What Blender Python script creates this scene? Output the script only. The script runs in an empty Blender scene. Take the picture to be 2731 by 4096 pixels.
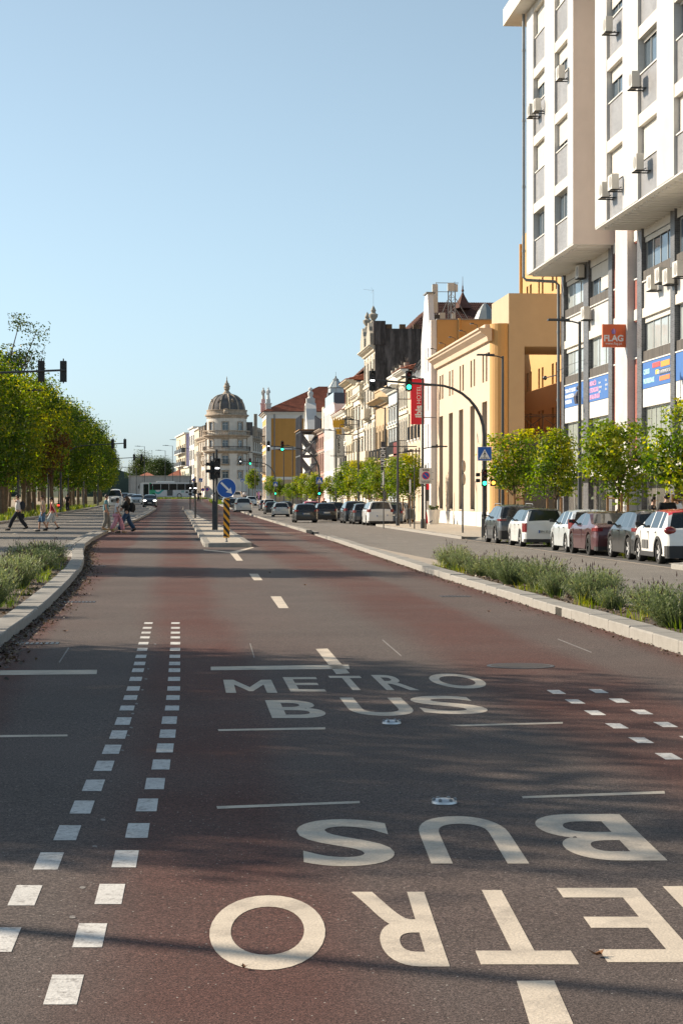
import bpy, bmesh, math, random
import numpy as np
from mathutils import Vector, Matrix

S = bpy.context.scene
COL = S.collection
R = math.radians
# ------------------------------------------------------------------ camera, sky, sun, exposure
CH = 1.70                       # eye height
F, CX, HY = 7965.0, 1365.5, 2006.5   # focal length and horizon in photo pixels (2731 x 4096)
YAW = math.atan((1365.5 - 741.0) / F)
SY, CY = math.sin(YAW), math.cos(YAW)
cam = bpy.data.cameras.new('camera'); camo = bpy.data.objects.new('camera', cam); COL.objects.link(camo)
camo.location = (0, 0, CH); camo.rotation_euler = (R(90), 0, -YAW)
cam.sensor_fit = 'HORIZONTAL'; cam.sensor_width = 24; cam.lens = 24 * F / 2731
cam.shift_y = -(2048 - HY) / 2731
cam.clip_start = .1; cam.clip_end = 9000
S.camera = camo
SUN_EL = 28.0
SUNV = Vector((-.889, .457, 0)).normalized() * math.cos(R(SUN_EL)); SUNV.z = math.sin(R(SUN_EL))
W = bpy.data.worlds.new('World'); S.world = W; W.use_nodes = True
wn = W.node_tree.nodes; wl = W.node_tree.links
sky = wn.new('ShaderNodeTexSky'); sky.sky_type = 'NISHITA'; sky.sun_disc = False
sky.sun_elevation = R(SUN_EL); sky.sun_rotation = math.atan2(SUNV.x, SUNV.y)
sky.altitude = 0; sky.air_density = .8; sky.dust_density = .55; sky.ozone_density = 6.5
bg = wn['Background']; bg.inputs[1].default_value = .094
hz = wn.new('ShaderNodeHueSaturation'); hz.inputs['Hue'].default_value = .472; hz.inputs['Saturation'].default_value = .60     # milky late-summer sky
wl.new(sky.outputs[0], hz.inputs['Color']); wl.new(hz.outputs[0], bg.inputs[0])
sl = bpy.data.lights.new('sun', 'SUN'); slo = bpy.data.objects.new('sun', sl); COL.objects.link(slo)
sl.energy = 5.0; sl.angle = R(.53); sl.color = (1, .86, .68)
slo.rotation_euler = (-SUNV).to_track_quat('-Z', 'Y').to_euler(); slo.location = (-40, 30, 40)
S.view_settings.view_transform = 'Standard'; S.view_settings.look = 'None'
S.view_settings.exposure = .72; S.view_settings.gamma = 1; S.view_settings.use_curve_mapping = False
S.cycles.use_denoising = True; S.cycles.max_bounces = 6; S.cycles.transparent_max_bounces = 8
rnd = random.Random(7)

# ------------------------------------------------------------------ the lie of the land, pixels to places
def interp(t, pts):
    if t <= pts[0][0]: return pts[0][1]
    for (a, va), (b, vb) in zip(pts, pts[1:]):
        if t <= b: return va + (vb - va) * (t - a) / (b - a)
    return pts[-1][1]
GL = [(-200, -.5), (0, 0), (60, .15), (110, .30), (160, .48), (220, .74), (274, 1.05), (330, 1.6), (380, 2.2), (420, 2.6), (470, 2.75)]
GR = [(85, 0), (145, .12), (207, .14), (264, .38), (320, 1.1), (380, 2.0), (420, 2.5), (470, 2.75)]
def G(x, y):
    k = min(1, max(0, (x - 5.4) / 1.4)); k = k * k * (3 - 2 * k)
    a = interp(y, GL)
    return a if k == 0 else a + (interp(y, GR) - a) * k
def ray(px):
    a = (px - CX) / F
    return (SY + CY * a, CY - SY * a)
def at(px, py, d):
    rx, ry = ray(px); return Vector((rx * d, ry * d, CH - (py - HY) / F * d))
def onX(px, T): rx, ry = ray(px); return T / rx * ry          # Y of a pixel column on the plane x = T
def zX(px, py, T): rx, ry = ray(px); return CH - (py - HY) / F * (T / rx)
def gnd(px, py, off=0):
    rx, ry = ray(px); k = (py - HY) / F; prev = 3.0; d = 3.0
    f = lambda d: CH - k * d - G(rx * d, ry * d) - off
    while d < 700:
        if f(d) <= 0: break
        prev = d; d *= 1.02
    for _ in range(30):
        m = (prev + d) / 2
        if f(m) > 0: prev = m
        else: d = m
    return Vector((rx * d, ry * d, G(rx * d, ry * d) + off))
def gd(x, y): return gnd(x * 1.7417, y * 1.7417)     # the same from the reduced picture (1568 wide)

# ------------------------------------------------------------------ mesh helpers
class MB:
    def __init__(s): s.v = []; s.f = []; s.m = []; s.cur = 0
    def add(s, vs, fs):
        b = len(s.v); s.v += [tuple(p) for p in vs]
        for f in fs: s.f.append(tuple(b + i for i in f)); s.m.append(s.cur)
        return s
    def quad(s, a, b, c, d): return s.add([a, b, c, d], [(0, 1, 2, 3)])
    def box(s, x0, x1, y0, y1, z0, z1, bottom=True):
        v = [(x0,y0,z0),(x1,y0,z0),(x1,y1,z0),(x0,y1,z0),(x0,y0,z1),(x1,y0,z1),(x1,y1,z1),(x0,y1,z1)]
        f = [(4,5,6,7),(0,1,5,4),(1,2,6,5),(2,3,7,6),(3,0,4,7)]
        if bottom: f.append((3,2,1,0))
        return s.add(v, f)
    def cbox(s, x0, x1, y0, y1, z0, z1, c):          # box with chamfered long edges
        zs = [(z0, 0), (z1 - c, 0), (z1, c)]
        rings = []
        for z, k in zs: rings.append([(x0+k,y0+k,z),(x1-k,y0+k,z),(x1-k,y1-k,z),(x0+k,y1-k,z)])
        v = [p for r in rings for p in r]; f = []
        for i in range(2):
            for j in range(4): f.append((i*4+j, i*4+(j+1)%4, i*4+4+(j+1)%4, i*4+4+j))
        f.append((8,9,10,11)); return s.add(v, f)
    def prism(s, poly, z0, z1, caps=True):
        n = len(poly); v = [(x, y, z0) for x, y in poly] + [(x, y, z1) for x, y in poly]
        f = [(i, (i+1) % n, n + (i+1) % n, n + i) for i in range(n)]
        if caps: f += [tuple(range(n, 2*n)), tuple(range(n-1, -1, -1))]
        return s.add(v, f)
    def prism_y(s, poly, y0, y1):                     # polygon in x,z extruded along y
        n = len(poly); v = [(x, y0, z) for x, z in poly] + [(x, y1, z) for x, z in poly]
        f = [(i, n + i, n + (i+1) % n, (i+1) % n) for i in range(n)] + [tuple(range(n)), tuple(range(2*n-1, n-1, -1))]
        return s.add(v, f)
    def prism_x(s, poly, x0, x1):                     # polygon in y,z extruded along x
        n = len(poly); v = [(x0, y, z) for y, z in poly] + [(x1, y, z) for y, z in poly]
        f = [(i, (i+1) % n, n + (i+1) % n, n + i) for i in range(n)] + [tuple(range(n-1, -1, -1)), tuple(range(n, 2*n))]
        return s.add(v, f)
    def tube(s, pts, rad, n=8, cap=True):
        pts = [Vector(p) for p in pts]
        if not hasattr(rad, '__len__'): rad = [rad] * len(pts)
        rings = []; up = None
        for i, p in enumerate(pts):
            t = (pts[min(i+1, len(pts)-1)] - pts[max(i-1, 0)]).normalized()
            if up is None:
                up = Vector((0, 0, 1)) if abs(t.z) < .9 else Vector((1, 0, 0))
            a = t.cross(up)
            if a.length < 1e-4: a = t.cross(Vector((0, 1, 0)))
            a.normalize(); b = t.cross(a).normalized(); up = -b if False else a.cross(t)
            rings.append([p + (a * math.cos(2*math.pi*j/n) + b * math.sin(2*math.pi*j/n)) * rad[i] for j in range(n)])
        v = [q for r in rings for q in r]; f = []
        for i in range(len(pts) - 1):
            for j in range(n): f.append((i*n+j, i*n+(j+1)%n, (i+1)*n+(j+1)%n, (i+1)*n+j))
        if cap: f += [tuple(range(n-1, -1, -1)), tuple((len(pts)-1)*n + j for j in range(n))]
        return s.add(v, f)
    def lathe(s, prof, n=16, c=(0, 0, 0), a0=0, a1=360):
        full = abs(a1 - a0 - 360) < .1; m = n if full else n + 1; v = []; f = []
        for r, z in prof:
            for j in range(m):
                a = R(a0 + (a1 - a0) * j / n); v.append((c[0] + r*math.cos(a), c[1] + r*math.sin(a), c[2] + z))
        for i in range(len(prof) - 1):
            for j in range(n): f.append((i*m+j, i*m+(j+1)%m, (i+1)*m+(j+1)%m, (i+1)*m+j))
        return s.add(v, f)
    def lathe_y(s, prof, n=20, c=(0, 0, 0)):           # axis along y
        b = len(s.v); s.lathe(prof, n)
        for i in range(b, len(s.v)):
            x, y, z = s.v[i]; s.v[i] = (c[0] + x, c[1] - z, c[2] + y)
        return s
    def ball(s, c, r, n=10, sz=1):
        k = n // 2; prof = [(r * math.sin(math.pi*i/k), -r*sz*math.cos(math.pi*i/k)) for i in range(k+1)]
        return s.lathe(prof, n, c)
    def mesh(s, name, mats, smooth=False, ang=40):
        me = bpy.data.meshes.new(name); me.from_pydata(s.v, [], s.f)
        if not isinstance(mats, (list, tuple)): mats = [mats]
        for m in mats: me.materials.append(m)
        if len(mats) > 1: me.polygons.foreach_set('material_index', s.m)
        me.update(); me.validate()
        if smooth:
            me.polygons.foreach_set('use_smooth', [True] * len(me.polygons))
            try: me.set_sharp_from_angle(angle=R(ang))
            except Exception: pass
        return me
    def build(s, name, mats, parent=None, loc=(0, 0, 0), rotz=0, smooth=False, ang=40, fix=False):
        me = s.mesh(name, mats, smooth, ang)
        if fix:
            bm = bmesh.new(); bm.from_mesh(me); bmesh.ops.remove_doubles(bm, verts=bm.verts, dist=1e-5)
            bmesh.ops.recalc_face_normals(bm, faces=bm.faces); bm.to_mesh(me); bm.free()
        return inst(me, name, parent, loc, rotz)
def inst(me, name, parent=None, loc=(0, 0, 0), rotz=0, scale=None):
    o = bpy.data.objects.new(name, me); COL.objects.link(o); o.parent = parent
    o.location = loc; o.rotation_euler = (0, 0, rotz) if not hasattr(rotz, '__len__') else rotz
    if scale is not None: o.scale = scale if hasattr(scale, '__len__') else (scale,) * 3
    return o
def tag(o, label, cat, group=None):
    o['label'] = label; o['category'] = cat
    if group: o['group'] = group
    return o
def thing(name, label, cat, loc=(0, 0, 0), rotz=0, group=None, scale=None):
    o = inst(None, name, None, loc, rotz, scale); o.empty_display_size = .3
    return tag(o, label, cat, group)
def struct(o): o['kind'] = 'structure'; return o
def stuff(o): o['kind'] = 'stuff'; return o
def copy_tree(o, parent=None):
    c = o.copy(); COL.objects.link(c); c.parent = parent
    for ch in o.children: copy_tree(ch, c)
    return c
def dup(o, label, loc, rotz=None, scale=None, group=None):
    c = copy_tree(o); c.location = loc; c['label'] = label
    if rotz is not None: c.rotation_euler = (0, 0, rotz)
    if scale is not None: c.scale = scale if hasattr(scale, '__len__') else (scale,) * 3
    if group: c['group'] = group
    return c
_tm = {}
def text_mesh(txt, size, mat, extrude=.004, bold=0, align='CENTER', spacing=1):
    k = (txt, size, mat.name, bold, align, extrude)
    if k in _tm: return _tm[k]
    cu = bpy.data.curves.new('lettering', 'FONT'); cu.body = txt; cu.size = size; cu.extrude = extrude; cu.offset = bold
    cu.align_x = align; cu.align_y = 'CENTER'; cu.space_character = spacing; cu.resolution_u = 8
    o = bpy.data.objects.new('lettering', cu); COL.objects.link(o)
    dg = bpy.context.evaluated_depsgraph_get(); dg.update()
    me = bpy.data.meshes.new_from_object(o.evaluated_get(dg)); me.name = 'lettering'
    me.materials.clear(); me.materials.append(mat)
    bpy.data.objects.remove(o); _tm[k] = me
    return me

# ------------------------------------------------------------------ materials
_mc = {}
def M(name, col, rough=.8, var=.12, scale=2.5, bump=0., bscale=60., metal=0., spec=.5, streak=0., emit=0., coat=0., coord='Object', var2=0., stcol=None):
    if name in _mc: return _mc[name]
    m = bpy.data.materials.new(name); m.use_nodes = True; _mc[name] = m
    nt = m.node_tree; N = nt.nodes; L = nt.links; p = N['Principled BSDF']
    p.inputs['Roughness'].default_value = rough; p.inputs['Metallic'].default_value = metal
    p.inputs['Specular IOR Level'].default_value = spec
    if coat: p.inputs['Coat Weight'].default_value = coat; p.inputs['Coat Roughness'].default_value = .05
    c = tuple(col) + (1,)
    tc = N.new('ShaderNodeTexCoord')
    out = None
    if var > 0:
        n = N.new('ShaderNodeTexNoise'); n.inputs['Scale'].default_value = scale; n.inputs['Detail'].default_value = 6; n.inputs['Roughness'].default_value = .65
        L.new(tc.outputs[coord], n.inputs['Vector'])
        r = N.new('ShaderNodeValToRGB'); r.color_ramp.elements[0].position = .3; r.color_ramp.elements[1].position = .7
        r.color_ramp.elements[0].color = tuple(x * (1 - var) for x in col) + (1,)
        r.color_ramp.elements[1].color = tuple(min(1, x * (1 + var * .8)) for x in col) + (1,)
        L.new(n.outputs['Fac'], r.inputs['Fac']); out = r.outputs[0]
    if var2 > 0:          # fine speckle
        n2 = N.new('ShaderNodeTexNoise'); n2.inputs['Scale'].default_value = bscale; n2.inputs['Detail'].default_value = 3
        L.new(tc.outputs[coord], n2.inputs['Vector'])
        mr = N.new('ShaderNodeMapRange'); mr.inputs[1].default_value = .3; mr.inputs[2].default_value = .7
        mr.inputs[3].default_value = 1 - var2; mr.inputs[4].default_value = 1 + var2
        L.new(n2.outputs['Fac'], mr.inputs[0])
        mx = N.new('ShaderNodeMix'); mx.data_type = 'RGBA'; mx.blend_type = 'MULTIPLY'; mx.inputs[0].default_value = 1
        if out: L.new(out, mx.inputs[6])
        else: mx.inputs[6].default_value = c
        L.new(mr.outputs[0], mx.inputs[7]); out = mx.outputs[2]
    if streak > 0:        # weather stains running down
        mp = N.new('ShaderNodeMapping'); mp.inputs['Scale'].default_value = (1.6, 1.6, .22)
        L.new(tc.outputs[coord], mp.inputs[0])
        n3 = N.new('ShaderNodeTexNoise'); n3.inputs['Scale'].default_value = 1.3; n3.inputs['Detail'].default_value = 8; n3.inputs['Roughness'].default_value = .7
        L.new(mp.outputs[0], n3.inputs['Vector'])
        r3 = N.new('ShaderNodeValToRGB'); r3.color_ramp.elements[0].position = .48; r3.color_ramp.elements[1].position = .75
        r3.color_ramp.elements[0].color = (0, 0, 0, 1); r3.color_ramp.elements[1].color = (streak,) * 3 + (1,)
        L.new(n3.outputs['Fac'], r3.inputs['Fac'])
        mx = N.new('ShaderNodeMix'); mx.data_type = 'RGBA'
        L.new(r3.outputs[0], mx.inputs[0])
        if out: L.new(out, mx.inputs[6])
        else: mx.inputs[6].default_value = c
        mx.inputs[7].default_value = (tuple(stcol) if stcol else tuple(x * .3 for x in col)) + (1,); out = mx.outputs[2]
    if out: L.new(out, p.inputs['Base Color'])
    else: p.inputs['Base Color'].default_value = c
    if bump > 0:
        nb = N.new('ShaderNodeTexNoise'); nb.inputs['Scale'].default_value = bscale; nb.inputs['Detail'].default_value = 4
        L.new(tc.outputs[coord], nb.inputs['Vector'])
        b = N.new('ShaderNodeBump'); b.inputs['Strength'].default_value = bump; b.inputs['Distance'].default_value = .01
        L.new(nb.outputs['Fac'], b.inputs['Height']); L.new(b.outputs[0], p.inputs['Normal'])
    if emit:
        p.inputs['Emission Color'].default_value = c; p.inputs['Emission Strength'].default_value = emit
    return m
def brickmat(name, col, mortar, w, h, ms=.08, rough=.45, axis=0, var=.15):
    """small tiles; axis 0: faces looking along y, 1: faces looking along x (object space)"""
    if name in _mc: return _mc[name]
    m = M(name, col, rough, 0); nt = m.node_tree; N = nt.nodes; L = nt.links; p = N['Principled BSDF']
    tc = N.new('ShaderNodeTexCoord'); sp = N.new('ShaderNodeSeparateXYZ'); cb = N.new('ShaderNodeCombineXYZ')
    L.new(tc.outputs['Object'], sp.inputs[0])
    ad = N.new('ShaderNodeMath'); ad.operation = 'ADD'; L.new(sp.outputs[0], ad.inputs[0]); L.new(sp.outputs[1], ad.inputs[1])
    L.new(ad.outputs[0], cb.inputs[0]); L.new(sp.outputs[2], cb.inputs[1])
    b = N.new('ShaderNodeTexBrick'); b.inputs['Scale'].default_value = 1; b.inputs['Brick Width'].default_value = w; b.inputs['Row Height'].default_value = h
    b.inputs['Mortar Size'].default_value = ms * h; b.inputs['Mortar Smooth'].default_value = .1
    b.inputs['Color1'].default_value = tuple(x * (1 - var) for x in col) + (1,); b.inputs['Color2'].default_value = tuple(min(1, x * (1 + var)) for x in col) + (1,)
    b.inputs['Mortar'].default_value = tuple(mortar) + (1,)
    L.new(cb.outputs[0], b.inputs['Vector'])
    n = N.new('ShaderNodeTexNoise'); n.inputs['Scale'].default_value = .8; n.inputs['Detail'].default_value = 6; L.new(tc.outputs['Object'], n.inputs['Vector'])
    mr = N.new('ShaderNodeMapRange'); mr.inputs[1].default_value = .3; mr.inputs[2].default_value = .7; mr.inputs[3].default_value = .82; mr.inputs[4].default_value = 1.05
    L.new(n.outputs['Fac'], mr.inputs[0])
    mx = N.new('ShaderNodeMix'); mx.data_type = 'RGBA'; mx.blend_type = 'MULTIPLY'; mx.inputs[0].default_value = 1
    L.new(b.outputs['Color'], mx.inputs[6]); L.new(mr.outputs[0], mx.inputs[7]); L.new(mx.outputs[2], p.inputs['Base Color'])
    bp = N.new('ShaderNodeBump'); bp.inputs['Strength'].default_value = .4; bp.inputs['Distance'].default_value = .004; bp.invert = True
    L.new(b.outputs['Fac'], bp.inputs['Height']); L.new(bp.outputs[0], p.inputs['Normal'])
    return m
def leafmat(name, a, b, c, trans=.45):
    """leaves: three colours mixed leaf by leaf from a face attribute"""
    m = bpy.data.materials.new(name); m.use_nodes = True; nt = m.node_tree; N = nt.nodes; L = nt.links
    at_ = N.new('ShaderNodeAttribute'); at_.attribute_name = 'tint'
    oi = N.new('ShaderNodeObjectInfo')
    ad = N.new('ShaderNodeMath'); ad.operation = 'MULTIPLY_ADD'; ad.inputs[1].default_value = .32; ad.inputs[2].default_value = -.15
    L.new(oi.outputs['Random'], ad.inputs[0]); a2 = N.new('ShaderNodeMath'); a2.operation = 'ADD'
    L.new(at_.outputs['Fac'], a2.inputs[0]); L.new(ad.outputs[0], a2.inputs[1])
    r = N.new('ShaderNodeValToRGB'); e = r.color_ramp.elements; e[0].position = .05; e[0].color = a + (1,); e[1].position = .97; e[1].color = c + (1,)
    k = e.new(.6); k.color = b + (1,)
    L.new(a2.outputs[0], r.inputs['Fac'])
    p = N['Principled BSDF']; p.inputs['Roughness'].default_value = .5; L.new(r.outputs[0], p.inputs['Base Color'])
    t = N.new('ShaderNodeBsdfTranslucent'); L.new(r.outputs[0], t.inputs['Color'])
    hs = N.new('ShaderNodeHueSaturation'); hs.inputs['Saturation'].default_value = 1.15; hs.inputs['Value'].default_value = 1.7
    L.new(r.outputs[0], hs.inputs['Color']); L.new(hs.outputs[0], t.inputs['Color'])
    mx = N.new('ShaderNodeMixShader'); mx.inputs[0].default_value = trans
    L.new(p.outputs[0], mx.inputs[1]); L.new(t.outputs[0], mx.inputs[2]); L.new(mx.outputs[0], N['Material Output'].inputs[0])
    return m

WHITEP = M('white_render', (.66, .64, .60), .85, .06, 1.2, .15, 80)
METAL_DK = M('dark_grey_metal', (.035, .04, .045), .45, .1, 4)
METAL_GR = M('grey_metal', (.22, .23, .24), .5, .1, 4)
BLACKP = M('black_plastic', (.012, .012, .013), .5, .1, 6)
GLASS_W = M('window_glass', (.09, .12, .15), .06, .25, .5, spec=.9)
GLASS_L = M('curtained_glass', (.42, .46, .46), .12, .2, .7, spec=.8)
GLASS_D = M('dark_glass', (.016, .018, .02), .08, .1, .8, spec=.8)
FRAME_W = M('white_frame', (.72, .72, .70), .5, .05, 3)
FRAME_D = M('brown_frame', (.07, .05, .04), .5, .1, 3)
ALU = M('aluminium_frame', (.5, .5, .48), .4, .05, 3, metal=.3)
STONE = M('pale_stone', (.42, .38, .31), .85, .2, 2, .3, 25, streak=.55)
GRAN = M('granite', (.30, .283, .255), .85, .28, 1.3, .3, 90, var2=.16, streak=.25, coord='Object')
GREEN_L = M('green_light', (.02, 1, .42), .3, 0, emit=5)
WHITE_L = M('white_light', (1, 1, 1), .3, 0, emit=6)
AMBER_L = M('amber_light', (1, .45, .05), .3, 0, emit=2.5)
# ------------------------------------------------------------------ ground materials
def asphalt(name, grey, red=None, gloss=.75):
    m = bpy.data.materials.new(name); m.use_nodes = True; nt = m.node_tree; N = nt.nodes; L = nt.links; p = N['Principled BSDF']
    p.inputs['Roughness'].default_value = gloss; p.inputs['Specular IOR Level'].default_value = .22
    tc = N.new('ShaderNodeTexCoord')
    def noise(s, d=5, src='Object', rough=.6):
        n = N.new('ShaderNodeTexNoise'); n.inputs['Scale'].default_value = s; n.inputs['Detail'].default_value = d; n.inputs['Roughness'].default_value = rough
        L.new(tc.outputs[src], n.inputs['Vector']); return n.outputs['Fac']
    col = None
    if red:
        sp = N.new('ShaderNodeSeparateXYZ'); L.new(tc.outputs['Object'], sp.inputs[0])
        mp = N.new('ShaderNodeMapping'); mp.inputs['Scale'].default_value = (.5, .06, 1); L.new(tc.outputs['Object'], mp.inputs[0])
        nn = N.new('ShaderNodeTexNoise'); nn.inputs['Scale'].default_value = 1.6; nn.inputs['Detail'].default_value = 5; L.new(mp.outputs[0], nn.inputs['Vector'])
        a = N.new('ShaderNodeMath'); a.operation = 'MULTIPLY_ADD'; a.inputs[1].default_value = 1.0; L.new(nn.outputs['Fac'], a.inputs[0])
        L.new(sp.outputs[0], a.inputs[2])
        # shift follows the lane to the left in the distance
        s2 = N.new('ShaderNodeMath'); s2.operation = 'MULTIPLY_ADD'; s2.inputs[1].default_value = .006; L.new(sp.outputs[1], s2.inputs[0]); L.new(a.outputs[0], s2.inputs[2])
        mr = N.new('ShaderNodeMapRange'); mr.inputs[1].default_value = -3.0; mr.inputs[2].default_value = 7.0; L.new(s2.outputs[0], mr.inputs[0])
        r = N.new('ShaderNodeValToRGB'); cr = r.color_ramp; cr.interpolation = 'EASE'
        stops = [(-2.2, 1), (-1.1, .95), (-.75, .25), (-.1, .2), (.45, .9), (.95, .95), (1.45, .3), (2.9, .15), (3.7, .9), (4.45, .95), (4.95, .3), (5.4, .3), (5.9, 1)]
        while len(cr.elements) < len(stops): cr.elements.new(.5)
        for e, (x, v) in zip(cr.elements, stops): e.position = (x + 3) / 10; e.color = (v, v, v, 1)
        L.new(mr.outputs[0], r.inputs['Fac'])
        pm = N.new('ShaderNodeMath'); pm.operation = 'MULTIPLY'; L.new(r.outputs[0], pm.inputs[0])
        q = N.new('ShaderNodeMapRange'); q.inputs[1].default_value = .25; q.inputs[2].default_value = .65; q.inputs[3].default_value = .55; q.inputs[4].default_value = 1.1
        L.new(noise(.35, 6), q.inputs[0]); L.new(q.outputs[0], pm.inputs[1])
        mx = N.new('ShaderNodeMix'); mx.data_type = 'RGBA'; L.new(pm.outputs[0], mx.inputs[0])
        mx.inputs[6].default_value = grey + (1,); mx.inputs[7].default_value = red + (1,); col = mx.outputs[2]
    def mult(c, fac, lo, hi, a=.3, b=.7):
        mr = N.new('ShaderNodeMapRange'); mr.inputs[1].default_value = a; mr.inputs[2].default_value = b; mr.inputs[3].default_value = lo; mr.inputs[4].default_value = hi
        L.new(fac, mr.inputs[0]); x = N.new('ShaderNodeMix'); x.data_type = 'RGBA'; x.blend_type = 'MULTIPLY'; x.inputs[0].default_value = 1
        if c is None: x.inputs[6].default_value = grey + (1,)
        else: L.new(c, x.inputs[6])
        L.new(mr.outputs[0], x.inputs[7]); return x.outputs[2]
    col = mult(col, noise(.5, 6), .86, 1.12)
    col = mult(col, noise(120, 2, rough=.8), .35, 1.75, .32, .68)
    col = mult(col, noise(62, 2, rough=.8), .55, 1.5, .34, .66)
    col = mult(col, noise(24, 3, rough=.8), .82, 1.18)
    vo = N.new('ShaderNodeTexVoronoi'); vo.inputs['Scale'].default_value = 75; L.new(tc.outputs['Object'], vo.inputs['Vector'])
    sp2 = N.new('ShaderNodeSeparateColor'); L.new(vo.outputs['Color'], sp2.inputs[0])
    gt = N.new('ShaderNodeMath'); gt.operation = 'GREATER_THAN'; gt.inputs[1].default_value = .988; L.new(sp2.outputs[0], gt.inputs[0])
    lt = N.new('ShaderNodeMath'); lt.operation = 'LESS_THAN'; lt.inputs[1].default_value = .3; L.new(vo.outputs['Distance'], lt.inputs[0])
    gg = N.new('ShaderNodeMath'); gg.operation = 'MULTIPLY'; L.new(gt.outputs[0], gg.inputs[0]); L.new(lt.outputs[0], gg.inputs[1])
    mx = N.new('ShaderNodeMix'); mx.data_type = 'RGBA'; L.new(gg.outputs[0], mx.inputs[0]); L.new(col, mx.inputs[6]); mx.inputs[7].default_value = (.4, .37, .33, 1)
    L.new(mx.outputs[2], p.inputs['Base Color'])
    b = N.new('ShaderNodeBump'); b.inputs['Strength'].default_value = .7; b.inputs['Distance'].default_value = .006
    L.new(noise(140, 2, rough=.8), b.inputs['Height']); L.new(b.outputs[0], p.inputs['Normal'])
    return m
ASPH_BUS = asphalt('bus_lane_asphalt', (.098, .084, .076), (.088, .036, .028), .82)
ASPH = asphalt('grey_asphalt', (.165, .150, .134), None, .75)
SETT = M('dark_setts', (.085, .08, .075), .85, .3, 9, .9, 14, coord='Object', var2=.5)
PAVE = M('limestone_paving', (.40, .355, .29), .85, .12, 1.5, .5, 18, var2=.22)
SLAB = M('pinkish_slabs', (.37, .31, .25), .85, .12, 2, .2, 30, var2=.1)
CONC = M('smooth_concrete', (.40, .36, .32), .8, .12, 1.2, .15, 60)
SOIL = M('mulch_soil', (.085, .058, .04), .95, .5, 12, .9, 40, var2=.5)
EARTH = M('dry_ground', (.16, .13, .09), .95, .3, .6, .3, 10)
def worn(name, col, amt, sc):
    m = M(name, col, .85, .12, 3, .3, 90, var2=.14); nt = m.node_tree; N = nt.nodes; L = nt.links; p = N['Principled BSDF']
    src = p.inputs['Base Color'].links[0].from_socket; tc = N.new('ShaderNodeTexCoord'); n = N.new('ShaderNodeTexNoise'); n.inputs['Scale'].default_value = sc; n.inputs['Detail'].default_value = 9; n.inputs['Roughness'].default_value = .75
    L.new(tc.outputs['Object'], n.inputs['Vector']); mr = N.new('ShaderNodeMapRange'); mr.inputs[1].default_value = .50; mr.inputs[2].default_value = .66; mr.inputs[3].default_value = 0; mr.inputs[4].default_value = amt; L.new(n.outputs['Fac'], mr.inputs[0])
    mx = N.new('ShaderNodeMix'); mx.data_type = 'RGBA'; L.new(mr.outputs[0], mx.inputs[0]); L.new(src, mx.inputs[6]); mx.inputs[7].default_value = (.13, .11, .10, 1); L.new(mx.outputs[2], p.inputs['Base Color']); return m
PAINT = worn('road_paint', (.56, .48, .385), .45, 2.6)
DASHP = worn('speckled_paint', (.58, .56, .53), .75, 22)
WORNP = M('worn_paint', (.22, .20, .185), .8, .3, 8, .3, 70, var2=.4)

# ------------------------------------------------------------------ kerb lines, in plan
KL = [gd(*p) for p in [(0,1487),(60,1440),(110,1398),(160,1345),(187,1312),(193.5,1292),(191,1274),(196.4,1257),(213,1243),(238.5,1229),(261,1219),(283,1209.5),(320,1194),(342,1181.5),(359,1170)]]
KLp = sorted([(v.y, v.x) for v in KL]); KLp = [(p[0], p[1]) for p in KLp if p[0] < 262] + [(275, -4.9), (300, -5.3), (390, -5.2), (420, -5.2)]
KRp = [(0, 5.3), (45, 5.33), (90, 5.75), (125, 5.75), (200, 5.5), (280, 4.9), (390, 3.6), (420, 3.6)]
def xl(y): return interp(y, KLp)
def xr(y): return interp(y, KRp)
def xel(y): return xl(y) - interp(y, [(50, 1.75), (64, .66), (300, .66)])        # edge of the left carriageway
def xer(y): return xr(y) + interp(y, [(46, 1.75), (78, .62), (300, .62)])        # edge of the right carriageway
SWp = [(50, 12.25), (53, 14.8), (86, 14.8), (88.5, 12.35), (130, 12.4), (134, 14.8), (172, 14.8), (175, 12.4), (186, 12.4), (190, 14.8), (250, 14.6), (262, 12.2), (285, 12.2), (300, 12.6), (400, 11)]
def xsw(y): return interp(y, SWp)
def rows(y0, y1):
    ys = [y0]; y = y0
    while y < y1:
        y = min(y1, y + max(1.0, min(8, abs(y) * .04))); ys.append(y)
    return ys
def sheet(name, fl, fr, y0, y1, mat, dz=0., n=3, ys=None):
    b = MB(); ys = ys or rows(y0, y1); v = []; f = []
    for y in ys:
        a, c = fl(y), fr(y)
        for j in range(n + 1):
            x = a + (c - a) * j / n; v.append((x, y, G(x, y) + dz))
    for i in range(len(ys) - 1):
        for j in range(n): k = i*(n+1)+j; f.append((k, k+1, k+n+2, k+n+1))
    b.add(v, f); return struct(b.build(name, mat))
b = MB(); xs = [-900, -120, -40, -12, -3, 5.4, 5.75, 6.1, 6.45, 6.8, 12, 30, 100, 900]; ys = [-120, -40] + list(range(0, 480, 12)) + [600, 1000, 2500]
b.add([(x, y, G(x, y) - .06) for y in ys for x in xs], [(i*len(xs)+j, i*len(xs)+j+1, (i+1)*len(xs)+j+1, (i+1)*len(xs)+j) for i in range(len(ys)-1) for j in range(len(xs)-1)])
struct(b.build('ground', EARTH))
sheet('bus_lane', lambda y: xl(y) - .02, lambda y: xr(y) + .02, -20, 420, ASPH_BUS, 0, 4)
sheet('left_road', lambda y: interp(y, [(300, -11.2), (380, -13), (420, -13)]), xel, -20, 420, ASPH, 0, 3)
sheet('right_road', xer, lambda y: 12.4 if y < 250 else xsw(y) + .02, -20, 420, ASPH, 0, 4)
sheet('parking_strip', lambda y: 12.4, lambda y: 14.9, -20, 250, SETT, .002, 2)
sheet('cross_road', lambda y: -160, lambda y: 40, 388, 404, ASPH, .004, 12, ys=[388, 392, 396, 400, 404])
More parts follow.
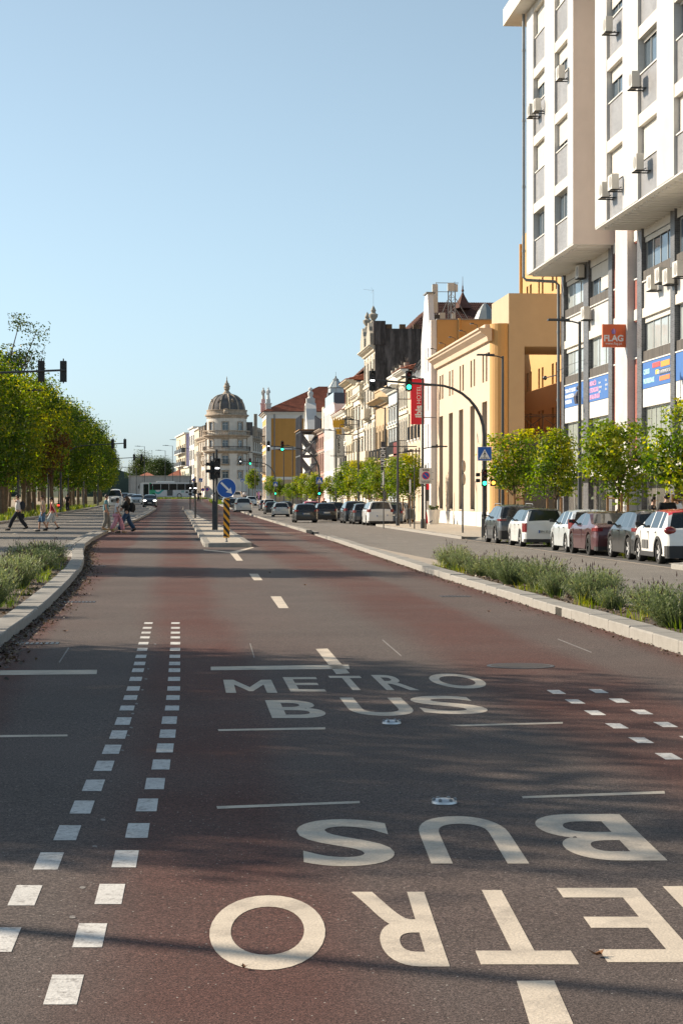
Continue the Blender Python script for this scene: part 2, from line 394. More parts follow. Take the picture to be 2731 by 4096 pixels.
sheet('right_pavement', lambda y: xsw(y) + .02, lambda y: 34 if y > 250 else 24, -20, 470, PAVE, .125, 3, ys=sorted(set(rows(-20, 470)) | {p[0] for p in SWp}))
sheet('park_ground', lambda y: -60, lambda y: interp(y, [(300, -11.5), (380, -13.3), (420, -13.3)]), -20, 420, M('park_grass', (.13, .12, .035), .95, .45, .9, .6, 12, var2=.4), .10, 6)
sheet('park_path', lambda y: -30, lambda y: -19.5, -20, 388, M('park_path', (.36, .29, .21), .9, .15, 1, .2, 20), .112, 2)
sheet('left_verge_slabs', lambda y: xel(y) + .02, lambda y: xl(y) - .33, 53.5, 92, CONC, .085, 2)
sheet('left_verge_slabs', lambda y: xel(y) + .02, lambda y: xl(y) - .33, 99, 300, SLAB, .085, 2)
sheet('left_refuge', lambda y: xel(y) + .02, lambda y: xl(y) - .02, 92, 99, SLAB, .02, 2)
sheet('left_planter_soil', lambda y: xel(y) + .2, lambda y: xl(y) - .33, -20, 53.5, SOIL, .10, 3)
sheet('right_planter_soil', lambda y: xr(y) + .33, lambda y: xer(y) - .2, -20, 47.5, SOIL, .10, 3)
sheet('right_verge_slabs', lambda y: xr(y) + .33, lambda y: xer(y) - .02, 47.5, 80, SLAB, .10, 3)
sheet('right_verge_slabs', lambda y: xr(y) + .30, lambda y: xer(y) - .02, 80, 88, SLAB, .05, 3)
sheet('right_verge_slabs', lambda y: xr(y) + .30, lambda y: xer(y) - .28, 95, 300, SLAB, .10, 2)

def kerb(name, fx, side, y0, y1, w=.30, top=.135, L=1.2, solid=True, stone_to=130):
    """granite kerb along x = fx(y); side +1: the kerb body lies to the right of the line"""
    root = struct(inst(None, name, None, (0, 0, 0)))
    me = MB().cbox(-.5*L+.006, .5*L-.006, 0, w, -.25, top, .012).mesh('kerb_stone', GRAN)
    me2 = MB().cbox(-.5*L+.006, .5*L-.006, 0, w, -.25, top - .006, .02).mesh('kerb_stone', GRAN)
    y = y0
    while y < min(y1, stone_to):
        x0 = fx(y); y2 = y + L; x1 = fx(y2); dx, dy = x1 - x0, y2 - y; l = math.hypot(dx, dy); dy *= L / l; dx *= L / l
        mx, my = x0 + dx/2, y + dy/2; a = math.atan2(dy, dx)
        o = inst(me if rnd.random() < .7 else me2, 'kerb_stone', root, (mx, my, G(mx, my) + rnd.uniform(-.004, .004)), a + (0 if side < 0 else math.pi))
        y += dy
    if y1 > stone_to:
        b = MB(); pts = [stone_to + k * 5 for k in range(int((y1 - stone_to) / 5) + 1)]
        for a_, c_ in zip(pts, pts[1:]):
            p = [(fx(a_), a_), (fx(c_), c_), (fx(c_) + side*w, c_), (fx(a_) + side*w, a_)]
            v = [(x, yy, G(x, yy) - .2) for x, yy in p] + [(x, yy, G(x, yy) + top) for x, yy in p]
            b.add(v, [(4,5,6,7), (0,1,5,4), (1,2,6,5), (2,3,7,6), (3,0,4,7)])
        b.build('kerb_run', GRAN, root, fix=True)
    return root
kerb('left_kerb', xl, -1, 14, 91, w=.33, top=.14)
kerb('left_kerb', xl, -1, 99.5, 300, w=.30, top=.13)
kerb('left_road_kerb', lambda y: xel(y), 1, 54.5, 91, w=.26, top=.11)
kerb('left_road_kerb', lambda y: xel(y), 1, 99.5, 300, w=.24, top=.11)
kerb('right_kerb', xr, 1, 14, 27.4, w=.34, top=.145)
kerb('right_kerb', xr, 1, 27.9, 80, w=.33, top=.13)
kerb('right_kerb', xr, 1, 80, 88, w=.28, top=.06)
kerb('right_kerb', xr, 1, 95, 300, w=.28, top=.13)
kerb('right_road_kerb', lambda y: xer(y) - .2, 1, 14, 48, w=.2, top=.11)
kerb('right_road_kerb', lambda y: xer(y) - .26, 1, 95, 300, w=.26, top=.12)
kerb('park_kerb', lambda y: interp(y, [(300, -11.2), (380, -13), (420, -13)]), -1, 100, 380, w=.3, top=.13, stone_to=230)
kerb('pavement_kerb', xsw, 1, 46, 400, w=.2, top=.135, stone_to=200)
# traffic island
ISL = [(66.8, .62, 2.24), (92, .52, 2.12), (104, .46, 1.98), (141, .30, 1.12), (180, .05, .85), (214, -.15, .65)]
il = lambda y: interp(y, [(a, l) for a, l, r in ISL]); ir = lambda y: interp(y, [(a, r) for a, l, r in ISL])
sheet('traffic_island', lambda y: il(y) + .2, lambda y: ir(y) - .2, 67.1, 213.8, PAVE, .14, 2)
kerb('island_kerb', il, 1, 67.3, 214, w=.22, top=.15, L=1.0)
kerb('island_kerb', ir, -1, 67.3, 214, w=.22, top=.15, L=1.0)
b = MB(); n = 10; pts = []
for j in range(n + 1):
    t = math.pi * j / n; pts.append((1.43 - .81 * math.cos(t), 67.35 - .5 * math.sin(t) ** .6))
inner = [(1.43 + (x - 1.43) * .73, 67.35 + (y - 67.35) * .55) for x, y in pts]
v = []
for (x, y), (u, w_) in zip(pts, inner):
    g = G(x, y); v += [(x, y, g - .1), (x, y, g + .13), (x * .985 + 1.43 * .015, y + .012, g + .145), (u, w_, g + .148)]
f = []
for j in range(n):
    for k in range(3): f.append((j*4+k, j*4+4+k, j*4+5+k, j*4+k+1))
f.append(tuple(j*4+3 for j in range(n, -1, -1)))
b.add(v, f); struct(b.build('island_nose', GRAN, fix=True))

# ------------------------------------------------------------------ painted markings
MARK = struct(inst(None, 'road_markings'))
def mark(pts, mat=PAINT, name='painted_line', dz=.002, parent=MARK, world=False):
    b = MB(); w = pts if world else [gd(*p) for p in pts]
    q = [(p[0], p[1], G(p[0], p[1]) + dz) for p in w]; b.add(q, [tuple(range(len(q)))])
    o = b.build(name, mat, parent)
    if o.data.polygons[0].normal.z < 0: o.data.flip_normals()
    return o
def glyph(ch, x0, x1, yn, yf, vp, inv, root):
    POLY = {'T': [(0,.84),(0,1),(1,1),(1,.84),(.62,.84),(.62,0),(.38,0),(.38,.84)], 'E': [(0,0),(0,1),(1,1),(1,.85),(.27,.85),(.27,.58),(.92,.58),(.92,.43),(.27,.43),(.27,.15),(1,.15),(1,0)],
            'M': [(0,0),(0,1),(.21,1),(.5,.42),(.79,1),(1,1),(1,0),(.8,0),(.8,.62),(.54,.12),(.46,.12),(.2,.62),(.2,0)]}
    if ch in POLY:
        me = bpy.data.meshes.new('painted_letter'); n_ = len(POLY[ch]); me.from_pydata([(x, y, 0) for x, y in POLY[ch]], [], [tuple(range(n_))]); me.materials.append(PAINT)
    else: me = text_mesh(ch, 1.0, PAINT, 0, .02).copy()
    co = np.zeros(len(me.vertices) * 3); me.vertices.foreach_get('co', co); co = co.reshape(-1, 3)
    lo, hi = co.min(0), co.max(0)
    k = (yf - 1140) / (yn - 1140)
    f0, f1 = vp + (x0 - vp) * k, vp + (x1 - vp) * k
    n0, n1, q0, q1 = gd(x0, yn), gd(x1, yn), gd(f0, yf), gd(f1, yf)
    for i, c in enumerate(co):
        u = (c[0] - lo[0]) / (hi[0] - lo[0]); v = (c[1] - lo[1]) / (hi[1] - lo[1])
        if inv: u = 1 - u; v = 1 - v
        p = (n0 * (1 - u) + n1 * u) * (1 - v) + (q0 * (1 - u) + q1 * u) * v
        co[i] = (p.x, p.y, G(p.x, p.y) + .002)
    me.vertices.foreach_set('co', co.reshape(-1)); me.update()
    return inst(me, 'painted_letter', root)
word = struct(inst(None, 'lane_lettering'))
for ch, a, c, yn, yf in [('O',465,755,2230,2058),('R',834,1033,2222,2050),('T',1104,1330,2217,2046),('E',1395,1613,2212,2041),('M',1687,1960,2210,2037),
                         ('B',1291,1533,1978,1871),('U',990,1215,1985,1876),('S',683,915,1991,1883)]:
    glyph(ch, a, c, yn, yf, 660, True, word)
word = struct(inst(None, 'lane_lettering'))
for ch, a, c, yn, yf in [('M',519,637,1592,1562),('E',667,749,1589,1556),('T',780,858,1586,1553),('R',888,963,1586,1551),('O',1013,1138,1582,1548),
                         ('B',625,755,1650,1609),('U',812,965,1645,1603),('S',978,1135,1641,1599)]:
    glyph(ch, a, c, yn, yf, 420, False, word)
for p in [[(-90,1541),(223,1539),(222,1549),(-90,1552)], [(484,1532),(800,1527),(803,1537),(484,1540)], [(725,1491),(752,1490),(803,1547),(772,1549)],
          [(-60,1690),(155,1688),(155,1692),(-60,1695)], [(500,1676),(747,1671),(747,1676),(502,1680)], [(1030,1666),(1292,1659),(1292,1663),(1060,1669)],
          [(497,1853),(826,1841),(826,1846),(499,1859)], [(1198,1830),(1525,1818),(1527,1824),(1200,1835)],
          [(1186,2255),(1272,2254),(1345,2420),(1236,2420)], [(572,1318),(592,1318),(603,1333),(583,1333)], [(621,1370),(645,1370),(663,1397),(640,1397)],
          [(468,1262),(527,1267.5),(536,1266),(582,1256),(583,1257.5),(544,1270),(558,1288),(543,1288),(528,1270),(468,1264)]]:
    mark(p)
dl = struct(inst(None, 'dashed_guide_line'))
def dash(x, y, dy, w, vp, name='painted_square'):
    k = lambda yy: vp + (x - vp) * (yy - 1140) / (y - 1140); s = lambda yy: w * (yy - 1140) / 2
    mark([(k(y+dy)-s(y+dy), y+dy), (k(y+dy)+s(y+dy), y+dy), (k(y-dy)+s(y-dy), y-dy), (k(y-dy)-s(y-dy), y-dy)], DASHP, name, .002, dl)
d0, step = gd(147, 2275).y, None
L1 = [(147,2275),(207,2150),(253,2055),(288,1974),(316,1909),(338,1850),(356,1801),(370,1757),(379,1719),(385,1686),(389,1655)]
L2 = [(4,2160),(58,2058),(112,1979),(155,1914),(189,1855),(215,1805),(239,1760),(257,1722),(272,1688),(283,1657)]
for x, y in L1: dash(x, y, 33 * ((y - 1140) / 1135.) ** 1.9 + 1.2, .066, 461)
for x, y in L2: dash(x, y, 33 * ((y - 1140) / 1135.) ** 1.9 + 1.2, .066, 458)
DL = [(1431, 341), (1480, 329), (1528, 320), (1583, 306), (1630, 291), (1657, 283)]; DR = [(1431, 403), (1480, 402.5), (1528, 401), (1583, 399), (1630, 395), (1657, 389)]
for k in range(9):
    y = [1627, 1603, 1582, 1560, 1540, 1511.5 + 13, 1508, 1492, 1478][k]
    for c_ in (DL, DR): dash(interp(y, c_), y, max(2.6, 5.6 - .33 * k), .066, 440)
for k in range(4):
    y = 1464.5 - 11 * k
    for c_ in (DL, DR): dash(interp(y, c_), y, 2.3 - .15 * k, .066, 440)
for x, y in [(1277,1590),(1320,1612),(1366,1638),(1416,1668),(1472,1701),(1535,1738)]: dash(x, y, 5.0 * ((y - 1140) / 480) ** 1.8, .066, 490)
for x, y in [(1374,1588),(1422,1610),(1473,1636),(1528,1665),(1590,1698)]: dash(x, y, 5.0 * ((y - 1140) / 480) ** 1.8, .066, 480)
for k in range(13):                                       # ghost marks of an older line between the squares
    y = [2108, 2040, 1945, 1884, 1724, 1690, 1672, 1640, 1617, 1585, 1560, 1537, 1480][k]; x = 458 - .30 * (y - 1140) + rnd.uniform(-4, 4); s = 6 * (y - 1100) / 800
    mark([(x + s * c * rnd.uniform(.7, 1.2), y + s * .45 * q * rnd.uniform(.7, 1.2)) for c, q in ((-1, .4), (-.2, 1), (.8, .8), (1, -.3), (.2, -1), (-.7, -.8))], WORNP, 'worn_mark', .0022)
for p in [((305,560),(268,635)),((1150,548),(1172,612)),((880,1468-1000),(922,1508-1000)),]:
    pass
def thin(a, c, w=2.2, mat=WORNP):
    dx, dy = c[0]-a[0], c[1]-a[1]; l = math.hypot(dx, dy); nx, ny = -dy/l*w/2, dx/l*w/2
    mark([(a[0]+nx,a[1]+ny),(c[0]+nx,c[1]+ny),(c[0]-nx,c[1]-ny),(a[0]-nx,a[1]-ny)], mat, 'scratch_line', .0022)
thin((158,1488),(136,1522), 3); thin((574,1478),(584,1511), 2.5); thin((878,1470),(921,1507), 2.5); thin((1280,1468),(1358,1499), 2)
# crossing lines, road dashes
for y in (92.4, 98.0):
    mark([(xl(y)+.2, y, 0), (il(y)-.1, y, 0), (il(y)-.1, y+.35, 0), (xl(y)+.2, y+.35, 0)], PAINT, 'crossing_line', .004, MARK, True)
    mark([(ir(y)+.1, y-5, 0), (xr(y)-.1, y-5, 0), (xr(y)-.1, y-4.65, 0), (ir(y)+.1, y-4.65, 0)], PAINT, 'crossing_line', .004, MARK, True)
for y in range(30, 240, 6):
    x = (xel(y) - 11.2) / 2; mark([(x-.06, y, 0), (x+.06, y, 0), (x+.06, y+2, 0), (x-.06, y+2, 0)], WORNP if y < 90 else PAINT, 'lane_dash', .004, MARK, True)
    x = (xer(y) + 12.4) / 2; mark([(x-.05, y, 0), (x+.05, y, 0), (x+.05, y+2, 0), (x-.05, y+2, 0)], WORNP, 'lane_dash', .004, MARK, True)
mark([(12.3, 46, 0), (12.42, 46, 0), (12.42, 90, 0), (12.3, 90, 0)], SLAB, 'edge_line', .006, MARK, True)
for y in (226, 232, 240, 250, 262): mark([(-.35, y, 0), (-.2, y, 0), (-.2, y+3, 0), (-.35, y+3, 0)], PAINT, 'lane_dash', .004, MARK, True)
for i, (x, y, w_) in enumerate([(899,1662,22),(1020,1845,30)]):
    p = gd(x, y); r = w_ * 1.7417 / F * p.y
    b = MB(); b.lathe([(r, 0), (r * .97, .012), (r * .7, .022), (0, .026)], 18); b.cur = 1
    for k in range(6): a = k * math.pi / 3; b.ball((r*.82*math.cos(a), r*.82*math.sin(a), .02), .012, 6)
    tag(b.build('road_stud', [M('stud_metal', (.55, .56, .58), .35, .1, 8, metal=.7), METAL_GR], None, (p.x, p.y, p.z + .001), smooth=True),
        ['round metal road stud beside the far upright BUS lettering', 'round metal road stud above the upside-down U in the lane'][i], 'road stud', 'metal road studs')
# gully grates and the manhole
def grate(p, L, w, rz, label):
    t = thing('drain_grate', label, 'drain', (p.x, p.y, p.z - .007), rz, 'road drains')
    MB().box(-L/2, L/2, -w/2, w/2, 0, .004).build('pit', BLACKP, t)
    
    for s in (-1, 1): MB().box(-L/2, L/2, s*(w/2-.015)-.015, s*(w/2-.015)+.015, .004, .012).build('grate_frame', METAL_DK, t)
    for k in range(9): x = -L/2 + (k + .5) * L / 9; MB().box(x-.016, x+.016, -w/2+.03, w/2-.03, .004, .011).build('bar', METAL_DK, t)
for px, py, lab in [(85,1478,'nearest drain grate in the gutter by the left kerb'), (182,1383,'second drain grate in the left gutter, beside the planter'), (219,1300,'small drain grate at the left kerb where it curves'), (1045,1370,'drain grate in the gutter by the right kerb')]:
    p = gd(px, py); grate(p, .52, .34, 0, lab)
p = gd(1195, 1530)
b = MB(); b.lathe([(.34, 0), (.34, .004), (.30, .004)], 28); b.cur = 1; b.lathe([(.30, .003), (.0, .0045)], 28)
tag(b.build('manhole_cover', [METAL_DK, M('rusty_iron', (.05, .04, .035), .7, .4, 12, .4, 40)], None, (p.x, p.y, p.z)), 'dark iron manhole cover in the red bus lane', 'manhole')
p = gd(700, 1434)
# ------------------------------------------------------------------ buildings: generic pieces
PI = math.pi
def fmap(off=0.): return (lambda s, w, z: (s, off + w, z)), 0.                   # local front wall, looks along +y
def emap(xo=0.): return (lambda s, w, z: (xo - w, s, z)), PI / 2                 # local end wall, looks along -x
def wall(b, mp, s0, s1, z0, z1, ops=(), reveal=.2, extra=(), thick=.3):
    ss = sorted({s0, s1, *extra, *[o[0] for o in ops], *[o[1] for o in ops]}); ss = [s for s in ss if s0 <= s <= s1]
    zs = sorted({z0, z1, *[o[2] for o in ops], *[o[3] for o in ops]})
    for a, c in zip(ss, ss[1:]):
        for e, g in zip(zs, zs[1:]):
            m, n = (a + c) / 2, (e + g) / 2
            if any(o[0] < m < o[1] and o[2] < n < o[3] for o in ops): continue
            b.quad(mp(a, 0, e), mp(c, 0, e), mp(c, 0, g), mp(a, 0, g))
    for o in ops:
        a, c, e, g = o[:4]; k = -reveal
        for p in (((a, e), (a, g)), ((a, g), (c, g)), ((c, g), (c, e)), ((c, e), (a, e))):
            (u, v), (x, y) = p; b.quad(mp(u, 0, v), mp(x, 0, y), mp(x, k, y), mp(u, k, v))
    k = -thick
    b.quad(mp(s0, 0, z0), mp(s0, 0, z1), mp(s0, k, z1), mp(s0, k, z0)); b.quad(mp(s1, 0, z0), mp(s1, 0, z1), mp(s1, k, z1), mp(s1, k, z0))
    b.quad(mp(s0, 0, z1), mp(s1, 0, z1), mp(s1, k, z1), mp(s0, k, z1))
_wm = {}
def win_mesh(w, h, style, fm, fw=.06):
    w, h = round(w, 2), round(h, 2); k = (w, h, style, fm.name)
    if k in _wm: return _wm[k]
    b = MB(); d = .06
    b.box(0, fw, -d, 0, 0, h).box(w-fw, w, -d, 0, 0, h).box(fw, w-fw, -d, 0, h-fw, h).box(fw, w-fw, -d, 0, 0, fw)
    n = {'two': 2, 'three': 3, 'four': 4, 'cross': 2, 'plain': 1, 'six': 6}[style]
    for i in range(1, n): x = w * i / n; b.box(x-fw*.45, x+fw*.45, -d*.9, -.004, fw, h-fw)
    if style == 'cross': b.box(fw, w-fw, -d*.8, -.008, h*.68-.025, h*.68+.025)
    g = MB().quad((fw*.5, -d*.55, fw*.5), (w-fw*.5, -d*.55, fw*.5), (w-fw*.5, -d*.55, h-fw*.5), (fw*.5, -d*.55, h-fw*.5))
    _wm[k] = (b.mesh('window', fm), g); return _wm[k]
_gm = {}
def window(par, mp, ang, s0, s1, z0, z1, depth=.18, style='two', fm=FRAME_W, gm=GLASS_W, sill=None):
    w, h = s1 - s0, z1 - z0; me, g = win_mesh(w, h, style, fm)
    s = s1 if ang > 9 else s0
    o = inst(me, 'window', par, mp(s0, -depth, z0), ang)
    k = (id(me), gm.name)
    if k not in _gm: _gm[k] = g.mesh('pane', gm)
    inst(_gm[k], 'pane', o)
    if sill:
        k = ('sill', round(w, 2), sill.name)
        if k not in _gm: _gm[k] = MB().box(-.06, w+.06, -.05, depth+.07, -.07, .0).mesh('sill', sill)
        inst(_gm[k], 'sill', o)
    return o
_sh = {}
def shutter(par, mp, ang, s0, s1, z0, z1, depth=.12, mat=None):
    w, h = round(s1 - s0, 2), round(z1 - z0, 2); k = (w, h)
    if k not in _sh:
        b = MB(); n = max(2, int(h / .07)); 
        for i in range(n):
            a, c = i * h / n, (i + 1) * h / n
            b.quad((0, 0, a), (w, 0, a), (w, .014, (a+c)/2), (0, .014, (a+c)/2)); b.quad((0, .014, (a+c)/2), (w, .014, (a+c)/2), (w, 0, c), (0, 0, c))
        b.quad((0, -.02, 0), (w, -.02, 0), (w, 0, 0), (0, 0, 0))
        _sh[k] = b.mesh('roller_shutter', mat or M('shutter_pvc', (.66, .63, .57), .5, .06, 2))
    return inst(_sh[k], 'roller_shutter', par, mp(s0, -depth, z0), ang)
def railing(b, mp, s0, s1, w0, z0, h=1.0, step=.14, r=.011, ends=True):
    """bars standing on a balcony whose front is at distance w0 from the wall"""
    n = max(2, int((s1 - s0) / step))
    def bar(p, q, rr=r): b.tube([p, q], rr, 4, False)
    for i in range(n + 1): s = s0 + (s1 - s0) * i / n; bar(mp(s, w0, z0), mp(s, w0, z0 + h))
    bar(mp(s0, w0, z0+h), mp(s1, w0, z0+h), r*2.2); bar(mp(s0, w0, z0+.1), mp(s1, w0, z0+.1), r*1.6)
    if ends:
        for s in (s0, s1):
            bar(mp(s, 0, z0+h), mp(s, w0, z0+h), r*2.2); bar(mp(s, 0, z0+.1), mp(s, w0, z0+.1), r*1.6)
            for k in range(1, 4): bar(mp(s, w0*k/4, z0), mp(s, w0*k/4, z0+h))
def balcony(par, mp, s0, s1, z, w=.75, slab=None, h=1.0, rail=METAL_DK, panel=None):
    b = MB(); P = lambda s, q, zz: mp(s, q, zz)
    prof = [(0, -.35), (w*.6, -.12), (w, -.12), (w, 0), (0, 0)]
    n = len(prof); v = [P(s0, q, z + zz) for q, zz in prof] + [P(s1, q, z + zz) for q, zz in prof]
    b.add(v, [(i, (i+1) % n, n + (i+1) % n, n + i) for i in range(n)] + [tuple(range(n)), tuple(range(2*n-1, n-1, -1))])
    o = b.build('balcony', slab or STONE, par, fix=True)
    r = MB()
    if panel:
        r.cur = 0
        for (a, c) in (((s0, w-.02), (s1, w-.02)), ((s0, 0), (s0, w-.02)), ((s1, 0), (s1, w-.02))):
            p = [P(a[0], a[1], z), P(c[0], c[1], z), P(c[0], c[1], z+h), P(a[0], a[1], z+h)]
            nx = .03
            r.add(p + [P(a[0]+(nx if a[0] == c[0] else 0), a[1]-(nx if a[1] == c[1] else 0), z), P(c[0]+(nx if a[0] == c[0] else 0), c[1]-(nx if a[1] == c[1] else 0), z), P(c[0]+(nx if a[0] == c[0] else 0), c[1]-(nx if a[1] == c[1] else 0), z+h), P(a[0]+(nx if a[0] == c[0] else 0), a[1]-(nx if a[1] == c[1] else 0), z+h)],
                  [(0,1,2,3), (4,5,6,7), (3,2,6,7), (0,3,7,4), (1,2,6,5)])
        r.build('parapet_panel', panel, o)
    else:
        railing(r, mp, s0, s1, w - .04, z, h); r.build('railing', rail, o)
    return o
def surround(par, mp, ang, s0, s1, z0, z1, mat, t=.14, proud=.06, arch=False, hood=False):
    k = ('sur', round(s1-s0, 2), round(z1-z0, 2), t, proud, arch, hood, mat.name)
    if k not in _gm:
        w, h = s1 - s0, z1 - z0; b = MB()
        b.box(-t, 0, -.02, proud, -.05, h).box(w, w+t, -.02, proud, -.05, h)
        if arch:
            n = 8; r = w / 2; v = []
            for j in range(n + 1):
                a = PI * j / n
                for rr in (r, r + t): v += [(r - rr*math.cos(a), -.02, h + rr*math.sin(a)*.8), (r - rr*math.cos(a), proud, h + rr*math.sin(a)*.8)]
            b.add(v, [q for j in range(n) for q in ((j*4+1, j*4+3, j*4+7, j*4+5), (j*4+2, j*4+6, j*4+7, j*4+3), (j*4, j*4+1, j*4+5, j*4+4))])
            b.add([(r - r*math.cos(PI*j/n), .012, h + r*math.sin(PI*j/n)*.8) for j in range(n+1)], [tuple(range(n+1))])
        else:
            b.box(-t, w+t, -.02, proud+.01, h, h+t)
            if hood: b.box(-t-.1, w+t+.1, -.02, proud+.16, h+t, h+t+.1)
        b.box(-t-.05, w+t+.05, -.02, proud+.08, -.16, -.05)
        _gm[k] = b.mesh('window_surround', mat)
    return inst(_gm[k], 'window_surround', par, mp(s0, 0, z0), ang)
def band(par, name, mp, s0, s1, prof, mat):
    """moulding: profile of (w, z) swept along the wall"""
    b = MB(); n = len(prof); v = [mp(s0, w, z) for w, z in prof] + [mp(s1, w, z) for w, z in prof]
    b.add(v, [(i, (i+1) % n, n + (i+1) % n, n + i) for i in range(n)] + [tuple(range(n)), tuple(range(2*n-1, n-1, -1))])
    return b.build(name, mat, par, fix=True)
def cornice(par, mp, s0, s1, z, mat, h=.5, p=.4, name='cornice'):
    return band(par, name, mp, s0, s1, [(-.05, z-h), (p*.25, z-h), (p*.35, z-h*.65), (p*.8, z-h*.35), (p*.85, z-h*.2), (p, z-h*.15), (p, z), (-.05, z)], mat)
TILE = None
def tilemat():
    global TILE
    if TILE: return TILE
    TILE = M('red_roof_tiles', (.36, .115, .062), .85, .35, 1.1, .3, 20, var2=.3, streak=.35, stcol=(.06, .03, .025)); return TILE
DTILE = M('dark_roof_tiles', (.14, .06, .042), .9, .4, 1.5, .3, 20, var2=.35, streak=.4, stcol=(.03, .022, .02))
def tiled(par, a, b_, c, d, mat, pitch=.30, row=.42, name='roof_tiles'):
    """barrel tiles on the roof plane a-b (eave) to d-c (ridge): waves across, steps up the slope"""
    a, b_, c, d = map(Vector, (a, b_, c, d)); nrm = (b_ - a).cross(d - a).normalized()
    if nrm.z < 0: nrm = -nrm
    L1 = max((b_ - a).length, (c - d).length); L2 = max((d - a).length, (c - b_).length)
    nu = max(2, int(L1 / pitch)) * 4; nv = max(2, int(L2 / row))
    us = np.arange(nu + 1) / nu; wave = .055 * np.abs(np.sin(np.arange(nu + 1) * PI / 4)); V = []; Fc = []
    for j in range(nv):
        for e, lift in ((j / nv, .05), ((j + 1) / nv, .0)):
            for i in range(nu + 1):
                p = (a * (1-us[i]) + b_ * us[i]) * (1-e) + (d * (1-us[i]) + c * us[i]) * e
                V.append(p + nrm * (float(wave[i]) + lift))
        k = j * 2 * (nu + 1)
        for i in range(nu): Fc.append((k+i, k+i+1, k+nu+2+i, k+nu+1+i))
        if j:
            for i in range(nu): Fc.append((k-(nu+1)+i, k-(nu+1)+i+1, k+i+1, k+i))
    m = MB(); m.add(V, Fc); o = m.build(name, mat, par, smooth=True, ang=60); stuff(o); return o
def wtext(par, txt, size, mat, loc, ang=PI, bold=0, align='CENTER', name='lettering', rot=None, ext=.004):
    return inst(text_mesh(txt, size, mat, ext, bold, align), name, par, loc, rot or (PI/2, 0, ang))

# ------------------------------------------------------------------ the tiled apartment block with the FLAG sign
TL, TU, Y0 = 18.65, 16.9, 60.0
WT = brickmat('white_tiles', (.64, .625, .60), (.55, .53, .5), .24, .06, .10, .4, var=.03)
GT = brickmat('grey_tiles', (.19, .19, .20), (.42, .41, .40), .22, .055, .16, .45, var=.25)
DT = brickmat('charcoal_tiles', (.10, .10, .108), (.17, .17, .17), .24, .07, .12, .45, var=.3)
RT = brickmat('red_tiles', (.36, .10, .075), (.35, .2, .16), .2, .055, .10, .5, var=.12)
CREAM = M('cream_render', (.62, .585, .525), .85, .10, .8, .15, 60, streak=.22, stcol=(.4, .36, .3))
PINKP = M('pinkish_plaster', (.66, .57, .50), .85, .07, .5, .15, 70, streak=.2, stcol=(.5, .42, .36))
FL = thing('apartment_block', 'white and grey tiled apartment block with two overhanging upper blocks', 'building', (TL, Y0, .12), PI/2)
f0, a0 = fmap(0); Z = -.12
def lxl(px): return onX(px, TL) - Y0
def lxu(px): return onX(px, TU) - Y0
UW = TL - TU
XE = 98.0 - Y0
MB().box(-8, XE, -14, -.62, 0, 27).build('wall', CREAM, FL)
fb, _ = fmap(-.10)
piers = [(2243, 2254), (2332, 2352), (2432, 2447), (2547, 2565), (2680, 2697), (2800, 2820)]
for p, q in piers:
    a, c = lxl(q), lxl(p); c = min(c, XE)
    MB().box(a, c, -.6, 0, 0, 12.88).build('pier', DT, FL)
bays = [(2254, 2332, 'a'), (2352, 2432, 'b'), (2565, 2680, 'c'), (2697, 2800, 'd')]
RAILM = brickmat('ribbed_brown_panel', (.115, .10, .085), (.02, .018, .015), .09, 3.0, .006, .7, var=.4)
CAN = M('canopy_grey', (.55, .54, .52), .7, .08, 1)
BLUE = M('blue_banner', (.045, .15, .42), .55, .05, 1.2)
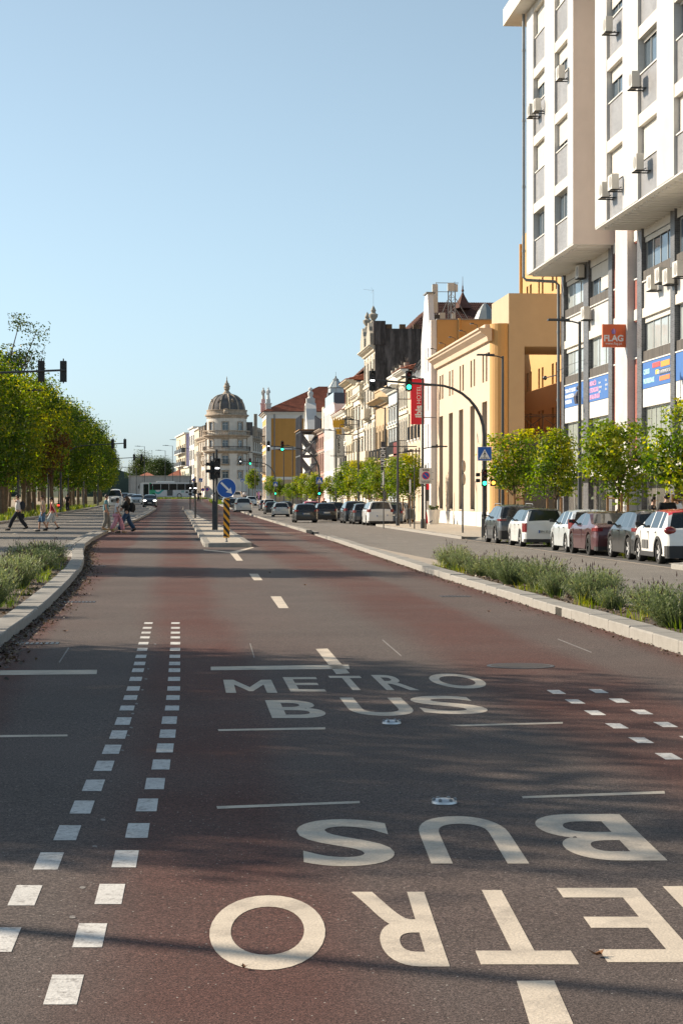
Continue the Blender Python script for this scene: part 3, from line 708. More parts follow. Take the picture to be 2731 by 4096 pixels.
for p, q, k in bays:
    a, c = lxl(q), lxl(p); n = 4 if k in 'cd' else 3
    b = MB(); wall(b, fb, a, c, 12.43, 12.88, thick=.3); b.build('spandrel', CREAM, FL); b = MB(); wall(b, fb, a, c, 5.5, 7.3, thick=.3); b.build('spandrel', CREAM, FL)
    b = MB(); wall(b, fb, a, c, 9.5, 10.62, thick=.3); b.build('tiled_spandrel', WT, FL)
    MB().box(a, c, -.58, -.03, 9.12, 9.5).build('lintel_band', CREAM, FL)
    MB().box(a, c, -.58, -.06, 5.45, 6.18).build('fascia', WHITEP, FL)
    for z in (10.62, 7.32):
        MB().box(a, c, -.56, -.07, z, z + .42).build('ribbed_panel', RAILM, FL); MB().box(a-.01, c+.01, -.56, -.02, z-.05, z).build('ledge', WHITEP, FL)
    for z0, z1 in ((11.04, 12.43), (7.74, 9.12)):
        st = 'four' if n == 4 else 'three'; hm = (c - a) / 2
        window(FL, fb, 0, a + .05, c - .05, z0, z1, .1, st, ALU, GLASS_L if k in 'a' or z0 < 8 else GLASS_W)
        if k == 'b' and z0 > 8: shutter(FL, fb, 0, a+.05, a+hm, z0+.1, z1, .05); shutter(FL, fb, 0, a+hm, c-.05, z0+.55*(z1-z0), z1, .05)
        elif k in 'ac': shutter(FL, fb, 0, a+.05, c-.05, z1-.22, z1, .05)
    window(FL, fb, 0, a+.05, c-.05, 3.1, 5.45, .1, 'six' if n == 4 else 'four', ALU, M('frosted_glass', (.34, .37, .33), .25, .2, .6))
    # banner
    bn = MB().box(a+.02, c-.02, -.12, -.05, 6.2, 7.26).build('banner', BLUE, FL)
    wt = M('banner_white', (.8, .82, .85), .6, 0); pk = M('banner_pink', (.75, .35, .55), .6, 0); mint = M('banner_mint', (.45, .8, .72), .6, 0)
    X = lambda t: c - (c - a) * t
    if k == 'a':
        for i, s in enumerate(['TORNA-TE O MELHOR', 'NA MAIOR ESCOLA', 'PROFISSIONAL']): wtext(bn, s, .25, wt, (X(.04), -.045, 7.0 - i * .27), align='LEFT', bold=.008)
        b = MB(); b.tube([(X(.74), -.04, 6.25), (X(.74), -.04, 6.6), (X(.735), -.04, 6.85)], [.2, .26, .1], 8); b.ball((X(.73), -.04, 7.0), .12, 8); b.build('printed_figure', M('print_dark', (.06, .06, .09), .7, .3, 6), bn)
    if k == 'b':
        for i, s in enumerate(['INOVAÇÃO', 'E TECNOLOGIA', 'EM SALA DE AULA']): wtext(bn, s, .27, pk, (X(.03), -.045, 7.02 - i * .31), align='LEFT', bold=.012)
        for i in range(3): wtext(bn, ['Alunos', 'tecnologia', 'aposta'][i], .17, wt, (X(.48), -.045, 6.98 - i*.2), align='LEFT'); wtext(bn, ['Aulas', 'práticas', 'futuro'][i], .17, wt, (X(.80), -.045, 7.02 - i*.2), align='LEFT')
    if k == 'c':
        wtext(bn, 'CURSOS', .27, mint, (X(.04), -.045, 6.86), align='LEFT', bold=.01); wtext(bn, 'PROFISSIONAIS', .27, mint, (X(.04), -.045, 6.48), align='LEFT', bold=.01)
        for t0, t1, z0, z1, cc in ((.36,.62,6.95,7.14,(.6,.08,.08)),(.65,.95,6.9,7.12,(.75,.3,.05)),(.47,.58,6.66,6.84,(.75,.5,.06)),(.61,.95,6.6,6.82,(.05,.07,.12)),(.61,.95,6.36,6.54,(.7,.2,.06))):
            MB().box(X(t1), X(t0), -.05, -.035, z0, z1).build('printed_block', M('print_%.2f_%.2f' % (cc[0], cc[2]), cc, .6, 0), bn); 
        wtext(bn, 'APOIO À INTERVENÇÃO SOCIAL', .17, wt, (X(.78), -.032, 6.71))
    # shop front
    window(FL, fb, 0, a+.05, c-.05, .0, 2.7, .12, 'three', ALU, GLASS_D if k == 'd' else M('shop_glass', (.16, .15, .14), .1, .5, .9, spec=.8))
MB().box(-8, lxl(2547), -.5, .75, 2.72, 3.06).build('canopy', CAN, FL); MB().box(lxl(2447), XE, -.5, .45, 2.72, 3.0).build('canopy', CAN, FL)
# recess between the blocks: white pier, red panels
TP = 18.45; pa, pc = onX(2508, TP) - Y0, onX(2460, TP) - Y0
MB().box(pa, pc, -.6, TL - TP, 0, 27).build('white_pier', WT, FL)
for p, q in ((2447, 2460), (2514, 2547)):
    a, c = lxl(q), lxl(p); ops = [(a+.15, c-.15, z, z+1.5) for z in (7.6, 10.9)]
    b = MB(); wall(b, fb, a, c, 3.0, 27, ops, .15); b.build('red_panel', RT, FL)
    for o in ops: window(FL, fb, 0, *o, .12, 'plain', ALU, GLASS_W); MB().box(a, c, -.4, -.06, o[3]+.05, o[3]+.5).build('lintel_band', CREAM, FL); MB().box(a, c, -.4, -.06, o[2]-.06, o[2]).build('ledge', WHITEP, FL)
# overhanging blocks
fu, _ = fmap(UW)
cols = {'far': [(2110, 2132, 'w'), (2132, 2177, 'c'), (2177, 2217, 'w'), (2217, 2269, 'c'), (2269, 2291, 'w')],
        'near': [(2379, 2425, 'w'), (2425, 2489, 'c'), (2489, 2550, 'w'), (2550, 2626, 'c'), (2626, 2694, 'w'), (2694, 2775, 'c'), (2775, 2850, 'w')]}
cover = {2132: [0, 1, .4, 1], 2217: [0, .8, .5, 1], 2425: [1, .4, .65, .5], 2550: [1, .12, 1, 1], 2694: [1, .1, .4, 0]}
for blk, cl in cols.items():
    ext = (lxu(cl[-1][1]), XE if blk == 'far' else lxu(cl[0][0]))
    o = MB().box(ext[0], ext[1], -.58, UW - .42, 12.9, 27).build('upper_block', PINKP, FL)
    for p, q, t in cl:
        a, c = lxu(q), lxu(p)
        if blk == 'far' and p == 2110: c = XE
        if t == 'w': MB().box(a, c, UW - .42, UW, 12.9, 26.4).build('tiled_pier', WT, o); continue
        fg, _ = fmap(UW - .12)
        for k in range(4):
            zs = 14.34 + 3.29 * k
            MB().box(a, c, UW - .42, UW - .12, max(12.9, zs - 1.55), zs).build('grey_panel', GT, o)
            MB().box(a, c, UW - .42, UW - .02, zs + 1.28, zs + 1.74).build('beam', CREAM, o)
            MB().box(a, c, UW - .42, UW - .07, zs - .05, zs).build('sill', WHITEP, o)
            w = window(o, fg, 0, a + .02, c - .02, zs, zs + 1.28, .14, 'three' if c - a > 2.6 else 'two', ALU, GLASS_W)
            cv = cover[p][k]
            if cv: shutter(o, fg, 0, a + .06, c - .06, zs + 1.28 * (1 - cv) + .02, zs + 1.27, .10)
    MB().box(ext[0] - .02, ext[0] - .002, -.58, UW - .006, 12.86, 26.4).build('end_render', PINKP, o)
    b = MB(); b.box(ext[0], ext[1], -.58, UW - .02, 12.84, 12.9); b.build('soffit', WHITEP, o)
    x = ext[0] + .3
    while x < ext[1] - .2: MB().box(x, x + .1, -.2, UW - .25, 12.74, 12.84).build('soffit_rib', WHITEP, o); x += .62
MB().box(-8, XE + 2.6, -14, UW + .75, 25.85, 26.7).build('roof_slab', CREAM, FL)
b = MB(); b.tube([(XE + .08, UW + .12, 25.9), (XE + .08, UW + .12, 12.75), (XE + .08, UW, 12.62), (XE + .08, .3, 12.55), (XE + .08, .12, 12.4), (XE + .08, .12, 0)], .075, 8)
for z in (24, 20.5, 17.2, 14, 10, 6.6, 3.2): b.lathe([(.095, 0), (.095, .12)], 8, (XE + .08, (UW + .12) if z > 13 else .12, z))
b.build('downpipe', M('zinc_pipe', (.20, .22, .23), .5, .15, 3), FL)
b = MB(); b.tube([(XE + .1, .2, 8.05), (XE - 3, .15, 8.2), (lxl(2360), .25, 8.15)], .012, 5); b.tube([(XE + .3, .2, 7.9), (XE + 1.6, .5, 7.85)], .03, 5); b.ball((XE + 1.7, .5, 7.85), .12, 8); b.build('cables', BLACKP, FL)
# orange sign
ORG = M('orange_sign', (.70, .14, .045), .45, .04, 2); WHS = M('sign_white', (.8, .8, .78), .5, 0)
sg = thing('shop_sign', 'orange box sign reading FLAG on the white pier', 'sign', (18.45, 82.6, 8.2), 0)
MB().box(-.98, .0, -.1, .1, 0, .96).build('sign_box', ORG, sg)
wtext(sg, 'FLAG', .36, WHS, (-.52, -.105, .36), 0, .012); wtext(sg, 'www.flag.pt', .15, WHS, (-.52, -.105, .15), 0)
b = MB(); b.tube([(-.52, -.105, .55), (-.52, -.105, .62), (-.52, -.105, .78)], [.07, .08, .02], 8)
for s in (-1, 1): b.tube([(-.52 + .06*s, -.105, .6), (-.52 + .09*s, -.105, .75)], [.02, .008], 6)
b.build('emblem', M('emblem_violet', (.35, .22, .5), .5, 0), sg)
# air conditioners
def ac_proto():
    t = thing('air_conditioner', '', 'air conditioner', (0, 0, 0), 0, 'air conditioners on the facade')
    MB().cbox(-.42, .42, -.17, .17, 0, .62, .02).build('casing', M('ac_white', (.62, .59, .53), .5, .08, 2), t)
    b = MB(); b.lathe_y([(.24, 0), (.24, -.012), (.22, -.015), (.05, -.02), (.0, -.02)], 18, (-.10, .17, .31)); b.build('fan_grille', M('ac_grille', (.30, .29, .27), .6, .3, 40), t)
    b = MB(); b.box(-.3, -.26, -.55, .2, -.05, -.002).box(.26, .3, -.55, .2, -.05, -.002).box(-.28, .28, -.5, -.46, -.045, -.005).box(-.3, -.26, -.56, -.52, -.3, -.05).box(.26, .3, -.56, -.52, -.3, -.05); b.build('bracket', METAL_DK, t)
    b = MB(); b.tube([(.42, 0, .2), (.5, -.05, .15), (.5, -.3, .1), (.45, -.5, .2)], .018, 6); b.build('hose', BLACKP, t)
    return t
AC = ac_proto(); acs = [
 (2122, 442, 'u', 'outer one of the two air conditioners near the drainpipe'), (2146, 420, 'u', 'inner one of the two air conditioners near the drainpipe'),
 (2240, 290, 'u', 'single air conditioner under a half closed shutter on the far block'), (2428, 100, 'u', 'topmost air conditioner on the near block'),
 (2532, 320, 'u', 'air conditioner left of an open window on the near block'), (2550, 650, 'u', 'air conditioner below a closed shutter on the near block'),
 (2413, 760, 'u', 'lower left one of two air conditioners at the near block corner'), (2452, 728, 'u', 'upper right one of two air conditioners at the near block corner'),
 (2318, 1086, 'l', 'air conditioner tucked under the far overhang'), (2340, 1252, 'l', 'air conditioner above the grey street lamp'),
 (2607, 1130, 'l', 'leftmost of four clustered air conditioners beside the window panel'), (2640, 1100, 'l', 'small second air conditioner in the cluster of four'),
 (2672, 1105, 'l', 'third air conditioner in the cluster of four'), (2712, 1075, 'l', 'rightmost air conditioner in the cluster of four at the photo edge')]
for i, (px, py, k, lab) in enumerate(acs):
    T = (TU - .3) if k == 'u' else TL - .22
    y = onX(px, T); z = zX(px, py, T) - .3
    o = AC if i == 0 else copy_tree(AC)
    o['label'] = lab + ', white casing'; o.location = (T, y, z); o.rotation_euler = (0, 0, PI/2); o.scale = (.9, .82, .95)
# ------------------------------------------------------------------ yellow building beside it
YEL = M('shaded_yellow_render', (.47, .37, .25), .9, .07, .5, .3, 45, streak=.16, stcol=(.42, .32, .2))  # duller than the sunlit front: the gateway's shade is in this colour
YEL_D = M('deep_yellow_render', (.56, .33, .13), .9, .05, .6, .3, 45)
ORW = M('orange_render', (.56, .35, .14), .9, .05, .6, .3, 45)
LIGHTY = M('cream_yellow_render', (.60, .475, .355), .9, .07, .5, .3, 45, streak=.16, stcol=(.50, .37, .24))
TY = 17.8; yn = onX(1958, TY); yf = onX(1748, TY); LYB = yf - yn
YB = thing('yellow_building', 'pale yellow building with tall slot windows and a moulded cornice', 'building', (TY, yn, .12), PI/2)
fy, _ = fmap(0)
lo = [(1757,1771),(1794.7,1810.7),(1834.8,1852),(1880,1898),(1927.5,1947.7)]
hi = [(1757.5,1763),(1766.7,1772.5),(1795.4,1801),(1807,1812),(1837.5,1843.2),(1848.2,1854.7),(1880.8,1887.3),(1893.8,1899.5),(1928.6,1935),(1942,1948.5)]
lx = lambda px: onX(px, TY) - yn
ops = [(lx(q), lx(p), 1.1, 7.55) for p, q in lo] + [(lx(q), lx(p), 8.72, 10.4) for p, q in hi]
b = MB(); wall(b, fy, 0, LYB, .95, 11.0, ops, .55, thick=.6); b.build('wall', LIGHTY, YB)
for i, o in enumerate(ops):
    w = window(YB, fy, 0, *o, .5, 'plain', FRAME_D, GLASS_D)
    if i < 5:
        b = MB(); b.add([(o[0]+.05, -.1, 1.2), (o[1]-.05, -.1, 1.2), (o[1]-.05, -.44, 3.0), (o[0]+.05, -.44, 3.0), (o[0]+.05, -.15, 1.2), (o[1]-.05, -.15, 1.2), (o[1]-.05, -.49, 3.0), (o[0]+.05, -.49, 3.0)], [(0,1,2,3),(7,6,5,4),(0,4,5,1),(2,6,7,3),(0,3,7,4),(1,5,6,2)]); b.build('hopper_sash', GLASS_D, w if False else YB)
        MB().box(o[0]-.04, o[1]+.04, -.5, .06, 1.02, 1.1).build('sill', STONE, YB)
b = MB(); pl = [(0, lx(lo[4][1]))] + [(lx(lo[i][0]), lx(lo[i-1][1])) for i in range(4, 0, -1)] + [(lx(lo[0][0]), LYB)]
MB().box(0, LYB, -.6, .05, 0, .95).build('plinth', M('white_plinth', (.68, .65, .60), .8, .1, 2, streak=.3), YB)
cornice(YB, fy, -.55, LYB + .1, 11.75, LIGHTY, .75, .75)
MB().box(0, LYB, -.6, .28, 11.75, 12.0).build('parapet', LIGHTY, YB)
MB().box(.1, LYB, -2.0, -.58, 0, 11.8).build('core', YEL_D, YB)
b = MB(); b.lathe([(.75, .95), (.75, 12.0)], 12, (-.02, -.75, 0), 90, 270); b.build('round_corner', YEL_D, YB)  # corner turned from the sun, its shade put into a deeper render colour
for i in range(5):
    t = thing('security_lamp', 'small flood lamp on the yellow cornice, number %s from the round corner' % ['one', 'two', 'three', 'four', 'five'][i], 'lamp', (TY - .3, yn + 3 + i * 4.9, 12.12), PI/2, 'small lamps along the yellow cornice')
    MB().tube([(0, 0, 0), (0, 0, .22), (0, .25, .3)], .02, 5).build('arm', METAL_DK, t); MB().box(-.16, .16, .22, .42, .27, .33).build('lamp_head', METAL_DK, t)
# gateway frame
TB = 18.8; YG = 115.0
GF = thing('gateway_frame', 'shade-toned yellow gateway frame joining the yellow building and the tiled block', 'gateway', (TB, YG, .12), 0)
b = MB(); b.box(0, 8.5, 0, 6.5, 10.65, 13.75); b.box(0, .92, 0, 1.6, 0, 10.65); b.box(0, .92, 4.6, 6.5, 0, 10.65); b.build('wall', YEL, GF)
MB().box(.3, .6, 1.7, 4.5, 0, 5.1).build('glass_panel', GLASS_D, GF); MB().box(.25, .65, 1.6, 4.6, 5.1, 5.35).build('slab_edge', METAL_DK, GF)
b = MB(); railing(b, lambda s, w, z: (.3, s, z), 1.65, 4.55, 0, 5.35, 1.1, .7, .02, False); b.build('railing', FRAME_D, GF)
TG = thing('terrace_pavilion', 'dark glazed ground floor with a crossed terrace railing behind the gateway', 'building', (TB + .95, YG + 1.2, .12), 0)
for i in range(3): MB().box(i*2.55, i*2.55 + 2.45, 0, .06, .3, 5.3).build('glass_panel', GLASS_D, TG)
b = MB(); b.box(-.03, 7.7, -.06, .1, 5.3, 5.55).box(-.03, 7.7, -.04, .1, 2.9, 3.0).box(-.03, 7.7, -.04, .1, 0, .3)
for i in range(4): b.box(i*2.55 - .1, i*2.55, -.05, .1, .3, 5.3)
b.build('frame', M('bronze_frame', (.075, .05, .04), .5, .1, 3), TG)
MB().box(-.03, 7.7, .1, 9, 5.2, 5.5).build('terrace_slab', CONC, TG)
b = MB()
for z in (5.62, 6.6, 6.7): b.tube([(0, .05, z), (7.7, .05, z)], .03, 5)
for i in range(7):
    x = i * 1.28; b.tube([(x, .05, 5.5), (x, .05, 6.7)], .035, 5)
    if i < 6: b.tube([(x, .05, 5.62), (x+1.28, .05, 6.6)], .022, 5); b.tube([(x+1.28, .05, 5.62), (x, .05, 6.6)], .022, 5)
b.build('railing', M('bronze_rail', (.09, .055, .04), .5, .1, 3), TG)
OB = thing('orange_building', 'tall orange building with paired slot windows behind the gateway', 'building', (24, 104, .12), PI/2)
fo, _ = fmap(0); px0 = [2090+2, 2099, 2152, 2166, 2206, 2221]; ops = []
for p, q in ((2105,2112),(2118,2126),(2152,2158.6),(2166,2173),(2206,2214),(2221.5,2228.5),(2262,2270),(2280,2288)):
    for z in (6.4, 9.3, 12.3, 15.4, 18.0):
        if z > 17.9 and p < 2200: continue
        h = 1.35 if z < 18 else 2.6
        a, c = onX(q, 24) - 104, onX(p, 24) - 104
        ops.append((a, c, z, z + h if z < 15 or True else z))
ops = [o for o in ops if o[3] < 20.5 and o[0] > .2]
b = MB(); wall(b, fo, 0, onX(2087, 24) - 104, 0, 20.6, ops, .4, thick=.6); b.build('wall', ORW, OB)
for o in ops: window(OB, fo, 0, *o, .35, 'plain', FRAME_D, GLASS_D)
MB().box(0, onX(2087, 24) - 104 - .02, -10, -.55, 0, 20.5).build('core', ORW, OB)
MB().tube([(onX(2090, 24) - 104 + .2, .1, 20), (onX(2090, 24) - 104 + .2, .1, 0)], .12, 8).build('downpipe', YEL_D, OB)
# ------------------------------------------------------------------ hotel with the white gable
TI = 17.4; YI = 140.6
IB = thing('gabled_hotel', 'white gabled hotel front with a tan side wall and a roof mast', 'building', (TI, YI, .14), PI/2)
fi, _ = fmap(0); LG = onX(1684, TI) - YI
TANW = M('tan_render', (.50, .31, .13), .9, .05, .5, .25, 45)
BLW = M('cool_white_render', (.68, .68, .68), .85, .05, .8, .15, 60)
ops = []
for z in (2.6, 5.4, 8.1, 10.9): ops += [(1.4, 1.9, z, z + 1.75), (2.9, 3.4, z, z + 1.75)]
b = MB(); wall(b, fi, 0, LG, 0, 13.2, ops, .25, thick=.4); 
b.prism_y([(.6, 13.2), (2.0, 16.6), (3.6, 16.6), (LG, 13.2)], -.4, 0); b.prism_y([(0, 13.2), (0, 14.5), (.6, 14.5), (.6, 13.2)], -.4, 0)
b.build('wall', BLW, IB)
MB().box(1.8, 3.8, -.55, .12, 16.6, 16.68).build('gable_cap', METAL_GR, IB)
for o in ops: window(IB, fi, 0, *o, .2, 'plain', FRAME_D, GLASS_W)
MB().box(.02, LG, -13, -.38, 0, 13.2).build('core', BLW, IB)
MB().box(-.06, .42, -13, -.42, 0, 14.5).build('side_wall', TANW, IB)
MB().box(-.12, .5, -13.05, -.4, 14.5, 14.58).build('coping', METAL_GR, IB)
MB().tube([(-.14, -2.0, 14.6), (-.14, -2.0, 9)], .09, 8).build('downpipe', TANW, IB)
# lower white part with mansard
Lm = onX(1632, TI) - YI
ops = [(LG + .7 + i * 2.2, LG + 1.7 + i * 2.2, z, z + 2.0) for i in range(4) for z in (3.6, 6.4, 8.4) if z != 8.4]
b = MB(); wall(b, fi, LG, Lm, 0, 10.3, ops, .2); b.build('wall', LIGHTY, IB)
for o in ops: w = window(IB, fi, 0, *o, .15, 'two', FRAME_D, GLASS_W); balcony(IB, fi, o[0]-.05, o[1]+.05, o[2]-.05, .12, WHITEP, 1.0)
cornice(IB, fi, LG, Lm, 10.75, WHITEP, .5, .5)
ZINC = M('zinc_roof', (.46, .47, .47), .5, .08, 1.5, metal=.2)
b = MB(); b.prism_x([(.1, 10.75), (-1.7, 13.9), (-9, 13.9), (-9, 10.75)], LG + .02, Lm); mr = b.build('mansard_roof', ZINC, IB)
for i in range(10): x = LG + .5 + i * .9; MB().prism_x([(.13, 10.8), (-1.68, 13.95), (-1.74, 13.9), (.05, 10.75)], x, x + .07).build('seam', ZINC, mr)
for i in range(3):
    x = LG + 1.2 + i * 2.7; b = MB(); b.prism_x([(.0, 11.35), (-1.05, 13.1), (-1.0, 13.2), (.06, 11.42)], x, x + .35); b.prism_x([(.0, 11.35), (-1.05, 13.1), (-1.0, 13.2), (.06, 11.42)], x + .7, x + 1.05); b.build('roof_window', GLASS_D, mr)
# aerial mast on the side wall
MS = thing('antenna_mast', 'mobile phone antenna mast with tall panel antennas on the hotel roof', 'antenna', at(1806, 1281, 146), 0)
b = MB()
for x, y in ((-.25, 0), (.25, 0), (0, .4)): b.tube([(x, y, 0), (x, y, 2.7)], .045, 6)
for z in (.5, 1.1, 1.7, 2.3):
    b.tube([(-.25, 0, z), (.25, 0, z)], .02, 5); b.tube([(-.25, 0, z), (0, .4, z+.3)], .02, 5); b.tube([(.25, 0, z), (0, .4, z+.3)], .02, 5); b.tube([(-.25, 0, z), (.25, 0, z + .55)], .018, 5)
b.tube([(-1.1, 0, 2.75), (.5, 0, 2.75)], .025, 5); b.tube([(-1.1, 0, 2.1), (.3, 0, 2.1)], .025, 5); b.tube([(.3, 0, 1.6), (1.3, .2, 0)], .03, 5); b.tube([(-.2, 0, 1.6), (.9, .3, 0)], .03, 5); b.tube([(-1.15, 0, .2), (-1.15, 0, 2.8)], .03, 5); b.tube([(-.3, .1, 1.5), (-.9, .2, 0)], .03, 5)
b.build('lattice', METAL_GR, MS)
ANT = M('antenna_grey', (.55, .53, .48), .5, .08, 2)
for x0, x1, z0, z1 in ((-1.45, -1.05, .55, 2.65), (-.32, .18, 2.15, 2.75), (.22, .42, 2.1, 2.65)):
    MB().cbox(x0, x1, -.28, -.02, z0, z1, .05).build('panel_antenna', ANT, MS)
MB().box(-.95, -.5, -.2, .1, .1, .55).build('radio_unit', ANT, MS); MB().box(0, .25, -.2, 0, 0, .5).build('radio_unit', ANT, MS); MB().box(-1.3, -.9, -.2, .1, .0, .4).build('radio_unit', METAL_DK, MS)
# ibis banner sign, on its own bracket from the hotel front
REDS = M('red_sign', (.72, .012, .035), .5, .03, 2)
p0 = at(1643, 1697, 141); p1 = at(1696, 1515, 141)
HB = thing('hotel_sign', 'tall red hanging sign reading ibis HOTEL', 'sign', (p1.x, p1.y, p0.z), 0)
hw, hh = p1.x - p0.x, p1.z - p0.z
MB().box(-hw, 0, -.08, .08, 0, hh).build('sign_panel', REDS, HB)
[MB().tube([(0, 0, hh * z), (TI - p1.x + .3, 0, hh * z)], .04, 6).build('bracket', METAL_GR, HB) for z in (.15, .85)]
wtext(HB, 'ibis', .66, WHS, (-hw * .42, -.085, hh * .28), rot=(PI/2, -PI/2, 0), bold=.024)
wtext(HB, 'HOTEL', .42, WHS, (-hw * .40, -.085, hh * .65), rot=(PI/2, -PI/2, 0), bold=-.002)
MB().box(1.0 - 1, 0, 0, 0.01, 0, .01)
PK = thing('parking_sign', 'red and white ibis parking box sign over the pavement', 'sign', at(1642, 1935, 141), 0)
MB().box(-.5, .5, -.06, .06, 0, .98).build('sign_panel', WHITEP, PK)
b = MB().box(-.5, .5, -.075, -.06, 0, .24).box(-.28, .24, -.075, -.06, .3, .86).build('red_field', REDS, PK)
wtext(PK, 'ibis', .36, WHS, (-.02, -.08, .52), 0, .01); wtext(PK, 'Parking', .24, WHS, (0, -.08, .12), 0, .008)
[MB().tube([(.5, 0, z), (TI - PK.location.x + .1, 0, z)], .03, 5).build('bracket', METAL_GR, PK) for z in (.3, .8)]

# ------------------------------------------------------------------ the old house row
WHW = M('white_lime_wash', (.66, .63, .57), .9, .1, 1, .2, 30, streak=.2, stcol=(.45, .42, .36))
STONE_ = STONE; STONE = M('house_limestone', (.62, .55, .44), .9, .15, 1.2, .3, 25, streak=.35, stcol=(.28, .24, .19))
CRW = M('cream_old_render', (.62, .54, .40), .9, .12, 1, .2, 30, streak=.35, stcol=(.3, .25, .18))
TANS = M('tan_old_stone', (.50, .38, .24), .9, .15, 1, .3, 25, streak=.4)
BLT = M('blue_tiled_front', (.48, .55, .60), .7, .12, 1.5, .1, 40)
PNK = M('faded_pink_render', (.50, .25, .20), .9, .2, 1, .3, 25, streak=.5, stcol=(.5, .42, .36))
SOOT = M('soot_black_render', (.060, .050, .046), .95, .6, .6, .3, 20, streak=.95, stcol=(.24, .205, .19))
def row_house(name, label, pxL, pxR, H, bays, floors, wm, tm, T=TI, depth=11, arch=False, balc=(), roof='tile', trim=True, ww=.42, fm=FRAME_D, gm=GLASS_W, sidem=None, cor=.45, hood=False, side_h=None, bpanel=None):
    ya, yb = onX(pxR, T), onX(pxL, T); L_ = yb - ya; zb = G(T, ya) + .12
    t = thing(name, label, 'building', (T, ya, zb), PI/2); fm_, _ = fmap(0); H -= zb
    pitch = L_ / bays; ops = []
    for z0, z1 in floors:
        for i in range(bays): c = (i + .5) * pitch; ops.append((c - pitch*ww/2, c + pitch*ww/2, z0 - zb, z1 - zb))
    b = MB(); wall(b, fm_, 0.005, L_ - .005, 0, H, ops, .22, thick=.35); b.build('wall', wm, t)
    for i, o in enumerate(ops):
        window(t, fm_, 0, *o, .16, 'cross' if o[3]-o[2] > 1.7 else 'two', fm, gm)
        if trim: surround(t, fm_, 0, *o, tm, arch=arch, hood=hood)
    for k, (z0, z1) in enumerate(floors):
        if trim and k: band(t, 'string_course', fm_, 0, L_, [(-.02, z0-zb-.62), (.12, z0-zb-.62), (.12, z0-zb-.42), (-.02, z0-zb-.42)], tm)
        if k in balc:
            for i in range(bays):
                o = ops[k*bays + i]; balcony(t, fm_, o[0]-.3, o[1]+.3, o[2]-.02, .7, tm, 1.0, panel=bpanel)
    cornice(t, fm_, -.02, L_+.02, H + .12, tm, .5, cor)
    MB().box(.01, L_-.01, -depth, -.33, 0, H - .02).build('side_wall', sidem or wm, t)
    if roof == 'tile':
        r = tilemat(); o = MB().prism_x([(cor, H+.1), (-depth/2, H+1.8), (-depth, H+.1)], .0, L_).build('roof', r, t)
        tiled(o, (0, cor, H+.12), (L_, cor, H+.12), (L_, -depth/2, H+1.85), (0, -depth/2, H+1.85), r)
    elif roof == 'parapet':
        MB().box(0, L_, -.3, .08, H+.1, H+1.0).build('parapet', tm, t); MB().box(-.04, L_+.04, -.36, .16, H+1.0, H+1.14).build('coping', tm, t)
    return t, L_, H, zb, ops, fm_
t, L_, H, zb, ops, fm_ = row_house('arched_house', 'cream old house with arched windows, red draped balcony and red eaves', 1595, 1632, 12.0, 4, [(2.6, 3.9), (5.7, 8.1), (9.3, 10.6)], CRW, WHW, arch=True, cor=.6)
balcony(t, fm_, .4, L_ - .3, 5.5 - zb, .85, STONE, 1.0); MB().box(.5, L_*.45, .82, .85, 5.3 - zb, 6.4 - zb).build('red_drape', M('dark_red_cloth', (.16, .03, .03), .9, .3, 3), t)
for i in range(4):
    x = .8 + i * 2.2; u = thing('roof_urn', 'stone urn with an agave plant on the house parapet, %s' % ['nearest of four', 'second of four', 'third of four', 'farthest of four'][i], 'urn', (TI + .2, YI + (onX(1595, TI) - YI) - 3.2 + x * 1.6 if False else onX(1632, TI) + 3 + i * 3.3, zb + H + (.25 if i < 2 else .25)), 0, 'stone urns with agaves on the parapet', .58)
    MB().lathe([(.0, 0), (.25, 0), (.25, .1), (.12, .2), (.32, .5), (.4, .8), (.36, .95), (.42, 1.0), (.0, 1.0)], 10).build('urn', STONE_, u, smooth=True)
    b = MB()
    for k in range(14):
        a = k * 2.4; rr = .15 + .3 * rnd.random(); h = .5 + .5 * rnd.random(); ca, sa = math.cos(a), math.sin(a)
        b.add([(-sa*.05, ca*.05, 1), (sa*.05, -ca*.05, 1), (ca*rr, sa*rr, 1+h)], [(0, 1, 2)])
    b.build('agave', M('agave_grey', (.16, .15, .13), .8, .3, 5), u)
t, L_, H, zb, ops, fm_ = row_house('blue_tiled_house', 'narrow house with pale blue tile panels and dark draped balcony', 1553, 1595, 11.2, 4, [(2.5, 3.9), (5.4, 7.9), (8.5, 9.6)], BLT, WHW, roof='parapet', hood=True, cor=.7)
balcony(t, fm_, .3, L_*.8, 5.2 - zb, .8, STONE, 1.0); MB().box(L_*.3, L_*.7, .77, .8, 5.1 - zb, 6.15 - zb).build('grey_drape', M('grey_cloth', (.10, .10, .11), .9, .2, 3), t)
t, L_, H, zb, ops, fm_ = row_house('tan_stone_house', 'tan stone house with round arched windows and heavy overgrown cornice', 1502, 1553, 10.6, 4, [(1.9, 3.7), (5.3, 8.0)], TANS, TANS, arch=True, roof='parapet', cor=.9, balc=(1,))
b = MB()
for k in range(260):
    x = rnd.uniform(0, L_); y = rnd.uniform(-.3, .6); h = rnd.uniform(.4, 1.4); b.add([(x-.02, y, H+.1), (x+.02, y, H+.1), (x+rnd.uniform(-.3, .3), y+rnd.uniform(-.2, .2), H+.1+h)], [(0, 1, 2)])
stuff(b.build('dry_weeds', M('straw', (.34, .22, .08), .9, .3, 3), t))
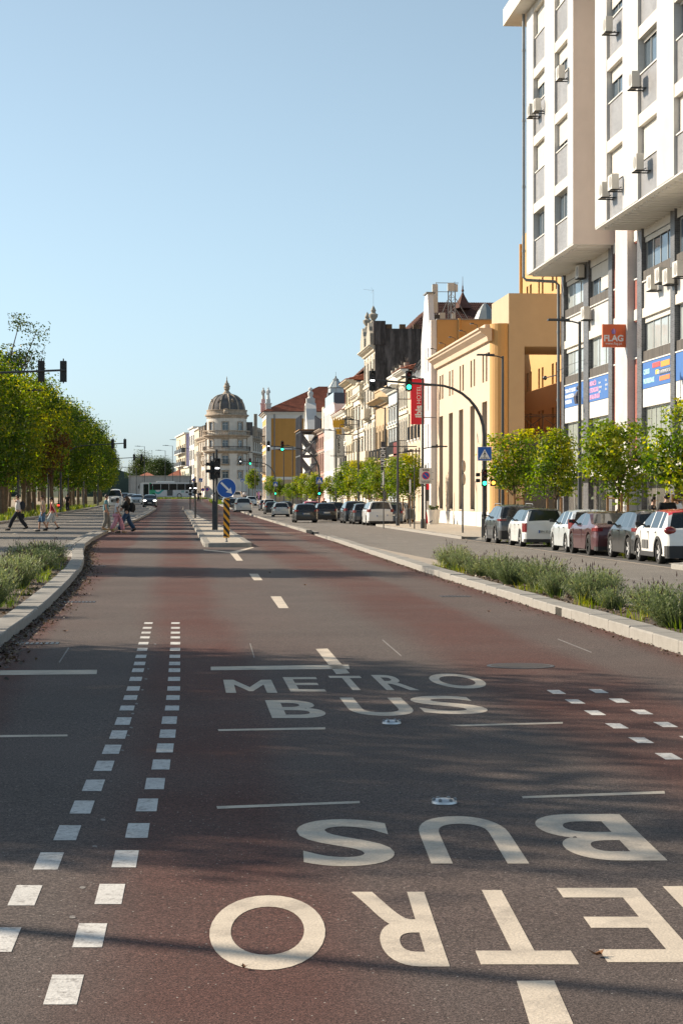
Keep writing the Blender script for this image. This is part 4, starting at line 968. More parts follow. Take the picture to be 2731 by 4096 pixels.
# tall narrow house with battlements and a black party wall
t, L_, H, zb, ops, fm_ = row_house('battlement_house', 'tall ornate house with gabled top, battlements and soot black side wall', 1456, 1502, 16.0, 4, [(2.4, 4.4), (6.0, 8.6), (10.0, 12.4), (13.2, 14.9)], WHW, STONE, arch=True, depth=17, roof=None, cor=.7, sidem=SOOT, hood=True)
for k, (z, s0, s1) in enumerate([(9.6, .25, .75), (5.6, .15, .85), (2.2, .3, .7)]): balcony(t, fm_, L_*(s0+.1), L_*(s1-.1), z - zb, .7, STONE_, .85, panel=STONE)
MB().box(-.12, .3, -17, .05, 0, H + 1.6).build('party_wall', SOOT, t)
for i in range(13): MB().box(-.14, .32, -1.25*i - 1.5, -1.25*i - .95, H + 1.6, H + 2.0).build('merlon', M('lichen_stone', (.13, .08, .045), .95, .5, 3), t)
MB().box(-.2, .9, -.9, .2, H + .1, H + 2.3).build('corner_turret', SOOT, t)
for i, x in enumerate((2.2, 8.4)):
    b = MB(); b.prism_y([(x-2.0, H+.1), (x-1.9, H+1.2), (x-1.1, H+1.5), (x-.9, H+1.9), (x-.3, H+2.3), (x+.3, H+2.3), (x+.9, H+1.9), (x+1.1, H+1.5), (x+1.9, H+1.2), (x+2.0, H+.1)], -.5, .5); b.build('scrolled_gable', STONE_, t)
    b = MB(); b.lathe([(.0, 0), (.3, 0), (.3, .12), (.16, .22), (.4, .55), (.44, .8), (.24, .9), (.2, 1.02), (.26, 1.15), (.12, 1.45), (0, 1.65)], 10, (x, 0, H+2.3)); b.build('gable_urn', STONE_, t, smooth=True)
A1 = thing('television_aerial', 'thin rooftop television aerial above the ornate gable', 'aerial', (TI, onX(1502, TI) + 2.2, zb + H + 3.9), 0, None, .42)
b = MB(); b.tube([(0, 0, -.1), (0, 0, 3.6)], .03, 5); b.tube([(0, 0, 3.4), (-2.2, -.2, 3.6)], .018, 4)
for k in range(7): x = -.4 - k * .28; b.tube([(x, -.45, 3.45+.02*k), (x, .35, 3.45+.02*k)], .01, 4)
for s in (-1, 1): b.tube([(-.1, 0, 3.4), (-.5, 0, 3.4 + s*.7)], .015, 4)
b.build('aerial', METAL_GR, A1)
# big dark tiled roof with spirelet behind the houses
BR = thing('tiled_roof_house', 'large house roof of dark red tiles with a pointed spirelet', 'building', (19.5, 200, .1), 0)
p = [at(px, py, d) for px, py, d in ((1480, 1400, 185), (1727, 1281, 165), (1960, 1281, 165))]
zr = at(1900, 1207, 211).z - .1; ze = 16.0
MB().box(.5, 19, .5, 34, 0, ze).build('wall', WHW, BR)
rf = MB().add([(0, 0, ze), (19.5, 0, ze), (19.5, 34.5, ze), (0, 34.5, ze), (7, 10, zr), (19.5, 10, zr), (19.5, 24, zr), (7, 24, zr)], [(0,1,5,4), (0,4,7,3), (4,5,6,7), (7,6,2,3), (1,2,6,5)]).build('roof', DTILE, BR)
tiled(rf, (0, 0, ze), (19.5, 0, ze), (19.5, 10, zr), (7, 10, zr), DTILE); tiled(rf, (0, 34.5, ze), (0, 0, ze), (7, 10, zr), (7, 24, zr), DTILE)
q = at(1850, 1207, 210)
b = MB(); b.lathe([(1.0, -.7), (.6, .0), (.25, .6), (.1, .95), (.06, 1.05), (.16, 1.15), (.07, 1.4), (.07, 1.6), (.03, 1.8), (.015, 2.7)], 6, (q.x - 19.5, q.y - 200, q.z - .1)); b.build('spirelet', DTILE, BR)
q = at(1940, 1235, 203); b = MB(); b.lathe([(1.25, -1.3), (.75, -.2), (.25, .5), (0, .6)], 8, (q.x - 19.5, q.y - 200, q.z - .1)); b.build('glazed_cupola', M('grey_cupola', (.25, .27, .27), .4, .1, 2), BR)
t, L_, H, zb, ops, fm_ = row_house('urn_house', 'white house with a carved corner bay beside the battlement house', 1411, 1456, 12.4, 4, [(2.3, 4.2), (5.6, 7.9), (9.2, 11.2)], WHW, STONE, balc=(1,), bpanel=STONE, roof='parapet', hood=True)
b = MB(); b.box(.2, 2.2, -.2, .45, 12.0 - zb, 13.2 - zb); b.box(.1, 2.3, -.2, .6, 13.2 - zb, 13.4 - zb); b.box(.1, 2.3, -.2, .6, 11.8 - zb, 12.0 - zb); b.prism_x([(0, 11.0 - zb), (.45, 11.8 - zb), (0, 11.8 - zb)], .4, 2.0); b.build('carved_bay', STONE, t)
t, L_, H, zb, ops, fm_ = row_house('balcony_house', 'cream house with brown iron balconies and slate side wall', 1383, 1413, 14.3, 3, [(2.3, 4.4), (5.5, 7.7), (9.6, 11.9), (12.3, 13.5)], CRW, CRW, balc=(1, 2), cor=.8, sidem=M('slate_cladding', (.13, .12, .13), .8, .2, 2))
t, L_, H, zb, ops, fm_ = row_house('sign_house', 'white house carrying the crowned restaurant sign', 1336, 1383, 11.6, 5, [(2.3, 4.2), (5.6, 7.8), (8.6, 10.6)], WHW, WHW, cor=.45)
MB().prism_x([(.2, H+.3), (-4, H+4.4), (-8, H+.3)], 1, 6).build('white_dormer', WHW, t)
t, L_, H, zb, ops, fm_ = row_house('modern_white_house', 'plain white modern house with rows of thin slot windows', 1296, 1338, 13.2, 9, [(2.0, 4.6), (5.4, 8.0), (9.2, 12.4)], BLW, BLW, trim=False, ww=.4, cor=.12, roof=None)
MB().box(2, L_-2, -.1, .0, H+.1, H+1.4).build('glass_balustrade', M('pale_blue_glass', (.50, .62, .68), .15, .05, 1), t)
MB().box(.0, L_*.4, -8, -2, H, H+2.6).build('roof_storey', M('mauve_render', (.38, .28, .36), .9, .1, 1), t)
t, L_, H, zb, ops, fm_ = row_house('pink_ruin', 'derelict pink house front held up by steel shoring', 1262, 1296, 10.8, 5, [(2.4, 4.4), (5.6, 7.8), (8.6, 9.9)], PNK, M('flaking_stone', (.42, .34, .28), .9, .3, 3, .3, 25, streak=.5), cor=.6, gm=GLASS_D, roof=None)
MB().box(1, 4, -2, 0, H, H + 2.9).build('broken_wall', STONE, t)
# crowned restaurant sign
q0, q1 = at(1334, 1832, 209), at(1374, 1712, 209)
D = thing('restaurant_sign', 'tall white blade sign reading D. Pedro with a yellow crown on top', 'sign', (q1.x, q1.y, q0.z), 0); w_, h_ = q1.x - q0.x, q1.z - q0.z
MB().box(-w_, 0, -.1, .1, 0, h_).build('sign_panel', WHITEP, D)
YS = M('yellow_sign', (.72, .40, .03), .6, .05, 2); DKT = M('sign_black', (.03, .025, .025), .6, 0)
b = MB(); cw = w_ * 1.3; x0 = -w_/2 - cw/2; pts = [(x0 + cw*.1, h_ + .05), (x0, h_ + 1.25)]
for i in range(4): pts += [(x0 + cw*(.13 + .2*i), h_ + .75), (x0 + cw*(.25 + .17*i), h_ + 1.2)]
pts += [(x0 + cw*.87, h_ + .75), (x0 + cw, h_ + 1.25), (x0 + cw*.9, h_ + .05)]
b.prism_y(pts, -.12, .12); b.build('crown', YS, D)
MB().box(-w_*.78, -w_*.22, -.12, -.1, h_*.79, h_*.97).build('yellow_field', YS, D); wtext(D, 'icola', .3, DKT, (-w_*.5, -.125, h_*.87), 0)
for s, z in (('D.', .7), ('P', .56), ('e', .48), ('d', .39), ('r', .3), ('o', .22)): wtext(D, s, .55, DKT, (-w_*.5, -.11, h_*z), 0, .01)
wtext(D, 'RESTAURANTE', .26, DKT, (-w_*.5, -.11, h_*.07), 0)
[MB().tube([(0, 0, h_*z), (TI - q1.x + .2, 0, h_*z)], .05, 5).build('bracket', METAL_DK, D) for z in (.2, .8)]
q0, q1 = at(1523, 1960, 150), at(1541, 1766, 150)
D = thing('hotel_blade_sign', 'narrow black vertical sign reading HOTEL JARDIM', 'sign', (q1.x, q1.y, q0.z), 0); w_, h_ = q1.x - q0.x, q1.z - q0.z
MB().box(-w_, 0, -.08, .08, 0, h_).build('sign_panel', M('sign_charcoal', (.03, .032, .04), .5, 0), D); wtext(D, 'HOTEL JARDIM', .46, WHS, (-w_/2, -.085, h_*.47), rot=(PI/2, -PI/2, 0))
[MB().tube([(0, 0, h_*z), (TI - q1.x + .2, 0, h_*z)], .04, 5).build('bracket', METAL_DK, D) for z in (.1, .9)]
# open iron sign frames
for i, (px, py, d, lab) in enumerate([(1380, 1738, 200, 'empty square iron sign frame beside the crowned sign'), (1615, 1596, 150, 'empty square iron sign frame beside the red hotel sign')]):
    q = at(px, py, d); t = thing('empty_hanging_sign', lab, 'sign frame', (q.x, q.y, q.z), 0, 'empty iron sign frames')
    b = MB(); s = 1.0
    for a_, c_ in (((-s/2, 0), (s/2, 0)), ((s/2, 0), (s/2, s)), ((s/2, s), (-s/2, s)), ((-s/2, s), (-s/2, 0))): b.tube([(a_[0], 0, a_[1]), (c_[0], 0, c_[1])], .035, 5)
    b.tube([(s/2, 0, 0), (TI - q.x + .05, 0, 0)], .03, 5); b.tube([(s/2, 0, s), (TI - q.x + .05, 0, s)], .03, 5); b.build('frame', FRAME_D, t)
# lantern dome far on a roof
q = at(1356, 1562, 270); GLN = thing('glazed_lantern', 'white iron and glass roof lantern with a pointed top', 'lantern', (q.x, q.y + 6, q.z), 0, None, .42)
MB().box(-2.7, 2.7, -2.7, 2.7, -38, 0).build('base', M('grey_slate', (.09, .10, .12), .6, .15, 2), GLN)
b = MB(); prof = [(2.6, 0), (2.45, 1.6), (2.75, 1.7), (.9, 4.2), (.95, 4.4), (.25, 5.0), (.12, 5.6)]; b.lathe(prof, 8); b.build('glass', M('lantern_glass', (.50, .55, .55), .2, .1, 1), GLN)
b = MB()
for j in range(8):
    a = j * PI / 4; b.tube([(r * math.cos(a), r * math.sin(a), z) for r, z in prof], .07, 4)
for r, z in prof[:6]: b.tube([(r * math.cos(k*PI/4), r * math.sin(k*PI/4), z) for k in range(9)], .06, 4)
b.tube([(0, 0, 5), (0, 0, 7)], .06, 5); b.build('iron_frame', M('lantern_iron', (.16, .16, .15), .6, .1, 3), GLN)
STONE = STONE_
# ------------------------------------------------------------------ shored ruin front, ochre palace
GB = thing('baroque_gable', 'free standing white stone gable front with a curved slope and urn', 'facade', (17.6, 276, G(17.6, 276) + .12), 0)
MARB = M('white_marble', (.62, .61, .58), .8, .12, 1.2, .2, 20, streak=.3, stcol=(.36, .36, .35))
b = MB(); pts = [(-7, 0), (-7, 8.6), (-4, 9.1), (-1, 10.4), (1.2, 12.2), (2.6, 13.8), (3.6, 14.6), (5.2, 14.6), (6.6, 13), (8.8, 10.6), (12.5, 9.0), (12.5, 0)]
b.prism_x(pts, -.6, .6); b.build('wall', MARB, GB)
b = MB(); cp = pts[1:-1]
for (a, c), (e, g) in zip(cp, cp[1:]): b.prism_x([(a, c), (e, g), (e, g + .3), (a, c + .3)], -.75, .7)
b.build('raking_coping', WHITEP, GB)
MB().box(-.6, .6, 3.8, 5.0, 14.6, 15.6).build('pedestal', MARB, GB)
b = MB(); b.lathe([(0, 0), (.45, 0), (.45, .1), (.3, .25), (.42, .7), (.38, .9), (.2, 1.05), (.2, 1.15), (.3, 1.25), (.3, 1.4), (.15, 1.55), (0, 1.6)], 10, (0, 4.4, 15.6)); b.build('urn', MARB, GB, smooth=True)
SF = thing('steel_shoring', 'tall grey steel shoring frame in front of the ruin', 'scaffold', (15.2, 262, G(15.2, 262) + .12), 0)
STEEL = M('shoring_steel', (.10, .11, .125), .6, .15, 3)
for x in (0, 2.6):
    for k in range(5): MB().box(x - .13, x + .13, k*2.6 - .13, k*2.6 + .13, 0, 12.6 if x == 0 else 12.0 + .25*k).build('post', STEEL, SF)
for z in (.6, 4.0, 7.2, 10.4):
    b = MB()
    for k in range(5): b.box(0, 2.6, k*2.6 - .09, k*2.6 + .09, z, z + .2)
    for x in (0, 2.6): b.box(x - .09, x + .09, 0, 10.4, z, z + .2)
    b.build('beam', STEEL, SF)
for k in range(5):
    for z in (.6, 3.8, 7.0):
        b = MB(); y = k * 2.6; b.tube([(.1, y, z), (2.5, y, z + 3.2)], .09, 5); b.tube([(2.5, y, z), (.1, y, z + 3.2)], .09, 5); b.build('brace', STEEL, SF)
for z in (2.6, 6.4, 9.9): MB().box(2.5, 5.0, -.4, 1.0, z, z + .22).build('bracket_arm', STEEL, SF)
MB().box(-.3, 3.0, -.5, 10.8, 10.65, 10.75).build('platform', M('scaffold_boards', (.35, .2, .09), .8, .3, 3), SF)

dF = 330.; xc = at(1066, 0, dF).x; YF = at(1066, 0, dF).y
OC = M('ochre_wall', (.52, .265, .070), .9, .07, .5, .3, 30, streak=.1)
OCL = M('ochre_wall_sunlit', (.60, .34, .10), .9, .07, .5, .3, 30)  # paler copy of the ochre, sunlight painted into the street face
PB = thing('ochre_palace', 'large ochre house with white corner strips and red hipped tile roof', 'building', (xc, YF, G(xc, YF) + .1), PI/2)
zf = -PB.location.z; fp, _ = fmap(0); ep, ea = emap(0)
zz = lambda py: CH - (py - HY) / F * dF + zf
LW, DW = 17, 19.0
ops = [(1.8 + i * 3.1, 3.1 + i * 3.1, z, z + h) for i in range(5) for z, h in ((.9, 2.6), (5.2, 3.0), (10.2, 2.8))]
b = MB(); wall(b, fp, 0, LW, 0, zz(1673), ops, .25, thick=.4); b.build('wall', OCL, PB)
for i, o in enumerate(ops):
    window(PB, fp, 0, *o, .2, 'cross', FRAME_W, GLASS_W); surround(PB, fp, 0, *o, WHITEP, .2, .07)
    if 5 < o[2] < 11 and o[0] < 6: balcony(PB, fp, o[0]-.4, o[1]+.4, o[2], .8, STONE, 1.1)
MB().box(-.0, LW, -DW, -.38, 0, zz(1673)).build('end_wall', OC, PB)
MB().box(-.04, LW, -DW, -.3, 0, zz(1918)).build('ground_storey', M('beige_render', (.46, .34, .22), .9, .1, .8, .2, 30), PB)
for z, h in ((zz(1798), .45), (zz(1918), .45)): MB().box(-.1, LW, -DW, .06, z, z + h).build('string_course', WHITEP, PB)
MB().box(-.09, .9, -.75, .08, 0, zz(1673)).build('corner_strip', WHITEP, PB); 
MB().box(-.09, LW, -DW, .05, zz(1673), zz(1655)).build('frieze', WHITEP, PB)
b = MB(); b.box(-.35, LW + .3, -DW, .35, zz(1655), zz(1650)); b.box(-.6, LW + .3, -DW, .6, zz(1650), zz(1647)); b.build('cornice', WHITEP, PB)
ze, zr = zz(1646), zz(1548) + .6
rf = MB().add([(-.8, .8, ze), (-.8, -DW, ze), (LW, -DW, ze), (LW, .8, ze), (8.4, -9.2, zr), (8.4, -DW, zr)], [(0, 1, 5, 4), (0, 4, 3), (3, 4, 5, 2)]).build('roof', tilemat(), PB)
tiled(rf, (-.8, .8, ze), (-.8, -DW, ze), (8.4, -DW, zr), (8.4, -9.2, zr), tilemat(), .32, .5)
MB().tube([(-.2, -1.3, ze), (-.2, -1.3, 0)], .08, 6).build('downpipe', METAL_GR, PB)
b = MB(); b.tube([(-.15, -10.6, zz(1790)), (-.2, -10.2, zz(1815)), (-.15, -9.6, zz(1822)), (-.15, -9.2, zz(1795)), (-.15, -2, zz(1800))], .04, 4); b.build('cable', BLACKP, PB)
for i, (px, py, m, s) in enumerate([(1053, 1640, M('pink_stone', (.62, .42, .40), .8, .1, 2), .95), (1073, 1640, WHITEP, 1.1)]):
    q = at(px, py, dF + (3 if i == 0 else .5)); t = thing('roof_statue', ['draped statue on a pinkish pedestal at the roof corner', 'draped statue on a white pedestal at the roof corner'][i], 'statue', (q.x, q.y, q.z), 0, 'statues on the ochre house roof', .82)
    MB().box(-.55, .55, -.5, .5, -.4, 1.2).box(-.7, .7, -.62, .62, 1.2, 1.4).box(-.4, .4, -.4, .4, 1.4, 2.2).build('pedestal', m, t)
    b = MB(); b.tube([(0, 0, 2.2), (.02, 0, 2.7), (0, 0, 3.3), (.03, 0, 3.75), (.02, 0, 4.05), (0, 0, 4.25), (0, 0, 4.4), (.02, 0, 4.6)], [.34, .27, .25, .31, .28, .1, .16, .09], 9); b.tube([(.26, 0, 4.0), (.38, -.1, 3.6), (.2, -.25, 3.4)], [.1, .08, .06], 6); b.tube([(-.26, 0, 4.0), (-.36, 0, 3.5), (-.3, -.1, 3.1)], [.1, .08, .06], 6)
    b.build('figure', WHITEP if i else M('weathered_marble', (.5, .47, .42), .8, .2, 4), t, smooth=True)

# ------------------------------------------------------------------ the domed corner hotel
AS = M('astoria_render', (.66, .61, .54), .9, .12, .6, .2, 20, streak=.35, stcol=(.26, .21, .16))
AST = M('weathered_limestone', (.42, .34, .26), .9, .3, 1.2, .4, 14, streak=.5, stcol=(.07, .06, .05))
DOME = M('dome_slate', (.11, .102, .10), .85, .35, 1.0, .3, 12, streak=.5, stcol=(.18, .17, .16))
cx, cy = 9.85, 474.0; gz = G(cx, cy)
HT = thing('domed_hotel', 'ornate pale corner hotel with a round tower, dark ribbed dome and finial', 'building', (cx, cy, gz), 0)
Za = lambda py: CH - (py - HY) / F * 470 - gz
RT_ = 4.7
def tm(s, w, z, r=RT_): a = -PI/2 - .10 + s / RT_; return ((r + w) * math.cos(a), (r + w) * math.sin(a), z)
angs = [0, 47, -47, 94, -94]; ops = []; SW = .72
rowsA = [(Za(1913), Za(1885)), (Za(1855), Za(1822)), (Za(1790), Za(1760)), (Za(1721), Za(1688))]
for a in angs:
    for z0, z1 in rowsA: s = R(a) * RT_; ops.append((s - SW, s + SW, z0, z1))
ex = [R(k * 7.5) * RT_ for k in range(-24, 25)]
b = MB(); wall(b, tm, -PI*RT_, PI*RT_, 0, Za(1662), ops, .25, ex, .3); b.build('tower_wall', AS, HT)
for i, o in enumerate(ops):
    sc = (o[0] + o[1]) / 2; ang = -PI/2 - .10 + sc / RT_ + PI/2; m = (lambda s, w, z, sc=sc, ang=ang: ((RT_ + w) * math.sin(ang) + (s - sc) * math.cos(ang), -(RT_ + w) * math.cos(ang) + (s - sc) * math.sin(ang), z))
    # local frame: x along the wall, y outward
    mm = lambda s, w, z, sc=sc, ang=ang: ((RT_ + w) * math.cos(ang - PI/2) - (s - sc) * math.sin(ang - PI/2) * -1 * -1, 0, z)
    a_ = ang - PI/2; out = Vector((math.cos(a_), math.sin(a_), 0)); al = Vector((math.sin(a_), -math.cos(a_), 0))
    def wm_(s, w, z, out=out, al=al, sc=sc): v = out * (RT_ + w) + al * (s - sc); return (v.x, v.y, z)
    rz = math.atan2(al.y, al.x); k = i % 4
    window(HT, wm_, rz, o[0], o[1], o[2], o[3], .2, 'cross', FRAME_W, GLASS_W)
    surround(HT, wm_, rz, o[0], o[1], o[2], o[3], AST, .16, .1, arch=k in (1, 2), hood=k == 0)
    if k == 1: balcony(HT, wm_, o[0]-.35, o[1]+.35, o[2]-.05, .7, AST, 1.0)
def ring(name, prof, mat, n=40): b = MB(); b.lathe(prof, n); return b.build(name, mat, HT, smooth=True, ang=30)
z = Za(1803); ring('balcony_ring', [(RT_-.1, z-.7), (RT_+.3, z-.5), (RT_+1.0, z-.15), (RT_+1.0, z+.05), (RT_-.1, z+.05)], AST)
b = MB(); railing(b, lambda s, w, zz: tm(s, w, zz), -PI*RT_*.75, PI*RT_*.75, .9, z + .05, .95, .28, .035, False)
for k in range(-30, 31): a = -PI/2 + k * .075; c = -PI/2 + (k+1) * .075; b.tube([((RT_+.9)*math.cos(a), (RT_+.9)*math.sin(a), z+1.0), ((RT_+.9)*math.cos(c), (RT_+.9)*math.sin(c), z+1.0)], .06, 4, False)
b.build('railing', M('dark_iron', (.06, .05, .045), .7, .2, 3), HT)
z = Za(1740); ring('main_cornice', [(RT_-.1, z-.9), (RT_+.25, z-.8), (RT_+.4, z-.4), (RT_+.95, z-.15), (RT_+1.0, z+.1), (RT_-.1, z+.1)], AST)
b = MB()
for k in range(56): a = k * PI / 28; b.lathe([(.05, .1), (.1, .35), (.05, .6), (.08, .9)], 6, ((RT_+.75)*math.cos(a), (RT_+.75)*math.sin(a), z))
b.build('balusters', AST, HT, smooth=True); ring('balustrade_rail', [(RT_+.6, z+.9), (RT_+.92, z+.9), (RT_+.92, z+1.1), (RT_+.6, z+1.1), (RT_+.6, z+.9)], AST)
z = Za(1660); ring('drum_cornice', [(RT_-.1, z-.8), (RT_+.1, z-.7), (RT_+.2, z-.3), (RT_+.55, z-.1), (RT_+.55, z+.15), (RT_+.1, z+.3), (RT_+.05, z+1.05), (RT_+.2, z+1.1), (RT_+.2, z+1.3), (4.2, z+1.35)], AST)
z0 = Za(1643); hD = Za(1574) - z0
prof = [(4.3 * math.cos(t) ** .8 if t < 1.5 else 0.05, z0 + hD * math.sin(t) * 1.02) for t in [k * PI / 2 / 14 for k in range(14)]]; prof = [p for p in prof if p[0] > .8] + [(.85, z0 + hD)]
dm = ring('dome', prof, DOME)
for k in range(12):
    a = k * PI / 6 + .13; b = MB(); b.tube([((r + .03) * math.cos(a), (r + .03) * math.sin(a), zz_) for r, zz_ in prof], [.17] * (len(prof) - 3) + [.13, .11, .1], 5); b.build('rib', AST, dm)
for k in range(8):
    a = -PI/2 - .10 + k * PI / 4 + PI/8 * .0 + R(24); r = 4.12; h = z0 + hD * .48
    b = MB(); b.lathe_y([(.55, -.1), (.55, .12), (.32, .16), (.3, .0), (.0, .0)], 12, (0, 0, 0)); b.box(-.5, .5, -.1, .12, -.75, -.45); b.prism_y([(-.35, .5), (0, .95), (.35, .5)], -.1, .1)
    inst(b.mesh('dormer', AST), 'dormer', dm, (r*math.cos(a)*.93, r*math.sin(a)*.93, h), a - PI/2)
z = Za(1574); ring('finial_base', [(1.15, z-.35), (1.45, z-.15), (1.35, z+.1), (.95, z+.25), (.8, z+.5), (.5, z+.8), (.55, z+1.1), (.75, z+1.3), (.6, z+1.6), (.85, z+1.75), (.7, z+2.1), (.5, z+2.3), (.6, z+2.5), (.28, z+2.8), (.2, z+3.2), (.08, z+3.5), (.12, z+3.7), (.03, z+4.3)], AST, 12)
b = MB(); b.lathe([(.0, 0), (.55, .0), (.7, .5), (.5, .9), (.65, 1.1), (0, 1.2)], 10); inst(b.mesh('cartouche', AST), 'cartouche', HT, (-.3, -RT_ - .25, Za(1655)))
def wing(name, A, B, H1, n, fl, mans, dep):
    A, B = Vector(A), Vector(B); L_ = (B - A).length; ang = math.atan2((B - A).y, (B - A).x)
    o = inst(None, name, HT, (A.x - cx, A.y - cy, 0), ang); fw, _ = fmap(0); pit = L_ / n; ops = [((i+.5)*pit - .62, (i+.5)*pit + .62, z0, z1) for z0, z1 in fl for i in range(n)]
    b = MB(); wall(b, fw, 0, L_, 0, H1, ops, .25); b.build('wall', AS, o)
    for i, q in enumerate(ops):
        me, g = win_mesh(q[1]-q[0], q[3]-q[2], 'cross', FRAME_W); inst(me, 'window', o, fw(q[0], -.2, q[2])); inst(g.mesh('pane', GLASS_W), 'pane', o, fw(q[0], -.2, q[2]))
        surround(o, fw, 0, *q, AST, .16, .12, arch=True)
        if i // n == 1 and i % 2 == 0:
            b = MB(); b.box(q[0]-.3, q[1]+.3, -.02, .7, q[2]-.3, q[2]-.05); railing(b, fw, q[0]-.3, q[1]+.3, .66, q[2]-.05, 1.0, .2, .02); b.build('balcony', AST, o)
    for z in (Za(1803), Za(1740)): cornice(o, fw, 0, L_, z, AST, .9, .9)
    b = MB(); b.prism_x([(.1, H1), (-1.3, H1 + mans), (-dep, H1 + mans), (-dep, H1)], 0, L_); b.build('mansard', DOME, o)
    for i in range(n):
        x = (i + .5) * pit; b = MB(); b.box(x-.6, x+.6, -1.6, .05, H1, H1 + mans*.6); b.prism_y([(x-.75, H1 + mans*.6), (x, H1 + mans*.95), (x+.75, H1 + mans*.6)], -1.6, .12); b.build('dormer', AST, o)
    MB().box(0, L_, -dep, -.28, 0, H1).build('core', AS, o)
    return o
fl = [(Za(1913), Za(1885)), (Za(1855), Za(1826)), (Za(1790), Za(1762)), (Za(1950), Za(1925))]
wing('street_wing', (6.0, 472.5, 0), (3.3, 503, 0), Za(1740), 7, fl, 3.2, 10)
wg = wing('side_wing', (19.9, 510, 0), (13.6, 473.5, 0), Za(1742), 9, fl, 3.2, 9)
for x, h in ((3.0, 5.4), (-4.2, 4.6)):
    MB().box(x + 4 - .4, x + 4 + .4, 5, 6, Za(1740), Za(1740) + h).build('chimney', AST, HT)
# giant columns on the street wing
for px in (800, 833):
    q = at(px, 1806, 474 if px > 820 else 482); b = MB(); b.lathe([(.75, 0), (.75, .4), (.6, .5), (.6, q.z - gz - 1.2), (.85, q.z - gz - .6), (.85, q.z - gz), (0, q.z - gz)], 12); inst(b.mesh('giant_column', AS), 'giant_column', HT, (q.x - cx - .3, q.y - cy - .6, 0))
# houses beyond, where the street bends away
def far_house(name, label, pxN, dN, pxF, dF_, H, bays, floors, wm, endw, trim=True, balc=(), dep=12, extra=None):
    A, B = at(pxN, 0, dN), at(pxF, 0, dF_); A.z = B.z = 0; L_ = (B - A).length; ang = math.atan2((B - A).y, (B - A).x); g = G(A.x, A.y)
    t = thing(name, label, 'building', (A.x, A.y, g), ang); fw, _ = fmap(0); H -= g; pit = L_ / bays
    ops = [((i+.5)*pit - pit*.3, (i+.5)*pit + pit*.3, z0-g, z1-g) for z0, z1 in floors for i in range(bays)]
    b = MB(); wall(b, fw, 0, L_, 0, H, ops, .3); b.build('wall', wm, t)
    for i, o in enumerate(ops): window(t, fw, 0, *o, .2, 'two', FRAME_D, GLASS_W)
    for k in balc:
        z = floors[k][0] - g; b = MB(); b.box(0, L_*.8, 0, 1.1, z-.25, z); o = b.build('balcony', WHITEP, t); MB().box(0, L_*.8, 1.02, 1.08, z, z + 1.1).box(-.02, .04, 0, 1.08, z, z+1.1).build('railing', METAL_DK, o)
    MB().box(0, L_, -dep, -.3, 0, H - .02).build('end_wall', endw, t); MB().box(-.15, L_ + .1, -dep, .4, H, H + .35).build('roof_edge', WHITEP, t)
    return t, H, L_
LIL = M('lilac_render', (.36, .34, .52), .9, .06, .8)
far_house('cream_gabled_house', 'cream house with brown hipped dormers past the domed hotel', 799, 506, 778, 528, 20.3, 4, [(4.5, 6.6), (8.5, 10.6), (12.4, 14.4), (16.2, 18.2)], CRW, CRW)
t, H, L_ = far_house('white_office_block', 'white office block with grey window columns beside the lilac building', 777, 529, 757, 548, 21.4, 3, [(5.0, 7.6), (9.0, 11.6), (13.0, 15.6), (17.0, 19.6)], WHITEP, WHITEP)
t, H, L_ = far_house('lilac_building', 'modern block with lilac end wall and dark balconies', 741, 552, 705, 590, 20.6, 5, [(4.3, 6.6), (7.9, 10.2), (11.8, 14.0), (15.4, 17.8)], CRW, LIL, balc=(1, 2, 3), dep=3.2)
t, H, L_ = far_house('low_cream_house', 'low cream house in front of the lilac end wall', 757, 540, 740, 551, 11.0, 2, [(4.3, 6.4), (7.6, 9.4)], M('pale_green_render', (.50, .52, .42), .9, .08, 1), CRW, dep=5)
# low walls and roofs behind the bus
def gz_(px, d): v = at(px, 0, d); return G(v.x, v.y)
p, q = at(515, 0, 440), at(712, 0, 440); g = G(p.x, p.y)
W1 = thing('boundary_wall', 'long pale grey wall behind the passing bus', 'wall', (p.x, p.y, g), 0)
MB().box(0, q.x - p.x + 3, 0, .6, 0, at(600, 1906, 440).z - g).build('wall', M('grey_old_render', (.42, .40, .37), .9, .15, .5, .2, 15, streak=.4), W1)
MB().box(-.2, q.x - p.x + 3, -.15, .75, at(600, 1906, 440).z - g, at(600, 1902, 440).z - g).build('coping', STONE, W1)
for i, (a, c, py0, py1, d, lab) in enumerate([(553, 622, 1906, 1889, 458, 'small house with red hipped roof behind the long wall'), (668, 722, 1906, 1876, 470, 'house with red tile roof beside the modern block')]):
    p, q = at(a, py0, d), at(c, py0, d); g = G(p.x, p.y); w = q.x - p.x; H = p.z - g; hr = at(a, py1, d).z - g
    t = thing('far_house', lab, 'house', (p.x, p.y, g), 0, 'houses behind the wall'); MB().box(.3, w - .3, .3, 8, 0, H).build('wall', WHW, t)
    ridge = w * .5 if i == 0 else w * .95
    rf = MB().add([(-.3, -.3, H), (w + .3, -.3, H), (w + .3, 8.3, H), (-.3, 8.3, H), (ridge - .1, 4, hr), (ridge + .1, 4, hr)], [(0, 1, 5, 4), (1, 2, 5), (2, 3, 4, 5), (3, 0, 4)]).build('roof', tilemat(), t)
b = MB(); pts = []
for k in range(60):
    x = -420 + k * 14; pts.append((x, 1500 + 60 * math.sin(k * .7), 2.7 + 16 + 7 * math.sin(k * .31) + 4 * math.sin(k * .83)))
b.add([(x, y, 0) for x, y, z in pts] + pts + [(x, y + 700, 0) for x, y, z in pts], [f for k in range(59) for f in ((k, k+1, 61+k, 60+k), (60+k, 61+k, 121+k, 120+k))])
struct(b.build('distant_hills', M('hill_green', (.05, .07, .05), .95, .4, .02), smooth=True))
